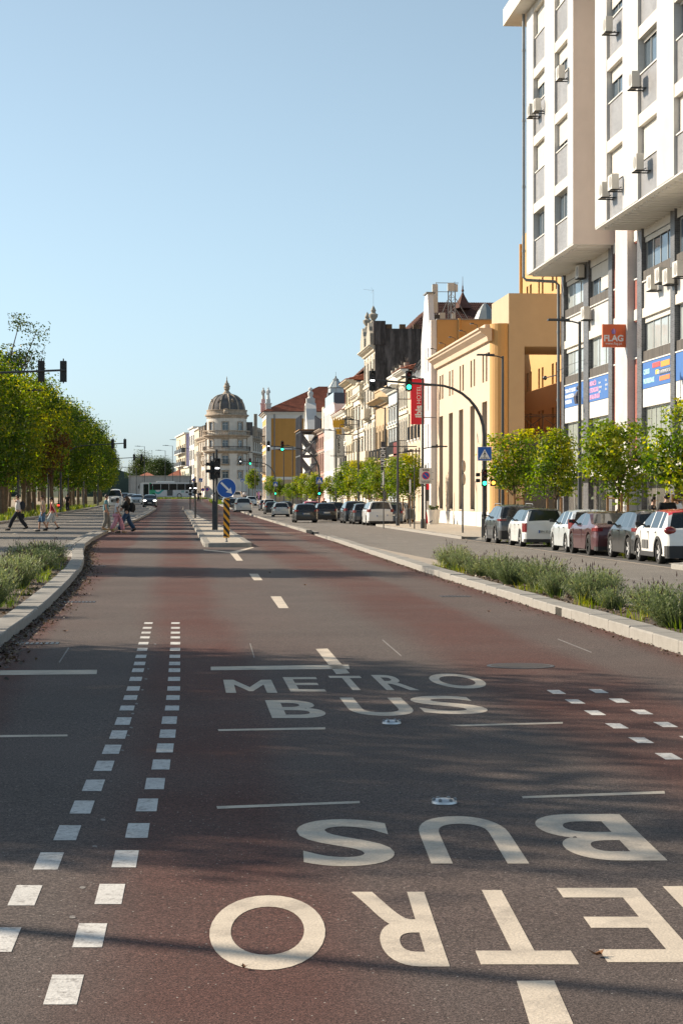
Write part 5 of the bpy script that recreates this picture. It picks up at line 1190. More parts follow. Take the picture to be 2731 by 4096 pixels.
# ------------------------------------------------------------------ trees and planting
rs = np.random.RandomState(11)
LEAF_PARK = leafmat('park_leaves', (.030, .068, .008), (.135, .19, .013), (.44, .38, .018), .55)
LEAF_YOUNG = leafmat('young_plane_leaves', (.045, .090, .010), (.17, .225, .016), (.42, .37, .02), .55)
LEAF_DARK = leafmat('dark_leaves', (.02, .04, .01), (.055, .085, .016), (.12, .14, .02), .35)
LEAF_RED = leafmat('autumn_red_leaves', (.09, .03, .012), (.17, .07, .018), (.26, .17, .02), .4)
BARK = M('bark', (.16, .115, .075), .9, .35, 4, .7, 14, streak=.3)
BARK2 = M('young_bark', (.12, .085, .055), .9, .3, 6, .5, 20)
STAKE = M('wooden_stake', (.26, .14, .06), .85, .25, 4, .3, 25)
def leaves(name, pos, size, tint, mat, nbias):
    n = len(pos); nr = rs.normal(size=(n, 3)) * .8 + nbias; nr /= np.linalg.norm(nr, axis=1)[:, None] + 1e-9
    t = rs.normal(size=(n, 3)); u = np.cross(nr, t); u /= np.linalg.norm(u, axis=1)[:, None] + 1e-9; w = np.cross(nr, u)
    s = size[:, None]
    V = np.stack([pos - w*s*.55, pos + u*s*.45 + nr*s*.14, pos + w*s*.55 - nr*s*.08, pos - u*s*.45 + nr*s*.14], 1).reshape(-1, 3)
    me = bpy.data.meshes.new(name); me.vertices.add(n*4); me.vertices.foreach_set('co', V.astype(np.float32).ravel())
    me.loops.add(n*4); me.loops.foreach_set('vertex_index', np.arange(n*4, dtype=np.int32))
    me.polygons.add(n); me.polygons.foreach_set('loop_start', np.arange(0, n*4, 4, dtype=np.int32)); me.polygons.foreach_set('loop_total', np.full(n, 4, np.int32))
    me.update(calc_edges=True); a = me.attributes.new('tint', 'FLOAT', 'FACE'); a.data.foreach_set('value', np.clip(tint, 0, 1).astype(np.float32))
    me.materials.append(mat); return me
def crown(name, rx, z0, z1, ncl, nleaf, ls, mat, shape='oval', spread=.24):
    cl = []; zc, h = (z0 + z1) / 2, (z1 - z0) / 2
    while len(cl) < ncl:
        p = rs.uniform(-1, 1, 3); r = np.linalg.norm(p)
        if r > 1 or r < .35 and rs.rand() < .7: continue
        z = p[2]; k = 1 if shape == 'oval' else (.55 + .45 * (1 - z) / 2 * 1.2 if z > -.3 else .9)
        cl.append((p[0]*rx*k, p[1]*rx*k, zc + z*h))
    cl = np.array(cl); ct = rs.uniform(.08, .74, ncl); cr = rs.uniform(.65, 1.35, ncl) * spread * min(rx, h) * 1.25
    idx = rs.randint(0, ncl, nleaf); pos = cl[idx] + np.clip(rs.normal(size=(nleaf, 3)), -1.5, 1.5) * cr[idx][:, None] * np.array([1, 1, .8])
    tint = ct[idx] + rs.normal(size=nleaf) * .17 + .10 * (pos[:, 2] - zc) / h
    out = (pos - np.array([0, 0, zc])); out /= np.linalg.norm(out, axis=1)[:, None] + 1e-6
    return leaves(name, pos, ls * rs.uniform(.65, 1.3, nleaf), tint, mat, out * .7 + np.array([0, 0, .55])), cl
def trunk(name, cl, r0, zb, top, mat, nb=9, bend=.15):
    b = MB(); pts = [(0, 0, -.1)]; x = y = 0
    for k in range(1, 6): x += rnd.uniform(-bend, bend); y += rnd.uniform(-bend, bend); pts.append((x, y, top * k / 5))
    b.tube(pts, [r0*1.25, r0, r0*.85, r0*.66, r0*.42, r0*.15], 9)
    for i in rs.choice(len(cl), min(nb, len(cl)), replace=False):
        c = cl[i]; zs = zb + (min(top, c[2]) - zb) * .35 * rnd.random(); k = min(4, max(1, int(zs / top * 5))); p = Vector(pts[k])
        p.z = zs if zs < top else top*.8; m = p.lerp(Vector(c), .5) + Vector((0, 0, -.12 * (Vector(c) - p).length * .3))
        b.tube([p, m, c], [r0*.42, r0*.26, r0*.07], 6)
    return b.mesh(name, mat, True)
BIG = []
for k in range(5):
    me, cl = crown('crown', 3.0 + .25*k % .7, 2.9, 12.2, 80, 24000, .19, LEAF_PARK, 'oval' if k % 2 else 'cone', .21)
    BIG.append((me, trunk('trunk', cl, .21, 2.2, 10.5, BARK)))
YNG = []
for k in range(4):
    me, cl = crown('crown', 1.25, 1.8, 4.9, 42, 5000, .118, LEAF_YOUNG, 'cone' if k % 2 else 'oval', .18)
    YNG.append((me, trunk('trunk', cl, .055, 1.6, 4.4, BARK2, 12, .04)))
def tree(v, label, loc, rz, sc, group, name='plane_tree', mat=None):
    t = thing(name, label, 'tree', loc, rz, group, sc); me = v[0]
    inst(v[1], 'trunk', t); c = inst(me, 'crown', t)
    if mat: c.material_slots[0].link = 'OBJECT'; c.material_slots[0].material = mat
    return t
# the row along the left road; the nearest of them stand beside the camera, left of the picture, and shade the lane
NUM = ['first', 'second', 'third', 'fourth', 'fifth', 'sixth', 'seventh', 'eighth', 'ninth', 'tenth', 'eleventh', 'twelfth', 'thirteenth', 'fourteenth', 'fifteenth', 'sixteenth', 'seventeenth', 'eighteenth', 'nineteenth', 'twentieth', 'twenty-first', 'twenty-second', 'twenty-third', 'twenty-fourth', 'twenty-fifth', 'twenty-sixth', 'twenty-seventh', 'twenty-eighth', 'twenty-ninth', 'thirtieth', 'thirty-first', 'thirty-second', 'thirty-third', 'thirty-fourth', 'thirty-fifth', 'thirty-sixth']
ROW = [18.0, 21.8, 25.6, 52, 69, 86, 98, 110, 122, 134] + [147 + 9.8 * k for k in range(23)]  # the first three include an unseen tree added to deepen the lane's shade
k = 0; vis = 0
for i, y in enumerate(ROW):
    x = interp(y, [(300, -13.6), (380, -15.5)]) + rnd.uniform(-.5, .5); y += rnd.uniform(-1, 1) if y > 40 else 0
    s = rnd.uniform(.93, 1.07) * interp(y, [(60, .82), (150, .88), (200, .97), (250, .93), (320, .84), (380, .74)])
    if y > 140: lab = 'yellow-green street tree, %s of the left row from the photo edge' % NUM[vis]; vis += 1
    else: lab = 'street tree of the left row standing outside the photo, shading the lane'
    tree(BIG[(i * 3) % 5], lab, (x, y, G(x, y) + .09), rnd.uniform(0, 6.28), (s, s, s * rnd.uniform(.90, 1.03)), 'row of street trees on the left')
# one reddening tree among them, and the park trees behind
p = at(95, 2050, 168); me, cl = crown('crown', 1.3, 2.6, 8.6, 20, 1300, .18, LEAF_RED); 
t = tree((me, trunk('trunk', cl, .1, 2, 7, BARK2)), 'thin tree with reddish autumn leaves among the left row', (p.x + 2.6, p.y - 4, G(p.x, p.y) + .09), 0, 1, None, 'autumn_tree')
PK_ = [(-24, 150), (-27, 163), (-23, 178), (-26, 195), (-22, 212), (-25, 230), (-22, 252), (-24, 275), (-21, 300), (-25, 330), (-32, 172), (-34, 205), (-33, 240)]
for i, (x, y) in enumerate(PK_):
    s = rnd.uniform(.8, 1.05); tree(BIG[i % 5], 'darker park tree behind the left row, %s from the photo edge' % NUM[i], (x, y, G(x, y) + .05), rnd.uniform(0, 6), s, 'park trees behind the row', 'park_tree', LEAF_DARK)
me, cl = crown('crown', 5.6, 7, 21, 34, 7500, .2, LEAF_DARK, 'oval', .115); q = at(-60, 2050, 215)
tree((me, trunk('trunk', cl, .45, 5, 19, BARK, 30)), 'very tall open-crowned tree rising behind the row at the left edge', (q.x, q.y, G(q.x, q.y)), 0, 1.12, None, 'tall_tree')
q = at(305, 2030, 330); tree(BIG[1], 'tall olive-green tree showing above the left row', (q.x - 6, q.y, G(q.x, q.y)), 1, (1.5, 1.5, 1.5), None, 'tall_tree', LEAF_DARK)
for i, (px, d, s) in enumerate([(572, 620, 1.15), (612, 640, .9), (640, 600, 1.0), (660, 650, .95), (590, 660, 1.0)]):
    q = at(px, 1985, d); tree(BIG[i], 'distant dark tree beyond the wall, %s from the left' % NUM[i], (q.x, q.y, 2.7), i, (s*1.3, s*1.3, s), 'distant trees behind the wall', 'far_tree', LEAF_DARK)
# young trees along the right pavement
YT = [(2060, 15.2, 1.0, 'over the grey hatchback car nearest the gateway'), (2225, 15.6, .92, 'in the shade above the white estate car'), (2475, 15.3, 1.0, 'largest one, over the maroon coupe'), (2738, 15.3, .95, 'at the right edge of the photo over the red-roofed car'),
      (1632, 15.2, 1.05, 'beside the ibis parking sign'), (1580, 15.2, 1.0, 'second from the ibis parking sign'), (1530, 15.2, 1.05, 'third from the ibis parking sign'), (1478, 15.2, 1.1, 'fourth from the ibis parking sign'), (1432, 15.2, 1.12, 'fifth from the ibis parking sign'), (1388, 15.2, 1.12, 'sixth from the ibis parking sign'), (1345, 15.2, 1.0, 'seventh from the ibis parking sign'),
      (1262, 14.6, 1.1, 'first beyond the middle crossing signal'), (1225, 14.6, 1.12, 'second beyond the middle crossing signal'), (1190, 14.6, 1.05, 'third beyond the middle crossing signal'), (1160, 14.6, .95, 'fourth beyond the middle crossing signal'), (1118, 14.0, 1.0, 'fifth beyond the middle crossing signal'), (1082, 13.2, 1.1, 'in front of the ochre house'), (1010, 12.2, 1.35, 'yellowish one near the domed hotel')]
for i, (px, T, s, lab) in enumerate(YT):
    y = onX(px, T); z = G(T, y) + .12
    t = tree(YNG[i % 4], 'young plane tree ' + lab, (T, y, z), rnd.uniform(0, 6), (s * [1.05, .9, .8][(i > 3) + (i > 10)], s * [1.05, .9, .8][(i > 3) + (i > 10)], s * [1, .92, .85][(i > 3) + (i > 10)]), 'young plane trees on the right pavement', 'young_plane_tree')
    if i < 11:
        st = MB()
        for dx, dy in ((-.35, -.2), (.35, -.2), (0, .4)): st.tube([(dx, dy, -.1), (dx, dy, 1.9)], .045, 6)
        st.tube([(-.35, -.2, 1.7), (.35, -.2, 1.7)], .03, 5); st.build('support_stakes', STAKE, t)
# lavender
LAV = leafmat('lavender_leaves', (.085, .115, .05), (.21, .25, .11), (.36, .35, .14), .35)
BUD = M('dry_lavender_buds', (.15, .085, .075), .9, .4, 6)
WEED = leafmat('fresh_grass', (.05, .09, .012), (.14, .19, .02), (.32, .30, .04), .4)
def tri_mesh(name, V, tint, mats, mi):
    me = bpy.data.meshes.new(name); n = len(V) // 3; V = np.asarray(V, np.float32)
    me.vertices.add(n*3); me.vertices.foreach_set('co', V.ravel()); me.loops.add(n*3); me.loops.foreach_set('vertex_index', np.arange(n*3, dtype=np.int32))
    me.polygons.add(n); me.polygons.foreach_set('loop_start', np.arange(0, n*3, 3, dtype=np.int32)); me.polygons.foreach_set('loop_total', np.full(n, 3, np.int32))
    me.update(calc_edges=True); a = me.attributes.new('tint', 'FLOAT', 'FACE'); a.data.foreach_set('value', np.clip(tint, 0, 1).astype(np.float32))
    for m in mats: me.materials.append(m)
    if mi is not None: me.polygons.foreach_set('material_index', np.asarray(mi, np.int32))
    return me
def lavender(n=430, hmax=.74, rad=.42):
    V = []; T = []; MI = []
    for _ in range(n):
        a = rs.uniform(0, 2*PI); r0 = .18 * math.sqrt(rs.rand()); r1 = r0 + rad * rs.rand() ** .7; h = hmax * rs.uniform(.55, 1.0) * (1 - .35 * (r1 / (rad + .18)) ** 2)
        base = np.array([r0*math.cos(a), r0*math.sin(a), 0]); tip = np.array([r1*math.cos(a), r1*math.sin(a), h]); a2 = a + rs.normal() * .6; tip[:2] += .06 * rs.normal(size=2)
        tb = rs.uniform(.1, .6) if rs.rand() > .1 else rs.uniform(.7, 1)
        side = np.array([math.sin(a2), -math.cos(a2), 0])
        V += [base - side*.005, base + side*.005, tip]; T.append(tb*.5); MI.append(0)
        for k in range(13):
            t = .22 + .72 * rs.rand(); p = base + (tip - base) * t; p = p + np.array([base[0]-tip[0], base[1]-tip[1], 0]) * .25 * t * (1 - t)
            an = rs.uniform(0, 2*PI); o = np.array([math.cos(an), math.sin(an), .9 + .5*rs.rand()]); o *= rs.uniform(.028, .055) / np.linalg.norm(o); s2 = np.array([-math.sin(an), math.cos(an), 0]) * .0085
            V += [p - s2, p + s2, p + o]; T.append(np.clip(tb + rs.normal()*.1, 0, 1)); MI.append(0)
        if rs.rand() < .09:
            d = (tip - base) / np.linalg.norm(tip - base)
            for s3 in (np.array([1, 0, 0]), np.array([0, 1, 0])):
                V += [tip - s3*.009 + d*.01, tip + s3*.009 + d*.01, tip + d*.07]; T.append(.2); MI.append(1)
                V += [tip - s3*.009 + d*.01, tip + s3*.009 + d*.01, tip - d*.02]; T.append(.2); MI.append(1)
    return tri_mesh('lavender_clump', np.array(V), np.array(T), [LAV, BUD], MI)
LVM = [lavender() for _ in range(4)] + [lavender(260, .55, .34)]
def place_lav(lst, side, grp):
    for i, (x, y, s) in enumerate(lst):
        o = inst(LVM[rnd.randrange(5)], 'lavender_bush', None, (x, y, G(x, y) + .09), rnd.uniform(0, 6.28), (s*rnd.uniform(.9, 1.15), s*rnd.uniform(.9, 1.15), s))
        tag(o, 'grey-green lavender bush in the %s planter, %s from the camera' % (side, NUM[i]), 'lavender', grp)
place_lav([(xr(y) + .95 + .22 * math.sin(k * 2.3), y, .82 + .12 * math.sin(k * 1.7)) for k, y in enumerate([16.5, 18.6, 20.3, 21.6, 22.9, 24.3, 27.4, 28.6, 29.9, 31.2, 32.5, 33.9, 35.3, 36.6, 38.0, 39.5, 41.0, 42.5, 44.2, 46.2])], 'right', 'lavender bushes in the right planter')
place_lav([(xl(y) - .95 + .22 * math.sin(k * 2.1), y, .88 + .12 * math.sin(k * 1.9)) for k, y in enumerate([20, 22.5, 24.5, 26.6, 28.6, 30.6, 32.8, 35, 37, 39.4, 41.6, 44, 46.4, 48.8, 51])], 'left', 'lavender bushes in the left planter')
def blades(name, pts, hmin, hmax, wid, mat, lean=.5, n=26, spread=.13):
    V = []; T = []
    for (x, y, z) in pts:
        tt = rs.uniform(.15, .85)
        for _ in range(n):
            a = rs.uniform(0, 2*PI); r = spread * math.sqrt(rs.rand()); h = rs.uniform(hmin, hmax); b0 = np.array([x + r*math.cos(a), y + r*math.sin(a), z]); a2 = rs.uniform(0, 2*PI)
            l = np.array([math.cos(a), math.sin(a), 0]) * h * lean * rs.rand(); s = np.array([math.cos(a2), math.sin(a2), 0]) * wid / 2
            m = b0 + l*.35 + np.array([0, 0, h*.6]); t = b0 + l + np.array([0, 0, h])
            V += [b0 - s, b0 + s, m + s*.8, b0 - s, m + s*.8, m - s*.8, m - s*.8, m + s*.8, t]; T += [np.clip(tt + rs.normal()*.15, 0, 1)] * 3
    return stuff(inst(tri_mesh(name, np.array(V), np.array(T), [mat], None), name))
gp = [(xr(y) + .42 + .15*rnd.random(), y, G(6, y) + .09) for y in [rnd.uniform(18, 47.3) for _ in range(15)]] + [(xr(y) + rnd.uniform(.4, 1.4), y, G(6, y) + .09) for y in [26.0, 26.3, 25.6, 26.6, 47, 47.2, 46.9, 46.6, 47.1]]
tag(blades('grass_tufts', gp, .08, .26, .010, WEED, .9), 'bright grass tufts between the right planter kerb and lavender', 'grass')
gp = [(xl(y) - .45 - .12*rnd.random(), y, G(-3, y) + .09) for y in [rnd.uniform(20, 52) for _ in range(16)]]
tag(blades('grass_tufts', gp, .08, .28, .011, WEED, .9), 'bright grass tufts along the left planter kerb', 'grass')
gp = [(rnd.uniform(13.0, 14.7), y, G(13, y)) for y in [rnd.uniform(52, 86) for _ in range(40)]] + [(-3.55, 98.2, .3), (-3.6, 91.5, .3), (2.2, 150, .5)]
tag(blades('weeds', gp, .08, .22, .012, WEED), 'small green weeds growing in the parking strip', 'weeds')
gp = [(rnd.uniform(-18.5, -11.7), y, G(-12, y) + .09) for y in [rnd.uniform(112, 260) for _ in range(900)]]
tag(blades('ground_cover', gp, .12, .5, .05, WEED, .6, 12, .35), 'yellow-green ground cover under the left tree row', 'ground cover')
gp = [(rnd.uniform(-5.2, 4.5), y, G(0, y) - .02) for y in [rnd.uniform(383.5, 387.5) for _ in range(160)]] + [(rnd.uniform(4.2, 6.2), y, G(5, y) + .1) for y in [rnd.uniform(290, 350) for _ in range(160)]]
tag(blades('far_grass', gp, .12, .4, .08, WEED, .6, 10, .4), 'tall grass on the traffic island in front of the bus', 'grass')
# litter of leaves in the gutters
DRY = leafmat('dry_leaves', (.045, .032, .02), (.115, .08, .045), (.24, .175, .10), .1)
def litter(name, pts, s0, s1, label):
    n = len(pts); pos = np.array([(x, y, G(x, y) + .006 + .012*rnd.random()) for x, y in pts]); size = rs.uniform(s0, s1, n)
    me = leaves(name, pos, size, rs.rand(n), DRY, np.array([0, 0, 2.2])); tag(stuff(inst(me, name)), label, 'leaf litter')
pts = [(xl(y) + abs(rnd.gauss(0, .16)) + .015, y) for y in [rnd.uniform(14, 75) for _ in range(4200)]]
litter('leaf_litter', pts, .015, .06, 'brown leaf litter lying in the left gutter')
pts = [(xr(y) - abs(rnd.gauss(0, .10)) - .01, y) for y in [rnd.uniform(14, 75) for _ in range(1500)]]
litter('leaf_litter', pts, .012, .045, 'brown leaf litter lying in the right gutter')
pts = [(xr(y) + rnd.uniform(.36, 1.5), y) for y in [rnd.uniform(15, 47) for _ in range(2200)]] + [(xl(y) - rnd.uniform(.36, 1.5), y) for y in [rnd.uniform(15, 52) for _ in range(2200)]]
n = len(pts); pos = np.array([(x, y, G(x, y) + .108) for x, y in pts]); tag(stuff(inst(leaves('mulch', pos, rs.uniform(.02, .07, n), rs.rand(n), DRY, np.array([0, 0, 1.6])), 'mulch')), 'brown bark and leaf mulch covering the planter soil', 'mulch')
CURL = leafmat('curled_leaf', (.16, .06, .02), (.28, .12, .04), (.4, .2, .07), .2)
for i, (x, y, s) in enumerate([(150,1452,.05),(1122,1406,.045),(1370,2199,.04),(620,1316,.05),(700,1345,.05),(560,2228,.02),(268,1318,.05)]):
    p = gd(x, y); b = MB(); m = 6; v = []
    for j in range(m): a = j * 2*PI/m; r = s*(.5 + .5*((j*3) % 2)); v.append((r*math.cos(a), r*.7*math.sin(a), .012 + s*.35*abs(math.sin(a*1.5))))
    v.append((0, 0, .006)); b.add(v, [(j, (j+1) % m, m) for j in range(m)]); o = b.build('fallen_leaf', M('brown_leaf', (.22, .10, .04), .8, .4, 20), None, (p.x, p.y, p.z + .001), rnd.uniform(0, 6))
    tag(o, 'single curled brown leaf lying on the road, ' + ['near the left drain grate', 'near the right planter kerb', 'beside the near upside-down letter E', 'short of the lane dashes', 'right of the lane dashes', 'under the near upside-down letter O', 'by the left kerb curve'][i], 'leaf', 'fallen leaves on the road')
# ------------------------------------------------------------------ vehicles
def paint(name, col, metal=.0): return M('paint_' + name, col, .38, .03, 2, metal=metal, coat=.8)
CGLASS = M('car_glass', (.018, .022, .024), .05, .1, 2, spec=.7)
TAIL = M('tail_light_red', (.17, .006, .009), .15, .1, 6, coat=.6); HEADL = M('head_light', (.6, .62, .65), .1, .1, 6, spec=.8); RIMM = M('alloy_rim', (.60, .60, .60), .35, .05, 6, metal=.5)
RIMD = M('dark_alloy_rim', (.09, .09, .09), .3, .05, 6, metal=.8); TYRE = M('tyre_rubber', (.015, .015, .015), .85, .2, 8); CLAD = M('grey_black_cladding', (.022, .022, .023), .6, .1, 5)
PLATE = M('number_plate', (.62, .63, .6), .5, .05, 8); PBLUE = M('plate_blue', (.02, .08, .35), .5, 0); PTXT = M('plate_text', (.02, .02, .02), .5, 0); LAMPON = M('lit_head_lamp', (1, .97, .9), .3, 0, emit=6)
def wheel_meshes(r, w):
    b = MB(); b.lathe_y([(r*.66, -w/2), (r*.93, -w/2), (r, -w*.38), (r, w*.38), (r*.93, w/2), (r*.66, w/2)], 24)
    c = MB(); c.lathe_y([(r*.68, -w*.36), (r*.66, w*.46), (r*.60, w*.46), (r*.56, w*.2)], 24); c.lathe_y([(r*.2, w*.30), (r*.17, w*.42), (0, w*.43)], 12)
    for k in range(5):
        a = k * 2*PI/5; ca, sa = math.cos(a), math.sin(a)
        for s in (-.16, .16):
            c2, s2 = math.cos(a + s), math.sin(a + s); p, q = (ca*r*.12, sa*r*.12), (c2*r*.62, s2*r*.62); nx, nz = -s2*r*.085, c2*r*.085
            c.add([(p[0]-nx, w*.34, p[1]-nz), (p[0]+nx, w*.34, p[1]+nz), (q[0]+nx, w*.42, q[1]+nz), (q[0]-nx, w*.42, q[1]-nz)], [(0, 1, 2, 3)])
    d = MB(); d.lathe_y([(r*.66, w*.1), (0, w*.1)], 20)
    return b.mesh('wheel', TYRE, True, 35), c.mesh('rim', RIMM, True, 30), d.mesh('brake_disc', METAL_DK)
_wh = {}
PROF = {  # upper outline from tail (0) to nose (1), heights as a share of the car's height; then key stations
 'hatch': dict(top=[(0,.56),(.012,.63),(.03,.665),(.105,.93),(.13,.965),(.2,.99),(.38,1),(.5,.985),(.57,.955),(.745,.675),(.78,.65),(.9,.585),(.965,.51),(1,.42)], rw=(.03,.125), ws=(.565,.745), sw=(.135,.68), pil=[(.235,.265),(.455,.475)], belt=(.665,.645)),
 'suv': dict(top=[(0,.57),(.012,.63),(.03,.66),(.10,.92),(.125,.965),(.2,.985),(.4,1),(.52,.985),(.59,.955),(.745,.70),(.78,.68),(.92,.62),(.975,.54),(1,.42)], rw=(.03,.115), ws=(.585,.745), sw=(.14,.69), pil=[(.225,.25),(.455,.475)], belt=(.66,.65)),
 'estate': dict(top=[(0,.58),(.006,.64),(.014,.675),(.04,.94),(.055,.975),(.12,.99),(.4,1),(.54,.985),(.60,.95),(.755,.69),(.785,.665),(.92,.60),(.975,.53),(1,.43)], rw=(.014,.05), ws=(.595,.755), sw=(.07,.70), pil=[(.215,.24),(.46,.48)], belt=(.67,.655)),
 'coupe': dict(top=[(0,.60),(.01,.655),(.03,.70),(.12,.725),(.15,.735),(.31,.95),(.35,.98),(.45,1),(.53,.985),(.60,.945),(.745,.70),(.775,.685),(.92,.60),(.97,.53),(1,.42)], rw=(.145,.325), ws=(.595,.745), sw=(.27,.68), pil=[(.455,.475)], belt=(.70,.67)),
 'van': dict(top=[(0,.55),(.004,.70),(.008,.9),(.02,.98),(.2,1),(.6,1),(.68,.975),(.73,.93),(.86,.60),(.88,.57),(.97,.50),(.99,.44),(1,.36)], rw=(.004,.012), ws=(.72,.86), sw=(.58,.80), pil=[(.64,.655)], belt=(.56,.54)),
}
def car(name, label, kind, L, Wd, H, pm, loc, rotz, roofm=None, clad=False, rim=None, tl=('block', .60, .74, .26), plate='', front=False, wr=.315, rails=False, group=None, bump_dark=True, handles=True):
    P_ = PROF[kind]; t = thing(name, label, 'car' if kind != 'van' else 'van', loc, rotz, group)
    W2 = Wd / 2; xf, xrr = L*.5 - L*.205, -L*.5 + L*.195; wb = (xrr, xf); Ra = wr + .055; clr = .17 if not clad else .2
    topf = lambda u: interp(u, P_['top']) * H; beltf = lambda u: min((P_['belt'][0] + (P_['belt'][1] - P_['belt'][0]) * u) * H, topf(u) - .015)
    plan = [(0, .83), (.012, .89), (.04, .945), (.09, .98), (.2, 1), (.75, 1), (.88, .975), (.95, .92), (.985, .83), (1, .70)]
    us = {0, 1, *[p[0] for p in P_['top']], *[p[0] for p in plan], *P_['rw'], *P_['ws'], *P_['sw']}
    for a, c in P_['pil']: us |= {a, c}
    for xw in wb:
        for k in range(-9, 10): us.add((xw + Ra * math.sin(k * PI / 18) * .9999 + L/2) / L)
    us |= {k / 40 for k in range(41)}; us = sorted(u for u in us if 0 <= u <= 1); us = [u for i, u in enumerate(us) if i == 0 or u - us[i-1] > 1e-4]
    b = MB(); secs = []
    for u in us:
        x = -L/2 + u * L; w = W2 * interp(u, plan); tp = topf(u); bl = beltf(u); g = tp - bl; zb = clr + .05 * max(0, (u - .93) / .07) + .06 * max(0, (.05 - u) / .05)
        for xw in wb:
            if abs(x - xw) < Ra: zb = max(zb, wr + math.sqrt(Ra*Ra - (x - xw)**2))
        zm = max(.40 * H, zb + .07); sh = max(bl - .07, zm + .03); bl2 = max(bl, sh + .02)
        k = min(1, g / (.3 * H)); wg = w - .05 - .36 * g
        secs.append([(x, w - .05, zb), (x, w - .005, zb + .03), (x, w, zm), (x, w - .012, sh), (x, w - .055, bl2), (x, wg, max(tp - .05 * k, bl2 + .005)), (x, wg - .07 - .05*k, max(tp - .008, bl2 + .008)), (x, (wg - .12) * .5, tp + .012), (x, 0, tp + .018)])
    n = len(secs[0]); m = 2*n - 1; V = []
    for s in secs: V += s + [(x, -y, z) for x, y, z in reversed(s[:-1])]
    glass = []; body = []
    insw = lambda a, c: a >= P_['sw'][0] - 1e-6 and c <= P_['sw'][1] + 1e-6 and not any(p0 - 1e-6 <= a and c <= p1 + 1e-6 for p0, p1 in P_['pil'])
    rf = []
    for i in range(len(us) - 1):
        a, c = us[i], us[i+1]
        for j in range(m - 1):
            q = (i*m+j, (i+1)*m+j, (i+1)*m+j+1, i*m+j+1); jj = j if j < n - 1 else m - 2 - j
            isg = None
            if jj == 4 and insw(a, c): isg = 'side_window' if j < n - 1 else 'side_window_'
            if jj in (6, 7) and P_['rw'][0] - 1e-6 <= a and c <= P_['rw'][1] + 1e-6: isg = 'rear_window'
            if jj in (5, 6, 7) and P_['ws'][0] - 1e-6 <= a and c <= P_['ws'][1] + 1e-6: isg = 'windscreen'
            if isg: glass.append((isg, q))
            elif jj >= 5 and P_['rw'][1] - .02 < a and c < P_['ws'][0] + .02: rf.append(q)
            elif jj == 4 and P_['rw'][1] < a and c < P_['ws'][1] and roofm and kind == 'estate': rf.append(q)
            else: body.append(q)
        body.append((i*m, i*m + m - 1, (i+1)*m + m - 1, (i+1)*m))
    body.append(tuple(range(m))); body.append(tuple((len(us)-1)*m + j for j in range(m-1, -1, -1)))
    def sub(nm, faces, mat, off=None):
        idx = {}; vv = []; ff = []
        for f in faces:
            r = []
            for q in f:
                if q not in idx: idx[q] = len(vv); vv.append(V[q])
                r.append(idx[q])
            ff.append(tuple(r))
        o = MB(); o.add(vv, ff); return o.build(nm, mat, t, smooth=True, ang=34, fix=True)
    sub('body', body, pm); sub('roof', rf, roofm or pm)
    for nm in ('side_window', 'side_window_', 'rear_window', 'windscreen'):
        fs = [q for k_, q in glass if k_ == nm]
        if fs: sub(nm.rstrip('_'), fs, CGLASS)
    # wheel, rim
    k = (wr, round(W2, 2)); 
    if wr not in _wh: _wh[wr] = wheel_meshes(wr, .21)
    wm, rm, dm = _wh[wr]
    for xw in wb:
        for s in (1, -1):
            o = inst(wm, 'wheel', t, (xw, s * (W2 - .115), wr), 0 if s > 0 else PI); r = inst(rm, 'rim', o); inst(dm, 'brake_disc', o)
            if rim: r.material_slots[0].link = 'OBJECT'; r.material_slots[0].material = rim
    def outline(u1, yin, eps):
        pts = []
        for kk in range(7): u = u1 * (1 - kk/6); pts.append((-L/2 + u*L - eps*(1 if u < .02 else .3), W2*interp(u, plan) + eps))
        w0 = W2 * interp(0, plan); pts.append((-L/2 - eps, yin)); return pts
    def wrap(nm, mat, u1, yin, z0, z1, eps=.012, sides=(1, -1), front_=False):
        pts = outline(u1, yin, eps); inn = outline(u1, yin, -.05)
        for s in sides:
            poly = [(x, s*y) for x, y in pts] + [(x, s*y) for x, y in reversed(inn)]
            if front_: poly = [(-x, y) for x, y in poly]
            MB().prism(poly, z0, z1).build(nm, mat, t, fix=True)
    kd, zl0, zl1, yi = tl
    if kd == 'round':
        for s in (1, -1):
            b = MB(); b.ball((0, 0, 0), 1, 14); b.v = [(-L/2 + .075 + x*.11, s*(W2*.80) + y*.17, (zl0 + zl1)/2*H*.92 + z*.115) for x, y, z in b.v]; b.build('tail_light', TAIL, t, smooth=True)
    else: wrap('tail_light', TAIL, .075, W2*(1-yi*1.1), zl0*H*.93, zl1*H*.91, .014)
    def full(nm, mat, u1, z0, z1, eps):
        pts = outline(u1, 0, eps)[:-1]; inn = outline(u1, 0, -.06)[:-1]
        poly = pts + [(x, -y) for x, y in reversed(pts)] + [(x, -y) for x, y in inn] + [(x, y) for x, y in reversed(inn)]
        return MB().prism(poly, z0, z1).build(nm, mat, t, fix=True)
    full('rear_bumper', pm if not clad else CLAD, .04, .30 if not clad else .24, .30*H + .06, .018)
    if bump_dark: full('rear_valance', CLAD, .035, .17, .30 if not clad else .26, .010)
    # plate
    zp = .47 * H if kind in ('suv', 'hatch') else .40 * H
    pl = MB().box(-L/2 - .045, -L/2 - .0, -.26, .26, zp - .055, zp + .055).build('number_plate', PLATE, t); MB().box(-L/2 - .049, -L/2 - .044, .215, .26, zp - .055, zp + .055).build('plate_band', PBLUE, pl)
    if plate: wtext(pl, plate, .12, PTXT, (-L/2 - .048, -.02, zp), rot=(PI/2, 0, -PI/2), ext=.001)
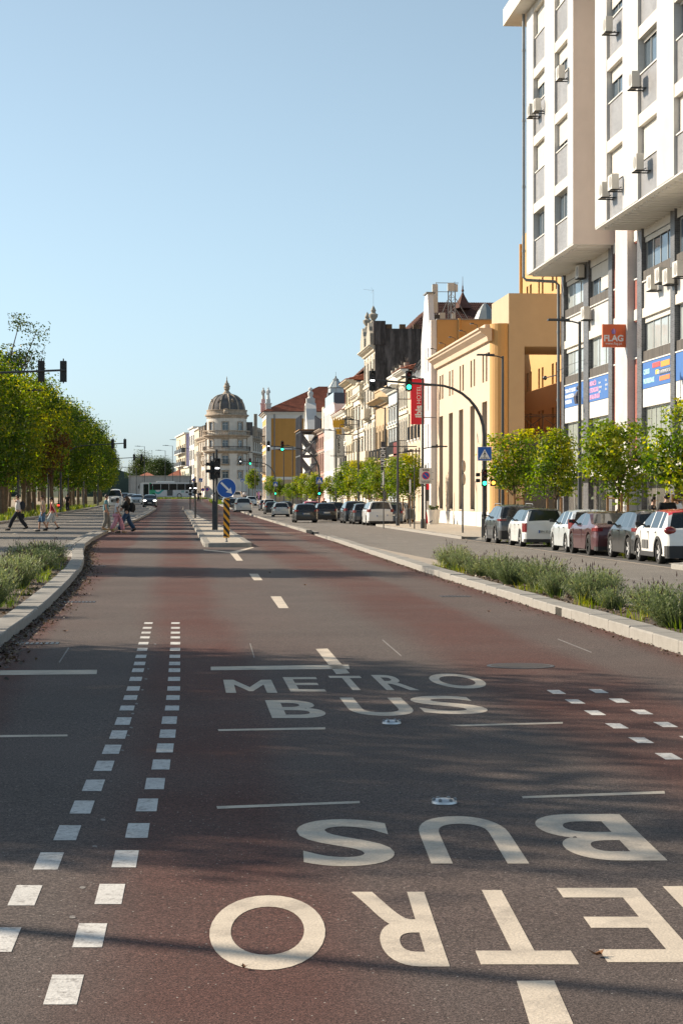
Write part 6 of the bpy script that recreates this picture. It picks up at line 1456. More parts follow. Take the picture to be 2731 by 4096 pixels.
    if front:
        pts = outline(.06, W2*.62, .012); 
        for s in (1, -1):
            poly = [(-x - .02, s*y*.93) for x, y in pts] + [(-x - .1, s*y*.8) for x, y in reversed(pts)]
            MB().prism(poly, .48*H, .56*H).build('headlight', LAMPON if front == 2 else HEADL, t, fix=True)
        MB().box(L/2 - .06, L/2 + .012, -W2*.5, W2*.5, .25*H, .42*H).build('grille', BLACKP, t); MB().box(L/2, L/2 + .025, -.26, .26, .3*H, .3*H + .11).build('number_plate', PLATE, t)
    for s in (1, -1):
        xm = -L/2 + L * (P_['ws'][1] - .045); zm = beltf(.7) + .07; b = MB(); b.cbox(xm - .04, xm + .04, s*(W2 + .01), s*(W2 + .15), zm, zm + .11, .03) if s > 0 else b.cbox(xm - .04, xm + .04, -W2 - .15, -W2 - .01, zm, zm + .11, .03); b.box(xm - .02, xm + .02, s*(W2 - .1) if s > 0 else -W2 - .04, s*(W2 + .04) if s > 0 else -W2 + .1, zm - .01, zm + .04)
        b.build('mirror', BLACKP if clad or roofm is None else roofm, t)
        if handles:
            for u in ((.285, .51) if kind != 'coupe' else (.47,)): x = -L/2 + u*L; MB().box(x - .09, x + .09, s*(W2 - .02) if s > 0 else -W2 - .018, s*(W2 + .018) if s > 0 else -W2 + .02, .575*H, .575*H + .03).build('door_handle', pm, t)
            for u in ((.245, .47, .715) if kind != 'coupe' else (.42, .715)): x = -L/2 + u*L; MB().box(x - .006, x + .006, s*(W2 - .02) if s > 0 else -W2 - .0015, s*(W2 + .0015) if s > 0 else -W2 + .02, .29*H, .60*H).build('door_seam', BLACKP, t)
        if clad:
            for xw in wb:
                b = MB(); v = []; nn = 10
                for k in range(nn + 1):
                    a = -.1 + (PI + .2) * k / nn
                    for r in (Ra - .01, Ra + .065): v += [(xw + r*math.cos(a), s*(W2 - .03), max(.18, wr + r*math.sin(a))), (xw + r*math.cos(a), s*(W2 + .018), max(.18, wr + r*math.sin(a)))]
                b.add(v, [q for k in range(nn) for q in ((k*4+1, k*4+3, k*4+7, k*4+5), (k*4, k*4+1, k*4+5, k*4+4), (k*4+2, k*4+3, k*4+7, k*4+6))]); b.build('arch_cladding', CLAD, t)
            MB().box(xrr + Ra, xf - Ra, s*(W2 - .04) if s > 0 else -W2 - .015, s*(W2 + .015) if s > 0 else -W2 + .04, .19, .32).build('sill_cladding', CLAD, t)
        if rails: b = MB(); b.tube([(-L*.32, s*(W2 - .27), H - .03), (-L*.3, s*(W2 - .27), H + .04), (L*.06, s*(W2 - .27), H + .05), (L*.1, s*(W2 - .27), H - .04)], .018, 5); b.build('roof_rail', METAL_GR, t)
    b = MB(); b.tube([(-L*.34, 0, H*.97), (-L*.36, 0, H + .07)], [.03, .012], 5); b.build('roof_aerial', BLACKP, t)
    MB().box(-L/2 + .3, L/2 - .35, -W2 + .16, W2 - .16, .2, .42).build('underbody', BLACKP, t)
    return t
def recolor(o, pm_old, pm_new):
    for c in o.children:
        for s in c.material_slots:
            if s.material == pm_old: s.link = 'OBJECT'; s.material = pm_new
def carpos(px, py, wid, L):      # pixel of the rear-left wheel's foot
    p = gnd(px, py); return Vector((p.x + wid/2 - .02, p.y + L*.305, 0))
def put(px, py, wid, L, dz=0):
    p = carpos(px, py, wid, L); return (p.x, p.y, G(p.x, p.y) + .003 + dz)
H90 = PI/2
KIND = 'cars parked along the right pavement'
# six parked cars in front
C3 = car('parked_car', 'white hatchback with red roof and black lower trim, nearest parked car', 'suv', 3.99, 1.75, 1.48, paint('white', (.78, .77, .74)), put(2632, 2256, 1.75, 3.99), H90, paint('red', (.55, .03, .05)), True, None, ('round', .60, .745, .30), '', False, .32, group=KIND)
for s in (1,): 
    for x in (.05, .42): MB().cbox(x - .17, x + .17, .875 - .02, .90, .40, .64, .02).build('side_bump_panel', M('airbump_grey', (.09, .09, .09), .6, .1, 5), C3)
for i in range(4): o = MB().box(-1.30 + i*.05, -1.26 + i*.05, .74, .79, 1.02 + .07*i, 1.06 + .07*i).build('red_pillar_mark', paint('red', (.55, .03, .05)), C3) if False else None
BK = paint('black', (.012, .013, .014)); GY = paint('dark_grey', (.075, .085, .095), .3); SV = paint('silver', (.50, .53, .54), .3); MR = paint('maroon', (.085, .022, .028), .4); WH = paint('offwhite', (.68, .69, .68)); DB = paint('blue_grey', (.055, .08, .11), .4)
car('parked_car', 'glossy black hatchback parked between the maroon coupe and the red-roofed car', 'hatch', 4.05, 1.76, 1.44, BK, put(2510, 2239, 1.76, 4.05), H90, None, False, None, ('block', .62, .71, .3), '', False, .325, group=KIND)
car('parked_car', 'maroon two-door coupe with dark multi-spoke wheels', 'coupe', 4.6, 1.78, 1.38, MR, put(2352, 2222, 1.78, 4.6), H90, None, False, RIMD, ('block', .60, .70, .3), '', False, .335, group=KIND)
car('parked_car', 'old silver hatchback with tall rounded red tail lights', 'hatch', 3.95, 1.68, 1.42, paint('ice_silver', (.56, .60, .62), .2), put(2261, 2209, 1.68, 3.95), H90, None, False, None, ('tall', .60, .86, .18), '', False, .29, group=KIND)
car('parked_car', 'white estate car with split rear doors and black pillars', 'estate', 3.97, 1.70, 1.44, WH, put(2079, 2187, 1.70, 3.97), H90, M('paint_black_roof', (.03, .035, .03), .3, .1, 3, coat=.8), False, None, ('tall', .42, .68, .16), 'BN 35 IC', False, .305, group=KIND)
car('parked_car', 'grey compact sport utility car at the head of the parked row', 'suv', 4.23, 1.82, 1.57, GY, put(1980, 2174, 1.82, 4.23), H90, None, True, None, ('block', .63, .70, .34), '', False, .335, rails=True, group=KIND)
# second parked group
G2 = 'cars parked beyond the zebra crossing'
for i, (px, py, kind, L, W_, H_, m, lab, rm) in enumerate([
  (1506, 2102, 'hatch', 4.3, 1.8, 1.46, DB, 'blue-grey hatchback parked behind the wooden tree stakes', None),
  (1464, 2102, 'estate', 4.7, 1.84, 1.62, WH, 'white estate car with roof rails parked beyond the crossing', 1),
  (1448, 2098, 'hatch', 4.0, 1.74, 1.44, BK, 'small black car squeezed beside the white estate', None),
  (1408, 2097, 'hatch', 4.1, 1.76, 1.47, paint('graphite', (.05, .055, .06), .3), 'graphite hatchback parked fourth in the shaded row', None),
  (1372, 2094, 'suv', 4.4, 1.84, 1.62, paint('midnight', (.02, .026, .035), .3), 'midnight blue sport utility car with chrome trim in the row', 1),
  (1300, 2081, 'suv', 4.16, 1.74, 1.55, BK, 'black compact car with red lights beside the crossing signal', None)]):
    car('parked_car', lab, kind, L, W_, H_, m, put(px, py, W_, L), H90, None, False, None, ('block', .6, .74, .26), '', False, .32, rails=bool(rm), group=G2)
car('parked_car', 'beige car half hidden behind the blue-grey hatchback', 'hatch', 4.1, 1.75, 1.45, paint('beige', (.42, .38, .31), .2), (15.2, 141.5, G(15, 141) + .13), H90 - .35, group=G2)
# driving away on the right
G3 = 'cars driving away on the right road'
for i, (px, py, kind, L, W_, H_, m, lab, pl) in enumerate([
  (1176, 2091, 'hatch', 4.0, 1.74, 1.43, BK, 'black hatchback with red tail lights, nearest car driving away', '32-DV-23'),
  (1091, 2067, 'suv', 4.16, 1.73, 1.48, SV, 'silver compact car with high red lights driving away', ''),
  (1058, 2057, 'hatch', 4.2, 1.75, 1.46, BK, 'black car driving ahead and left of the silver compact car', ''),
  (937, 2048, 'estate', 4.5, 1.8, 1.5, SV, 'silver estate car in the left lane of the right road', ''),
  (1036, 2043, 'hatch', 4.0, 1.7, 1.45, paint('grey_blue', (.10, .11, .13), .3), 'grey-blue car two ahead of the silver compact car', '')]):
    car('moving_car', lab, kind, L, W_, H_, m, put(px, py, W_, L), H90 + .01, None, False, None, ('block', .62, .74, .3), pl, False, .31, group=G3)
FAR = [(11.0, 175, 'suv', paint('red', (.55, .03, .05)), 'red car parked beyond the driving black hatchback'), (11.2, 160, 'hatch', BK, 'black car half hidden right of the driving hatchback'), (13.6, 196, 'hatch', SV, 'silver car parked at the row of small trees'),
       (13.5, 204, 'hatch', GY, 'grey car parked further along the small trees'), (11.6, 232, 'hatch', BK, 'black car parked under the far small trees'), (11.3, 270, 'suv', paint('white', (.78, .77, .74)), 'white car parked near the far crossing signal'),
       (8.4, 300, 'hatch', BK, 'black car on the road far behind the round sign'), (6.6, 285, 'hatch', BK, 'dark car at the left of the far queue'), (6.4, 300, 'estate', SV, 'silver car at the left of the far queue'), (10.4, 318, 'hatch', WH, 'white car in the far queue beyond the estate car'),
       (5.9, 335, 'hatch', GY, 'grey car at the head of the far left queue'), (5.6, 362, 'hatch', paint('white', (.78, .77, .74)), 'white car near the domed hotel corner')]
for i, (x, y, kind, m, lab) in enumerate(FAR):
    car('far_car', lab, kind, 4.2, 1.76, 1.48 if kind != 'suv' else 1.6, m, (x, y, G(x, y) + (.128 if x > xsw(y) else .003)), H90 + (.05 if y > 280 else 0), group='far cars on the right road', handles=False)
car('delivery_van', 'white van in the far queue behind the round blue sign', 'van', 5.0, 1.95, 2.1, paint('white', (.78, .77, .74)), (8.8, 395 - 55, G(8.8, 340) + .003), H90, tl=('tall', .4, .6, .12), group=None, handles=False)
# oncoming on the left road
G4 = 'oncoming cars on the left road'
def oncoming(px, py, d): p = at(px, py, d); return (p.x, p.y, G(p.x, p.y) + .003)
car('oncoming_car', 'black sport utility car with lit headlights coming towards the camera', 'suv', 4.4, 1.86, 1.62, paint('midnight', (.02, .026, .035), .3), oncoming(600, 2026, 262), -H90, front=2, group=G4, handles=False)
car('oncoming_car', 'silver saloon behind the black oncoming car', 'coupe', 4.5, 1.78, 1.46, SV, oncoming(547, 1998, 300), -H90, front=1, group=G4, handles=False)
car('oncoming_car', 'pale grey car left of the oncoming saloon', 'hatch', 4.2, 1.76, 1.47, WH, oncoming(527, 1994, 316), -H90, front=1, group=G4, handles=False)
car('oncoming_car', 'small grey car far left behind the pedestrians', 'hatch', 4.0, 1.74, 1.45, GY, oncoming(498, 1992, 338), -H90, front=1, group=G4, handles=False)
car('white_van', 'white van behind the man in teal shirt on the left road', 'van', 5.4, 2.0, 2.35, paint('white', (.78, .77, .74)), (-9.3, 268, G(-9.3, 268) + .003), -H90, front=1, handles=False)
car('parked_car', 'dark car parked behind the left tree trunks', 'estate', 4.5, 1.8, 1.48, GY, (-22.5, 205, G(-22, 205) + .12), .1, front=1, group='cars beyond the left trees', handles=False)
car('parked_car', 'blue car parked behind the left tree trunks', 'hatch', 4.2, 1.76, 1.48, DB, (-22.0, 225, G(-22, 225) + .12), .1, front=1, group='cars beyond the left trees', handles=False)
# the bus crossing at the far end
bx0, bx1 = at(560, 0, 396).x, at(782, 0, 396).x; LB = bx1 - bx0; zB = G(-12, 396) + .006
BS = thing('bus', 'white and green single deck bus crossing at the end of the lane', 'bus', ((bx0 + bx1)/2, 396, zB), PI)
BW = M('bus_white', (.66, .66, .63), .4, .04, 1, coat=.4); BG = M('bus_green', (.04, .36, .18), .4, .04, 1); BT = M('bus_teal', (.05, .40, .36), .4, 0)
b = MB(); hl = LB/2; prof = [(-hl, .35), (-hl, 2.9), (-hl + .25, 3.15), (hl - .5, 3.15), (hl - .12, 2.9), (hl, 1.2), (hl, .35)]
b.prism_y(prof, -1.25, 1.25); b.build('body', BW, BS)
MB().box(-1.4, 2.2, -.7, .7, 3.15, 3.4).build('roof_unit', BW, BS); MB().box(hl - 4.2, hl - 3.2, -.6, .6, 3.15, 3.28).build('roof_unit', BW, BS)
for s in (1, -1):
    ws = []; x = -hl + .5
    while x < hl - 2.2: ws.append((x, min(x + 1.55, hl - 1.9))); x += 1.6
    for a, c in ws: MB().box(a, c - .05, s*1.24 if s > 0 else -1.275, 1.275 if s > 0 else -1.24, 1.65, 2.85).build('side_window', M('bus_tinted_glass', (.03, .027, .022), .2, .4, 1.2, spec=.15), BS)
    for a, c in ((hl - 1.75, hl - .75),): MB().box(a, c, s*1.24 if s > 0 else -1.275, 1.275 if s > 0 else -1.24, .5, 2.8).build('door', CGLASS, BS)
    MB().box(-1.0, .1, s*1.24 if s > 0 else -1.275, 1.275 if s > 0 else -1.24, .5, 1.65).build('door', CGLASS, BS)
    b = MB(); y = s * 1.262
    b.add([(hl - 1.9, y, .6), (hl - 3.0, y, .6), (hl - 3.2, y, 1.4), (hl - 2.2, y, 3.05), (hl - 1.9, y, 3.05)], [(0, 1, 2, 3, 4)]); b.build('green_stripe', BG, BS)
    b = MB(); pts = [(hl - 3.0 - .35*k, 1.45 - .45 * math.sin(k * .75 + .3)) for k in range(8)]
    b.add([(x, y * 1.001, z + .22) for x, z in pts] + [(x, y * 1.001, z - .22) for x, z in pts], [(k, k+1, 9+k, 8+k) for k in range(7)]); b.build('teal_wave', BT, BS)
    wtext(BS, 'SIT', .55, BT, (-3.0, s * 1.264, 1.3), ang=0 if s < 0 else PI, bold=.01)
    for x in (hl - 2.75, -hl + 3.2):
        o = inst(_wh[.335][0], 'wheel', BS, (x, s * 1.13, .5), 0 if s > 0 else PI, (1.5, 1.3, 1.5)); inst(_wh[.335][1], 'rim', o)
MB().box(hl - .3, hl + .02, -1.1, 1.1, 1.35, 2.75).build('windscreen', CGLASS, BS)
MB().box(hl + .1, hl + .3, 1.2, 1.5, 1.9, 2.5).build('mirror', BLACKP, BS)
# a red scooter and its rider's box in the park
# ------------------------------------------------------------------ street furniture
MASTM = M('mast_grey_black', (.045, .05, .055), .5, .1, 4)
SBLUE = M('sign_blue', (.012, .10, .42), .45, .04, 3); SBACK = M('sign_back', (.35, .35, .35), .5, .1, 3, metal=.4); YSTR = M('reflective_yellow', (.72, .33, .015), .5, .06, 4)
def lens(b, c, r, d=-1, n=14):
    b.lathe_y([(r, 0), (r, .02), (r*.7, .045), (0, .055)], n, c) if d < 0 else b.lathe_y([(r, 0), (r, -.02), (r*.7, -.045), (0, -.055)], n, c)
def signal_head(par, x, z, lit, y=0, hood=True, back=False, s=1.0, tram=False):
    """three-light head, faces -y; origin at its foot"""
    o = inst(MB().cbox(-.14*s, .14*s, -.08*s, .12*s, 0, .9*s, .02).mesh('signal_head', BLACKP), 'signal_head', par, (x, y, z))
    zs = [.74, .45, .16]
    for k, zz in enumerate(zs):
        m = BLACKP
        if k == lit: m = WHITE_L if tram else [M('red_light', (1, .03, .02), .3, 0, emit=4), AMBER_L, GREEN_L][k]
        else: m = [M('red_lens_off', (.09, .012, .012), .2, 0), M('amber_lens_off', (.07, .04, .01), .2, 0), M('green_lens_off', (.012, .05, .03), .2, 0)][k] if not tram else M('lens_off', (.02, .02, .02), .2, 0)
        b = MB()
        if tram and k == lit: b.box(-.085*s, .085*s, -.1*s, -.085*s, (zz-.03)*s, (zz+.03)*s)
        elif tram: (b.prism_y([(-.06*s, (zz+.05)*s), (.06*s, (zz+.05)*s), (0, (zz-.06)*s)], -.1*s, -.085*s) if k == 0 else b.box(-.018*s, .018*s, -.1*s, -.085*s, (zz-.08)*s, (zz+.08)*s))
        else: lens(b, (0, -.08*s, zz*s), .1*s)
        if tram and k != lit: m = M('lens_symbol_off', (.06, .055, .05), .4, 0)
        b.build('lamp_lens', m, o, smooth=True)
        h = MB(); h.lathe([(.125*s, -.0), (.125*s, -.0)], 4) if False else None
        v = []; n = 10
        for j in range(n + 1):
            a = -.35 + (PI + .7) * j / n
            v += [(.125*s*math.cos(a), -.08*s, zz*s + .125*s*math.sin(a)), (.118*s*math.cos(a), (-.08 - .2*max(0, .35 + .65*math.sin(a)))*s, zz*s + .118*s*math.sin(a))]
        h.add(v, [(2*j, 2*j+1, 2*j+3, 2*j+2) for j in range(n)]); h.build('visor', BLACKP, o)
    [MB().tube([(0, .02*s, z0_), (0, .02*s, z1_)], .03*s, 6).build('bracket', BLACKP, o) for z0_, z1_ in ((.88*s, 1.0*s), (-.06, .02))]
    return o
def ped_sign(par, x, y, z, w=.6):
    o = inst(MB().cbox(-w/2, w/2, -.015, .015, 0, w, .002).mesh('crossing_sign', SBLUE), 'crossing_sign', par, (x, y, z))
    e = MB()
    for a in ((-w/2, -w/2 + .012, 0, w), (w/2 - .012, w/2, 0, w), (-w/2, w/2, 0, .012), (-w/2, w/2, w - .012, w)): e.box(a[0], a[1], -.018, -.0145, a[2], a[3])
    e.build('white_edge', WHS, o)
    MB().prism_y([(-w*.40, w*.12), (w*.40, w*.12), (0, w*.84)], -.02, -.015).build('white_triangle', WHS, o)
    b = MB(); b.lathe_y([(w*.045, 0), (0, 0.002)], 10, (0, -.022, w*.63)); k = w
    b.prism_y([(-.05*k, .57*k), (.05*k, .57*k), (.03*k, .4*k), (-.03*k, .4*k)], -.023, -.02)
    b.prism_y([(-.03*k, .41*k), (.0, .41*k), (-.06*k, .17*k), (-.1*k, .17*k)], -.023, -.02); b.prism_y([(0, .41*k), (.03*k, .41*k), (.1*k, .17*k), (.06*k, .17*k)], -.023, -.02)
    b.prism_y([(-.05*k, .56*k), (-.03*k, .53*k), (-.1*k, .4*k), (-.12*k, .42*k)], -.023, -.02); b.prism_y([(.05*k, .56*k), (.03*k, .53*k), (.1*k, .42*k), (.12*k, .45*k)], -.023, -.02)
    for q in (-.27, -.16, -.01, .13, .24): b.prism_y([(q*k - .03*k, .14*k), (q*k + .02*k, .14*k), (q*k*.8 + .02*k, .23*k), (q*k*.8 - .02*k, .23*k)], -.0225, -.0195)
    b.build('pictogram', PTXT, o); return o
def mast(label, base, z_arm, reach, heads, dirx=-1, back=False, rad=.085, lows=True, group='signal masts'):
    """curved mast; arm reaches along x * dirx; heads at distances from the pole with the lamp that is lit"""
    t = thing('signal_mast', label, 'traffic light', base, 0, group)
    pts = [(0, 0, 0), (0, 0, z_arm - 2.4)]
    for k in range(1, 9): a = k * PI / 16; pts.append((dirx * 2.3 * (1 - math.cos(a)), 0, z_arm - 2.4 + 2.3 * math.sin(a)))
    pts.append((dirx * reach, 0, z_arm + .02 + .10))
    n = len(pts); b = MB(); b.tube(pts, [rad * (1.1 if k < 2 else 1 - .45 * (k - 1) / (n - 2)) for k in range(n)], 10); b.build('pole', MASTM, t, smooth=True)
    MB().lathe([(rad*1.25, 0), (rad*1.25, 1.1), (rad*1.05, 1.15)], 10).build('pole_sleeve', METAL_DK, t)
    for dist, lit, tram in heads:
        h = signal_head(t, dirx * dist, z_arm - .38, lit, -.16, s=1.0, tram=tram)
        if back: h.rotation_euler = (0, 0, PI); h.location.y = .16
    return t
# right masts
p = gnd(1935, 2150, 0); dM = 91.0
q = at(1936, 0, dM); gm_ = G(q.x, q.y) + .125
za = at(1600, 1531, dM).z - gm_; e = at(1480, 0, dM).x
t = mast('nearest curved signal mast on the right with green light and crossing sign', (q.x, q.y, gm_), za, q.x - e + .1, [(q.x - at(1484, 0, dM).x, 1, True), (q.x - at(1630, 0, dM).x, 2, False)])
zs = at(1935, 1843, dM).z - gm_; ped_sign(t, 0, -.13, zs, .64); signal_head(t, -.02, at(1935, 1945, dM).z - gm_, 2, -.2, s=.86)
for z in (.28, .55): MB().cbox(-.38, -.2, -.12, .1, at(1935, 1945, dM).z - gm_ + z - .1, at(1935, 1945, dM).z - gm_ + z + .06, .02).build('side_head', BLACKP, t)
o = MB().cbox(.28, .5, -.22, -.02, at(1960, 1944, dM).z - gm_, at(1960, 1918, dM).z - gm_, .02).build('pedestrian_head', BLACKP, t); b = MB(); lens(b, (.39, -.22, at(1962, 1931, dM).z - gm_), .085); b.build('lamp_lens', AMBER_L, o, smooth=True)
for i, (px, d, hp, ps, lab) in enumerate([(1277, 186., ((1072.7, 1, True), (1128, 2, False)), 1, 'middle curved signal mast on the right with green light'), (1101.5, 278., ((960.6, 1, True), (1000, 2, False)), 1, 'farthest curved signal mast on the right with green light')]):
    q = at(px, 0, d); g = G(q.x, q.y) + .125; za = at(1000, [1788, 1848][i], d).z - g
    t = mast(lab, (q.x, q.y, g), za, q.x - at(hp[0][0], 0, d).x + .1, [(q.x - at(a, 0, d).x, l, tr) for a, l, tr in hp], lows=True)
    ped_sign(t, 0, -.13, at(px, [1935, 1945][i], d).z - g, .62); signal_head(t, -.02, at(px, [1980, 1978][i], d).z - g, 2, -.2, s=.86)
# left masts, seen from behind
for i, (d, hp, pole, py, lab) in enumerate([(85., ((253, 0, False), (165, 0, False)), -12.2, 1531, 'nearest left signal mast seen from behind against the sky'), (191., ((499, 0, False), (450, 0, False)), -11.9, 1800, 'middle left signal mast seen from behind among the trees'), (272., ((566, 0, False), (536, 0, False)), -11.9, 1846, 'farthest left signal mast seen from behind')]):
    y = at(300, 0, d).y; g = G(pole, y) + .1; za = at(200, [1491, 1777, 1831][i], d).z - g
    mast(lab, (pole, y, g), za, at(hp[0][0], 0, d).x - pole + .1, [(at(a, 0, d).x - pole, 0, False) for a, _, _ in hp], 1, True, group='signal masts')
# island signals
for i, (px, py, px2, d, lab) in enumerate([(866, 2119, 866, 92.7, 'pair of black signal posts on the traffic island'), (781, 2063, 781, 141., 'small black signal on the narrow island'), (761, 2033, 761, 206., 'farthest small black signal at the end of the island')]):
    q = at(px, 0, d); g = G(q.x, q.y) + .14
    t = thing('signal_post', lab, 'traffic light', (q.x, q.y, g), 0, 'signals on the traffic island')
    if i == 0:
        h1, h2 = at(px, 1797, d).z - g, at(px, 1812, d).z - g
        MB().tube([(0, 0, 0), (0, 0, h1)], .065, 10).build('pole', MASTM, t, smooth=True); MB().tube([(-.13, .12, 0), (-.13, .12, h2)], .05, 10).build('pole', MASTM, t, smooth=True)
        signal_head(t, 0.03, at(px, 1912, d).z - g, 1, -.14, tram=True, s=1.02)
        h = signal_head(t, -.16, at(px, 1916, d).z - g, 0, .22, s=.95); h.rotation_euler = (0, 0, PI)
        for z in (1, 1.32): MB().cbox(-.5, -.12, -.05, .12, at(px, 1912, d).z - g + z - .75, at(px, 1912, d).z - g + z - .6, .02).build('side_visor', BLACKP, t)
        MB().cbox(-.2, -.06, -.02, .16, .0, 1.35, .02).build('control_sleeve', METAL_DK, t)
    else:
        h1 = [at(px, 1905, d).z, at(px, 1920, d).z][i-1] - g
        MB().tube([(0, 0, 0), (0, 0, h1)], .06, 8).build('pole', MASTM, t, smooth=True)
        signal_head(t, 0, h1 - 1.25, 1, -.13, tram=True, s=.9); 
        for s in (-1, 1): MB().cbox(s*.35 - .12, s*.35 + .12, -.06, .12, h1 - 1.35, h1 - 1.18, .02).build('side_visor', BLACKP, t)
# keep-right sign
q = at(906, 0, 68.2); g = G(q.x, q.y) + .143
KS = thing('keep_right_sign', 'round blue sign with white arrow above a yellow and black striped post', 'road sign', (q.x, q.y, g), 0)
zc = at(906, 1952, 68.2).z - g; z0, z1 = at(906, 2151, 68.2).z - g, at(906, 1994, 68.2).z - g; r = 39 / F * 68.2
MB().tube([(0, .03, 0), (0, .03, zc + .2)], .03, 8).lathe([(.05, 0), (.05, .03), (.03, .05)], 10, (0, .03, 0)).build('post', METAL_GR, KS)
sp = MB().box(-.105, .105, -.012, .012, z0, z1).build('striped_panel', YSTR, KS)
hh = z1 - z0; nst = 5; step = hh / nst
for k in range(-1, nst):
    a = z0 + k * step + step*.25; pl = [(-.105, a + .26), (-.105, a + .26 + step*.5), (.105, a + step*.5), (.105, a)]
    pl = [(x, min(z1, max(z0, z))) for x, z in pl]
    if max(p[1] for p in pl) - min(p[1] for p in pl) > .03: MB().prism_y(pl, -.0145, -.0125).build('black_stripe', M('stripe_black', (.015, .014, .013), .5, .1, 4), sp)
o = inst(None, 'sign_disc', KS); b = MB(); b.lathe_y([(r, -.01), (r, .012), (r*.955, .014)], 32, (0, 0, zc)); b.build('rim', WHS, KS); b = MB(); b.lathe_y([(r*.955, .013), (0, .0135)], 32, (0, 0, zc)); b.build('disc', SBLUE, KS)
bpy.data.objects.remove(o)
A = Vector((-.62, 0, .62)).normalized(); d_ = Vector((1, 0, -1)).normalized(); n_ = Vector((1, 0, 1)).normalized(); c0 = Vector((0, -.0165, zc))
tip = c0 + d_*r*.82; nk = c0 + d_*r*.30; tl_ = c0 - d_*r*.80
v = [tl_ + n_*r*.11, nk + n_*r*.11, nk + n_*r*.36 - d_*r*.06, tip, nk - n_*r*.36 - d_*r*.06, nk - n_*r*.11, tl_ - n_*r*.11]
MB().add(v, [tuple(range(7))]).build('white_arrow', WHS, KS)
# zone sign, plain posts, bins
def post_sign(name, label, px, d, ptop, build, r=.045):
    q = at(px, 0, d); g = G(q.x, q.y) + (.125 if q.x > xsw(q.y) else 0); t = thing(name, label, 'road sign', (q.x, q.y, g), 0); h = at(px, ptop, d).z - g
    MB().tube([(0, 0, 0), (0, 0, h)], r, 8).build('post', MASTM, t, smooth=True); build(t, h, g, d, q); return t
def zone(t, h, g, d, q):
    z0, z1 = at(0, 1935, d).z - g, at(0, 1872, d).z - g; w = 50 / F * d
    o = MB().cbox(-w/2, w/2, -.075, -.05, z0, z1, .004).build('sign_plate', WHITEP, t); hh = z1 - z0
    b = MB(); b.lathe_y([(hh*.25, .0), (0, .001)], 24, (0, -.078, z0 + hh*.52)); b.build('blue_disc', SBLUE, o)
    b = MB(); b.lathe_y([(hh*.25, .002), (hh*.20, .003)], 24, (0, -.079, z0 + hh*.52)); s = hh*.2; b.add([(-s*.75, -.083, z0 + hh*.52 + s*.6), (-s*.6, -.083, z0 + hh*.52 + s*.78), (s*.75, -.083, z0 + hh*.52 - s*.6), (s*.6, -.083, z0 + hh*.52 - s*.78)], [(0, 1, 2, 3)]); b.build('red_ring', REDS, o)
    wtext(o, 'zona', hh*.22, PTXT, (0, -.08, z0 + hh*.88), 0, .003); wtext(o, 'Exceto Locais', hh*.105, PTXT, (0, -.08, z0 + hh*.17), 0); wtext(o, 'Autorizados', hh*.105, PTXT, (0, -.08, z0 + hh*.08), 0)
post_sign('zone_sign', 'white zona no parking sign on the lamp column by the hotel', 1702, 111, 1860, zone)
def edge_discs(t, h, g, d, q):
    b = MB(); b.lathe_y([(.3, 0), (.3, .02), (0, .02)], 20); o = b.build('disc_back', SBACK, t); o.rotation_euler = (0, 0, 1.15); o.location = (.05, 0, at(0, 1865, d).z - g)
    b = MB(); b.lathe_y([(.3, 0), (.3, .02), (0, .02)], 8); o = b.build('octagon_back', SBACK, t); o.rotation_euler = (0, 0, 1.15); o.location = (.05, 0, at(0, 1917, d).z - g)
post_sign('edge_on_sign', 'road sign seen edge-on in front of the yellow windows', 1850, 99, 1842, edge_discs)
def thin_plate(t, h, g, d, q): MB().box(-.04, .04, -.2, .2, h - .9, h - .1).build('plate_edge', SBACK, t)
post_sign('bus_stop_post', 'thin grey post in front of the yellow trees', 1534, 121, 1880, thin_plate, .035); post_sign('parking_post', 'thin rusty post left of the zona sign', 1657, 112, 1866, lambda *a: None, .035)
post_sign('info_post', 'grey post with slim plate behind the litter bin', 1641, 120, 1912, thin_plate, .03)
def ped_only(t, h, g, d, q): ped_sign(t, 0, -.07, h - .66, .62)
post_sign('crossing_sign_post', 'blue pedestrian crossing sign half hidden by the young tree', 1997, 98, 1858, ped_only)
for px, d, py, lab in ((803, 330, 1912, 'small blue crossing sign left of the island signal far away'), (969, 390, 1914, 'small blue crossing sign before the domed hotel')): post_sign('crossing_sign_post', lab, px, d, py, ped_only)
def noparking(t, h, g, d, q): b = MB(); b.lathe_y([(.3, 0), (.3, .02), (0, .02)], 18, (0, -.06, h - .3)); b.build('blue_disc', SBLUE, t); b = MB(); b.lathe_y([(.3, .021), (.23, .022)], 18, (0, -.06, h - .3)); b.build('red_ring', REDS, t)
for px, d, py, lab in ((829, 345, 1950, 'small round no parking sign near the parked cars far away'), (811, 352, 1952, 'pale round sign left of the no parking sign far away'), (776, 320, 1912, 'round blue sign left of the crossing sign far away')): post_sign('round_sign_post', lab, px, d, py, noparking)
q = at(1638, 2100, 128); LBN = thing('litter_bin', 'dark grey litter bin on a post by the tree stakes', 'bin', (q.x, q.y, G(q.x, q.y) + .125), 0)
MB().tube([(0, .2, 0), (0, .2, 1.1)], .03, 6).build('post', METAL_GR, LBN); MB().lathe([(.0, .38), (.24, .38), (.29, .95), (.29, 1.0), (.25, 1.0), (.22, .45)], 16).build('bin', M('bin_grey', (.04, .042, .045), .6, .1, 4), LBN, smooth=True)
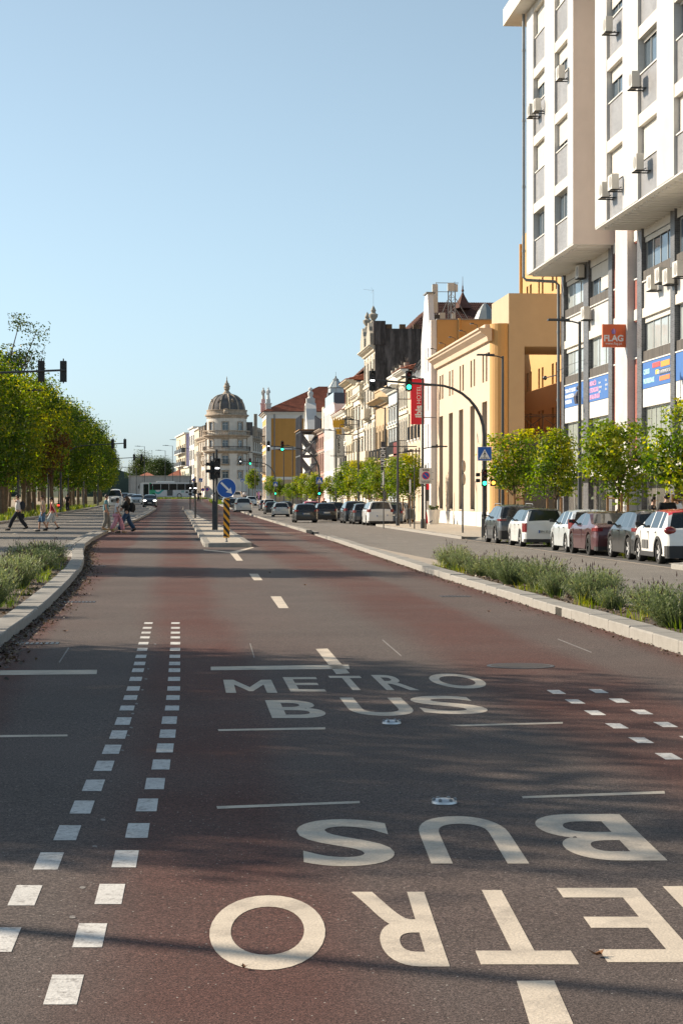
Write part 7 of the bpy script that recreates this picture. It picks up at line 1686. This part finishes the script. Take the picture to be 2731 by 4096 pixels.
for i, px in enumerate((1726, 1741)):
    q = at(px, 0, 131 + i*1.5); t = thing('planter_pot', 'tall tapering white planter by the hotel door, %s one' % ['left', 'right'][i], 'planter', (q.x, q.y, G(q.x, q.y) + .125), 0, 'white planters by the hotel door')
    MB().lathe([(0, 0), (.22, 0), (.33, .95), (.30, .95), (.27, .88), (0, .88)], 18).build('pot', WHITEP, t, smooth=True)
    me, cl = crown('shrub', .22, .85, 1.2, 8, 160, .09, LEAF_DARK); inst(me, 'shrub', t)
TT = thing('advert_totem', 'slim red and white advertising column beside the hotel entrance', 'sign', (*at(1709, 0, 133).xy, .25), 0)
for k in range(4): MB().box(-.12, .12, -.06, .06, k*.75, k*.75 + .75).build('panel', [REDS, WHITEP, METAL_DK, REDS][k], TT)
PG = thing('pigeon', 'small grey pigeon standing on the pavement by the planter', 'pigeon', (*gnd(1722, 2098, .125).xy, gnd(1722, 2098, .125).z), .6)
b = MB(); b.tube([(-.16, 0, .13), (-.08, 0, .15), (.0, 0, .17), (.07, 0, .19), (.1, 0, .24), (.12, 0, .28), (.16, 0, .275)], [.012, .04, .06, .055, .03, .028, .008], 8); b.tube([(0, .02, .12), (0, .02, 0)], .008, 5).tube([(0, -.02, .12), (0, -.02, 0)], .008, 5); b.build('body', M('pigeon_grey', (.10, .10, .12), .7, .3, 20), PG, smooth=True)
# street lamps
LAMP = None
def lamp(label, x, y, h=8.6, arms=((-1, 1.0),), rz=0, low=None, z=None):
    t = thing('street_lamp', label, 'street lamp', (x, y, (G(x, y) + .125) if z is None else z), rz, 'street lamps')
    MB().tube([(0, 0, 0), (0, 0, 1.2), (0, 0, h)], [.095, .085, .055], 10).build('pole', MASTM, t, smooth=True)
    MB().lathe([(.12, 0), (.12, .5), (.1, .55)], 10).build('base_sleeve', METAL_DK, t)
    for dx, l in arms + (((low[0], low[1]),) if low else ()):
        z = low[2] if low and (dx, l) == (low[0], low[1]) else h
        a = MB(); a.tube([(0, 0, z - .08), (dx * l * .4, 0, z + .0), (dx * l, 0, z + .02)], .032, 6).build('arm', MASTM, t)
        b = MB(); b.cbox(min(dx*l*.55, dx*(l+.5)), max(dx*l*.55, dx*(l+.5)), -.13, .13, z + .02, z + .1, .02); b.box(dx*l*.9 - .05, dx*l*.9 + .05, -.04, .04, z + .1, z + .18); b.build('lamp_head', METAL_DK, t)
    return t
lq = [(2318, 77, 'grey street lamp rising in front of the blue banners'), (2010, 95.6, 'grey street lamp beside the gateway pillar'), (1690, 113, 'grey street lamp carrying the zona sign'), (1590.5, 124, 'grey street lamp right of the black hotel sign'), (1540, 150, 'grey street lamp overlapping the black hotel sign'), (1433, 173, 'grey street lamp in front of the white urn house'), (1344, 199, 'grey street lamp in front of the crowned sign'), (1170, 262, 'thin lamp before the steel shoring'), (1135, 300, 'thin lamp before the ochre wall'), (1020, 345, 'far lamp right of the domed hotel'), (995, 372, 'farther lamp in front of the domed hotel')]
for px, d, lab in lq:
    q = at(px, 0, d); lamp(lab, q.x, q.y, 8.55, ((-1, .75),), 0, (1, .9, 4.6) if px > 1500 and px < 1700 else None)
for i, (px, d) in enumerate([(95, 150), (424, 150), (617, 170)]):
    pass
for i, (x, y, lab) in enumerate([(-12.0, 13.7, 'street lamp outside the photo whose shadow crosses the near lettering'), (-12.1, 146, 'street lamp column left of the palm-like trunk at the photo edge'), (-12.1, 178, 'street lamp column behind the two strolling walkers'), (-12.1, 208, 'street lamp column between the left trees'), (-12.1, 240, 'street lamp column before the white van')]):
    lamp(lab, x, y, 9.2, ((1, 1.3), (-1, .8)), .0 if i else .35)
for i, (px, d, h) in enumerate([(578, 430, 11), (661, 425, 10), (690, 424, 11), (720, 415, 12), (762, 400, 10), (520, 380, 6), (545, 392, 6)]):
    q = at(px, 0, d); lamp('distant thin street lamp near the bus, %s from the left' % ['third', 'fourth', 'fifth', 'sixth', 'seventh', 'first', 'second'][i], q.x, q.y, h, ((-1, 1.6),), z=G(q.x, q.y))
for i, (px, py, lab) in enumerate([(38, 1942, 'white globe park lamp at the left edge'), (345, 1955, 'white globe park lamp between the trunks')]):
    q = at(px * .3827 * (1 if px < 100 else 1), py, 175 + 20*i); t = thing('globe_lamp', lab, 'street lamp', (q.x, q.y, G(q.x, q.y) + .1), 0, 'globe lamps in the park'); h = q.z - t.location.z
    MB().tube([(0, 0, 0), (0, 0, h)], .06, 8).build('pole', METAL_DK, t); MB().ball((0, 0, h + .3), .33, 14).build('globe', M('opal_glass', (.62, .6, .52), .3, .05, 2), t, smooth=True)
for i, (px, py) in enumerate([(2082, 2108)]):
    q = gnd(1933, 2120, .12)
# low bollards by the crossing
for i, (px, py, lab) in enumerate([(1929, 2150, 'slim dark bollard post in front of the grey parked car'), (1274, 2072, 'slim dark bollard near the middle crossing'), (1287, 2074, 'second slim dark bollard near the middle crossing')]):
    q = gnd(px, py, .12); t = thing('bollard', lab, 'bollard', (q.x, q.y, q.z), 0, 'slim dark bollards')
    MB().lathe([(.05, 0), (.05, 1.0), (.035, 1.03), (0, 1.03)], 10).build('post', MASTM, t, smooth=True); MB().lathe([(.056, .82), (.056, .9)], 10).build('band', SBACK, t)
BB = thing('park_bin', 'dark green litter bin in the park between the trunks', 'bin', (-14.2, 185, G(-14, 185) + .1), 0); MB().lathe([(0, 0), (.28, 0), (.3, .9), (.26, .92), (0, .92)], 14).build('bin', M('bin_green', (.03, .05, .04), .6, .1, 4), BB)
# ------------------------------------------------------------------ people
def skinned(name, verts, edges, radii, mat, parent, sub=2):
    me = bpy.data.meshes.new(name); me.from_pydata([tuple(v) for v in verts], edges, []); o = bpy.data.objects.new(name, me); COL.objects.link(o)
    m = o.modifiers.new('skin', 'SKIN'); m.use_smooth_shade = True
    sv = me.skin_vertices[0].data
    for i, r in enumerate(radii): sv[i].radius = (r, r) if not hasattr(r, '__len__') else r
    for s in sv: s.use_root = False
    sv[0].use_root = True
    s = o.modifiers.new('sub', 'SUBSURF'); s.levels = sub; s.render_levels = sub
    dg = bpy.context.evaluated_depsgraph_get(); me2 = bpy.data.meshes.new_from_object(o.evaluated_get(dg)); me2.name = name; bpy.data.objects.remove(o)
    me2.materials.clear(); me2.materials.append(mat)
    return inst(me2, name, parent)
SKIN1 = M('skin_tan', (.38, .21, .14), .6, .08, 8); SKIN2 = M('skin_light', (.50, .30, .21), .6, .08, 8)
HAIRD = M('dark_hair', (.018, .012, .009), .6, .3, 30); HAIRB = M('brown_hair', (.07, .04, .022), .6, .3, 30)
def cloth(name, c): return M('cloth_' + name, c, .9, .12, 6, .3, 40)
def person(label, loc, face, h=1.74, skin=SKIN1, top=None, bot=None, shoe=None, hair=HAIRD, long_hair=False, stride=.34, lead=1, sleeve='short', shorts=False, skirt=False, arms=None, cap=None, bag=None, group=None, fem=False, baggy=1.0, name='person', cup=False, sit=False):
    """walks along local +x; arms: offsets of (left hand, right hand) or None to swing"""
    t = thing(name, label, 'person', loc, face, group); k = h / 1.75
    V = lambda x, y, z: Vector((x * k, y * k, z * k))
    hp = .93; sw = .17 if fem else .20; st = stride
    lf, rf = V(st * lead, .10, .07), V(-st * lead, -.10, .07 + .06 * (st > .1))
    if st * lead < 0: lf, rf = V(st * lead, .10, .13), V(-st * lead, -.10, .07)
    def leg(s, foot, fwd):
        hip = V(0, s * .095, hp - .03); knee = V((foot.x / k) * .55 + (.09 if not fwd else .05), s * .1, .50); return hip, knee, foot + V(0, 0, .03)
    lh, lk, la = leg(1, lf, lf.x > rf.x); rh, rk, ra = leg(-1, rf, rf.x > lf.x)
    pel, sp1, ch, nk, hb, hm, ht = V(0, 0, hp), V(0, 0, 1.12), V(.01, 0, 1.34), V(.02, 0, 1.485), V(.035, 0, 1.555), V(.045, 0, 1.625), V(.035, 0, 1.70)
    ls, rs_ = V(.0, sw, 1.42), V(.0, -sw, 1.42)
    A = arms or ((-st * lead * .8, .27, .86), (st * lead * .8, -.27, .86))
    lhn, rhn = V(*A[0]), V(*A[1])
    el = lambda s, hnd: (s + hnd) / 2 + V(-.05 if (hnd.z / k) < 1.1 else .03, .03 if hnd.y > 0 else -.03, -.03)
    le, re = el(ls, lhn), el(rs_, rhn)
    verts = [pel, sp1, ch, nk, hb, hm, ht, ls, le, lhn, rs_, re, rhn, lh, lk, la, rh, rk, ra]
    edges = [(0,1),(1,2),(2,3),(3,4),(4,5),(5,6),(2,7),(7,8),(8,9),(2,10),(10,11),(11,12),(0,13),(13,14),(14,15),(0,16),(16,17),(17,18)]
    f = .92 if fem else 1
    rad = [.125*f, .115*f, (.13*f, .15*f), .056, .065, (.092, .08), (.06, .055), .06, .043, .03, .06, .043, .03, .085, .06, .042, .085, .06, .042]
    rad = [tuple(q * k for q in r) if hasattr(r, '__len__') else r * k for r in rad]
    body = skinned('body', verts, edges, rad, skin, t)
    # hands with fingers, feet
    b = MB()
    for hn, elb, s in ((lhn, le, 1), (rhn, re, -1)):
        d = (hn - elb).normalized(); side = d.cross(Vector((0, 1, 0))).normalized() if abs(d.y) < .9 else Vector((1, 0, 0)); pm_ = hn + d * .07 * k
        b.tube([hn - d*.01, hn + d*.04*k, pm_ + d*.015*k], [.026*k, .036*k, .028*k], 7)
        for j in range(4):
            o = side * (j - 1.5) * .018 * k; l = (.07, .08, .075, .06)[j] * k; b.tube([pm_ + o - d*.01, pm_ + o + d*l*.55, pm_ + o + d*l + Vector((0, -s*.02, 0))], [.0095*k, .009*k, .007*k], 5)
        b.tube([hn + d*.02*k + side*.025*k, hn + d*.05*k + side*.05*k, hn + d*.085*k + side*.055*k], [.011*k, .0105*k, .008*k], 5)
    b.tube([hm + V(.075, 0, .01), hm + V(.105, 0, -.012), hm + V(.085, 0, -.03)], [.012*k, .016*k, .012*k], 6)   # nose
    for s in (1, -1): b.ball(hm + V(.0, s*.083, 0), .022*k, 6, 1.4)
    b.build('hands', skin, body, smooth=True)
    sh = MB()
    for an in ((la, lf.x > rf.x), (ra, rf.x > lf.x)):
        p, fw = an; up = 0 if fw or st < .1 else .035
        sh.tube([p + V(-.06, 0, -.05 + up*2), p + V(.02, 0, -.055 + up), p + V(.12, 0, -.07), p + V(.19, 0, -.075)], [.04*k, .048*k, .044*k, .026*k], 8)
    sh.build('shoes', shoe or cloth('black', (.015, .015, .016)), t, smooth=True)
    # trousers or shorts
    bt = bot or cloth('dark', (.02, .022, .028)); e = .018 * baggy + .006; wv = [V(0, 0, hp + .1), pel, lh, lk, la + V(0, 0, .02), rh, rk, ra + V(0, 0, .02)]
    if shorts: wv[4] = lk + (la - lk) * .12; wv[7] = rk + (ra - rk) * .12
    wr_ = [.125*f + e*.5, .13*f + e, .095 + e, .068 + e*1.6, .05 + e*1.9, .095 + e, .068 + e*1.6, .05 + e*1.9]
    if shorts: wr_[4] = wr_[7] = .085 + e
    if skirt:
        g = MB(); g.lathe([(.135, hp + .1), (.17, hp - .02), (.24, hp - .28), (.235, hp - .28), (.13, hp + .08)], 16); g.build('skirt', bt, t, smooth=True)
    else: skinned('trousers', wv, [(0,1),(1,2),(2,3),(3,4),(1,5),(5,6),(6,7)], [r*k for r in wr_], bt, t)
    tv = [sp1 + V(0, 0, -.25), sp1, ch, nk + V(0, 0, -.03), ls, le, rs_, re]; te = [(0,1),(1,2),(2,3),(2,4),(2,6)]; tr = [.165*f, .152*f, (.152*f, .168*f), .075, .078, .06, .078, .06]
    fr = {'short': .62, 'long': 1.0, 'none': 0}[sleeve]
    if sleeve == 'long': tv += [lhn - (lhn - le) * .08, rhn - (rhn - re) * .08]; te += [(4,5),(5,8),(6,7),(7,9)]; tr += [.045, .045]
    elif sleeve == 'short': tv[5] = ls + (le - ls) * fr; tv[7] = rs_ + (re - rs_) * fr; te += [(4,5),(6,7)]
    else: tv = tv[:4]; te = te[:3]; tr = tr[:4]
    if sleeve == 'none': tv.append(ls); tv.append(rs_); te += [(2,4),(2,5)]; tr += [.06, .06]
    tr = [tuple(q*k for q in r) if hasattr(r, '__len__') else r*k for r in tr]
    skinned('shirt', tv, te, tr, top or cloth('white', (.6, .6, .6)), t)
    hr = MB(); hr.ball(hm + V(-.018, 0, .03), .098*k, 12, 1.05); n0 = len(hr.v)
    fc = hm + V(.115, 0, -.03)
    for i, q in enumerate(hr.v):
        v = Vector(q); dlt = v - fc
        if dlt.length < .115*k: hr.v[i] = tuple(fc + dlt.normalized() * .115*k)
    if long_hair: hr.tube([hm + V(-.05, 0, .05), hm + V(-.10, 0, -.08), hm + V(-.11, 0, -.22), hm + V(-.10, 0, -.34)], [.08*k, .10*k, .095*k, .05*k], 10)
    hr.build('hair', hair, t, smooth=True)
    if cap: c = MB(); c.lathe([(.105*k, 0), (.10*k, .05*k), (.06*k, .1*k), (0, .115*k)], 14, hm + V(-.005, 0, .02)); c.prism([(hm.x + .06*k, -.08*k), (hm.x + .19*k, -.055*k), (hm.x + .19*k, .055*k), (hm.x + .06*k, .08*k)], hm.z + .02*k, hm.z + .032*k); c.build('cap', cap, t, smooth=True)
    if bag:
        kind, bm = bag
        if kind == 'back':
            g = MB(); g.tube([V(-.23, 0, .98), V(-.26, 0, 1.1), V(-.25, 0, 1.28), V(-.21, 0, 1.42)], [.10*k, .15*k, .145*k, .09*k], 10); o = g.build('backpack', bm, t, smooth=True)
            g = MB()
            for s in (1, -1): g.tube([V(-.12, s*.1, 1.47), V(.06, s*.12, 1.5), V(.16, s*.13, 1.36), V(.08, s*.17, 1.15), V(-.15, s*.14, 1.08)], .016*k, 5)
            g.build('strap', bm, o)
        if kind == 'hip':
            g = MB(); g.tube([V(-.06, -.2, 1.0), V(-.06, -.22, .88), V(-.05, -.22, .76)], [.07*k, .13*k, .1*k], 9); o = g.build('shoulder_bag', bm, t, smooth=True); MB().tube([V(-.06, -.2, 1.0), V(-.05, -.02, 1.50), V(0, .12, 1.4)], .012, 5).build('strap', bm, o)
        if kind == 'case':
            g = MB(); q = rhn; g.cbox(q.x - .17, q.x + .17, q.y - .04, q.y + .04, q.z - .34, q.z - .08, .01); g.tube([q + V(-.06, 0, -.09), q + V(-.05, 0, -.05), q + V(.05, 0, -.05), q + V(.06, 0, -.09)], .01, 5); g.build('briefcase', bm, t)
            g = MB(); g.tube([V(-.2, 0, 1.02), V(-.23, 0, 1.15), V(-.22, 0, 1.3), V(-.19, 0, 1.42)], [.09*k, .13*k, .125*k, .08*k], 10); o = g.build('backpack', bm, t, smooth=True)
        if kind == 'waist': g = MB(); g.lathe([(.16, .90), (.2, .86), (.21, .78), (.17, .74)], 14); g.tube([V(.12, -.1, .85), V(.2, -.13, .66), V(.17, -.14, .5)], [.05, .07, .03], 7); g.build('tied_jacket', bm, t, smooth=True)
    return t
def foot(px, py, off=0): p = gnd(px, py, off); return (p.x, p.y, p.z)
LFT, RGT = PI - .02, 0.02
CG = 'people on the zebra crossing'
person('man in white shirt and dark trousers with backpack striding left', foot(72, 2122), LFT, 1.78, SKIN2, cloth('white', (.62, .62, .64)), cloth('navy', (.014, .018, .026)), None, HAIRD, stride=.42, lead=1, arms=((.16, .12, 1.47), (-.10, -.24, .90)), bag=('case', cloth('dark_blue', (.02, .026, .035))), group=CG)
person('man in beige T-shirt and denim shorts walking left', foot(172, 2126), LFT, 1.76, SKIN1, cloth('beige', (.50, .38, .28)), cloth('denim', (.085, .16, .26)), cloth('dark_shoe', (.03, .03, .035)), HAIRB, stride=.2, lead=-1, shorts=True, baggy=1.2, arms=((.02, .27, .88), (-.02, -.26, .88)), group=CG)
person('woman in black cap, red top and pale denim shorts walking left', (foot(196, 2124)[0] + .12, foot(196, 2124)[1] + .7, foot(196, 2124)[2]), LFT, 1.66, SKIN2, cloth('red', (.32, .03, .05)), cloth('pale_denim', (.42, .46, .48)), None, HAIRD, stride=.3, lead=1, sleeve='none', shorts=True, baggy=1.0, cap=cloth('black', (.012, .012, .013)), bag=('hip', cloth('teal_bag', (.02, .15, .16))), fem=True, group=CG)
person('man in teal T-shirt and grey trousers standing at the kerb', foot(424, 2124, .0), RGT, 1.80, SKIN1, cloth('teal', (.13, .27, .31)), cloth('grey', (.16, .16, .15)), cloth('tan_shoe', (.30, .2, .12)), HAIRD, stride=.14, lead=1, baggy=1.2, arms=((-.04, .26, .88), (.10, -.27, .90)), group=CG)
person('woman in white top and pink trousers walking right', foot(468, 2132, .0), RGT, 1.64, SKIN1, cloth('white', (.62, .62, .64)), cloth('pink', (.58, .27, .33)), cloth('sandal', (.28, .17, .1)), HAIRD, long_hair=False, stride=.3, lead=1, baggy=1.5, arms=((-.16, .26, .9), (.14, -.28, .95)), bag=('waist', cloth('pink', (.58, .27, .33))), fem=True, group=CG)
person('long-haired woman in black jacket and jeans with backpack walking left', foot(508, 2131, .0), LFT, 1.72, SKIN2, cloth('black_jacket', (.014, .014, .015)), cloth('jeans', (.028, .065, .13)), cloth('black_sneaker', (.02, .02, .02)), HAIRB, long_hair=True, stride=.36, lead=1, sleeve='long', baggy=1.2, arms=((.24, .14, 1.16), (.22, -.14, 1.14)), bag=('back', cloth('black', (.012, .012, .013))), fem=True, group=CG)
BH = 'people behind the parked cars'
def behind(px, d, ptop): q = at(px, 0, d); return (q.x, q.y, G(q.x, q.y) + .126)
person('bearded man in glasses and black T-shirt behind the black hatchback', behind(2610, 62.5, 1990), -.35, 1.74, SKIN2, cloth('black_tee', (.013, .013, .015)), None, None, HAIRD, stride=.05, group=BH)
person('man in black T-shirt seen from behind over the red car roof', behind(2668, 61.2, 1975), 1.6, 1.84, SKIN2, cloth('black_tee', (.013, .013, .015)), None, None, HAIRD, stride=.04, group=BH)
person('man in pale blue shirt at the right edge of the photo', behind(2705, 62.6, 1980), 2.2, 1.80, SKIN1, cloth('pale_blue', (.38, .45, .58)), None, None, HAIRD, stride=.05, arms=((.05, .27, .88), (.2, -.15, 1.5)), group=BH)
P0 = person('man in black clothes walking beside the middle crossing signal', (*at(1296, 0, 192).xy, G(13.4, 192) + .126), -1.6, 1.78, SKIN1, cloth('black_tee', (.013, .013, .015)), None, None, HAIRD, stride=.2, group='walkers near the middle crossing')
person('person in black half hidden by the middle signal pole', (*at(1268, 0, 196).xy, G(13.2, 196) + .126), -1.6, 1.72, SKIN1, cloth('black_tee', (.013, .013, .015)), None, None, HAIRD, stride=.15, group='walkers near the middle crossing')
FC = [(957, 372, (.32, .05, .05), 'red'), (966, 380, (.45, .33, .25), 'tan'), (975, 376, (.62, .6, .6), 'white'), (983, 370, (.62, .6, .6), 'white'), (1029, 362, (.45, .22, .28), 'rose'), (1037, 366, (.16, .03, .22), 'purple'), (1043, 360, (.62, .62, .64), 'white'), (793, 330, (.4, .4, .42), 'grey')]
for i, (px, d, c, nm) in enumerate(FC):
    q = at(px, 0, d); z = G(q.x, q.y) + (.126 if q.x > xsw(q.y) else 0.002)
    person('distant walker in %s standing %s' % (nm, ['left of the small crossing sign', 'second left of the yellowish tree', 'third left of the yellowish tree', 'closest left of the yellowish tree', 'right of the yellowish tree', 'in the middle right of the yellowish tree', 'by the ochre house corner', 'near the small round signs'][i]), (q.x, q.y, z), -1.5 + i, 1.70 + .02*i, SKIN1, cloth('far_' + nm, c), cloth('far_' + nm, c) if nm in ('purple',) else None, stride=.12, fem=i % 2 == 0, group='distant walkers')
q = at(247, 2020, 195)
SC = thing('scooter', 'small scooter with red rear light among the left trunks', 'scooter', (q.x - .2, q.y, G(q.x, q.y) + .1), PI/2 - .1)
for x in (-.6, .6): inst(_wh[.29][0], 'wheel', SC, (x, 0, .25), 0, (.86, .5, .86))
b = MB(); b.tube([(-.75, 0, .55), (-.4, 0, .6), (-.05, 0, .4), (.3, 0, .32), (.5, 0, .6), (.48, 0, .95)], [.1, .17, .14, .1, .1, .05], 9); b.build('body', METAL_DK, SC, smooth=True)
MB().tube([(-.7, 0, .74), (-.1, 0, .74)], [.12, .1], 8).build('seat', BLACKP, SC); MB().tube([(.46, -.3, 1.02), (.46, .3, 1.02)], .02, 6).build('handlebar', METAL_DK, SC); MB().box(-.82, -.76, -.1, .1, .55, .65).build('tail_light', M('red_light', (1, .03, .02), .3, 0, emit=4), SC)
P1 = person('person in dark clothes standing by the scooter among the trunks', (q.x + .5, q.y + .6, G(q.x, q.y) + .1), 1.2, 1.74, SKIN1, cloth('black_tee', (.013, .013, .015)), None, None, HAIRD, stride=.05)
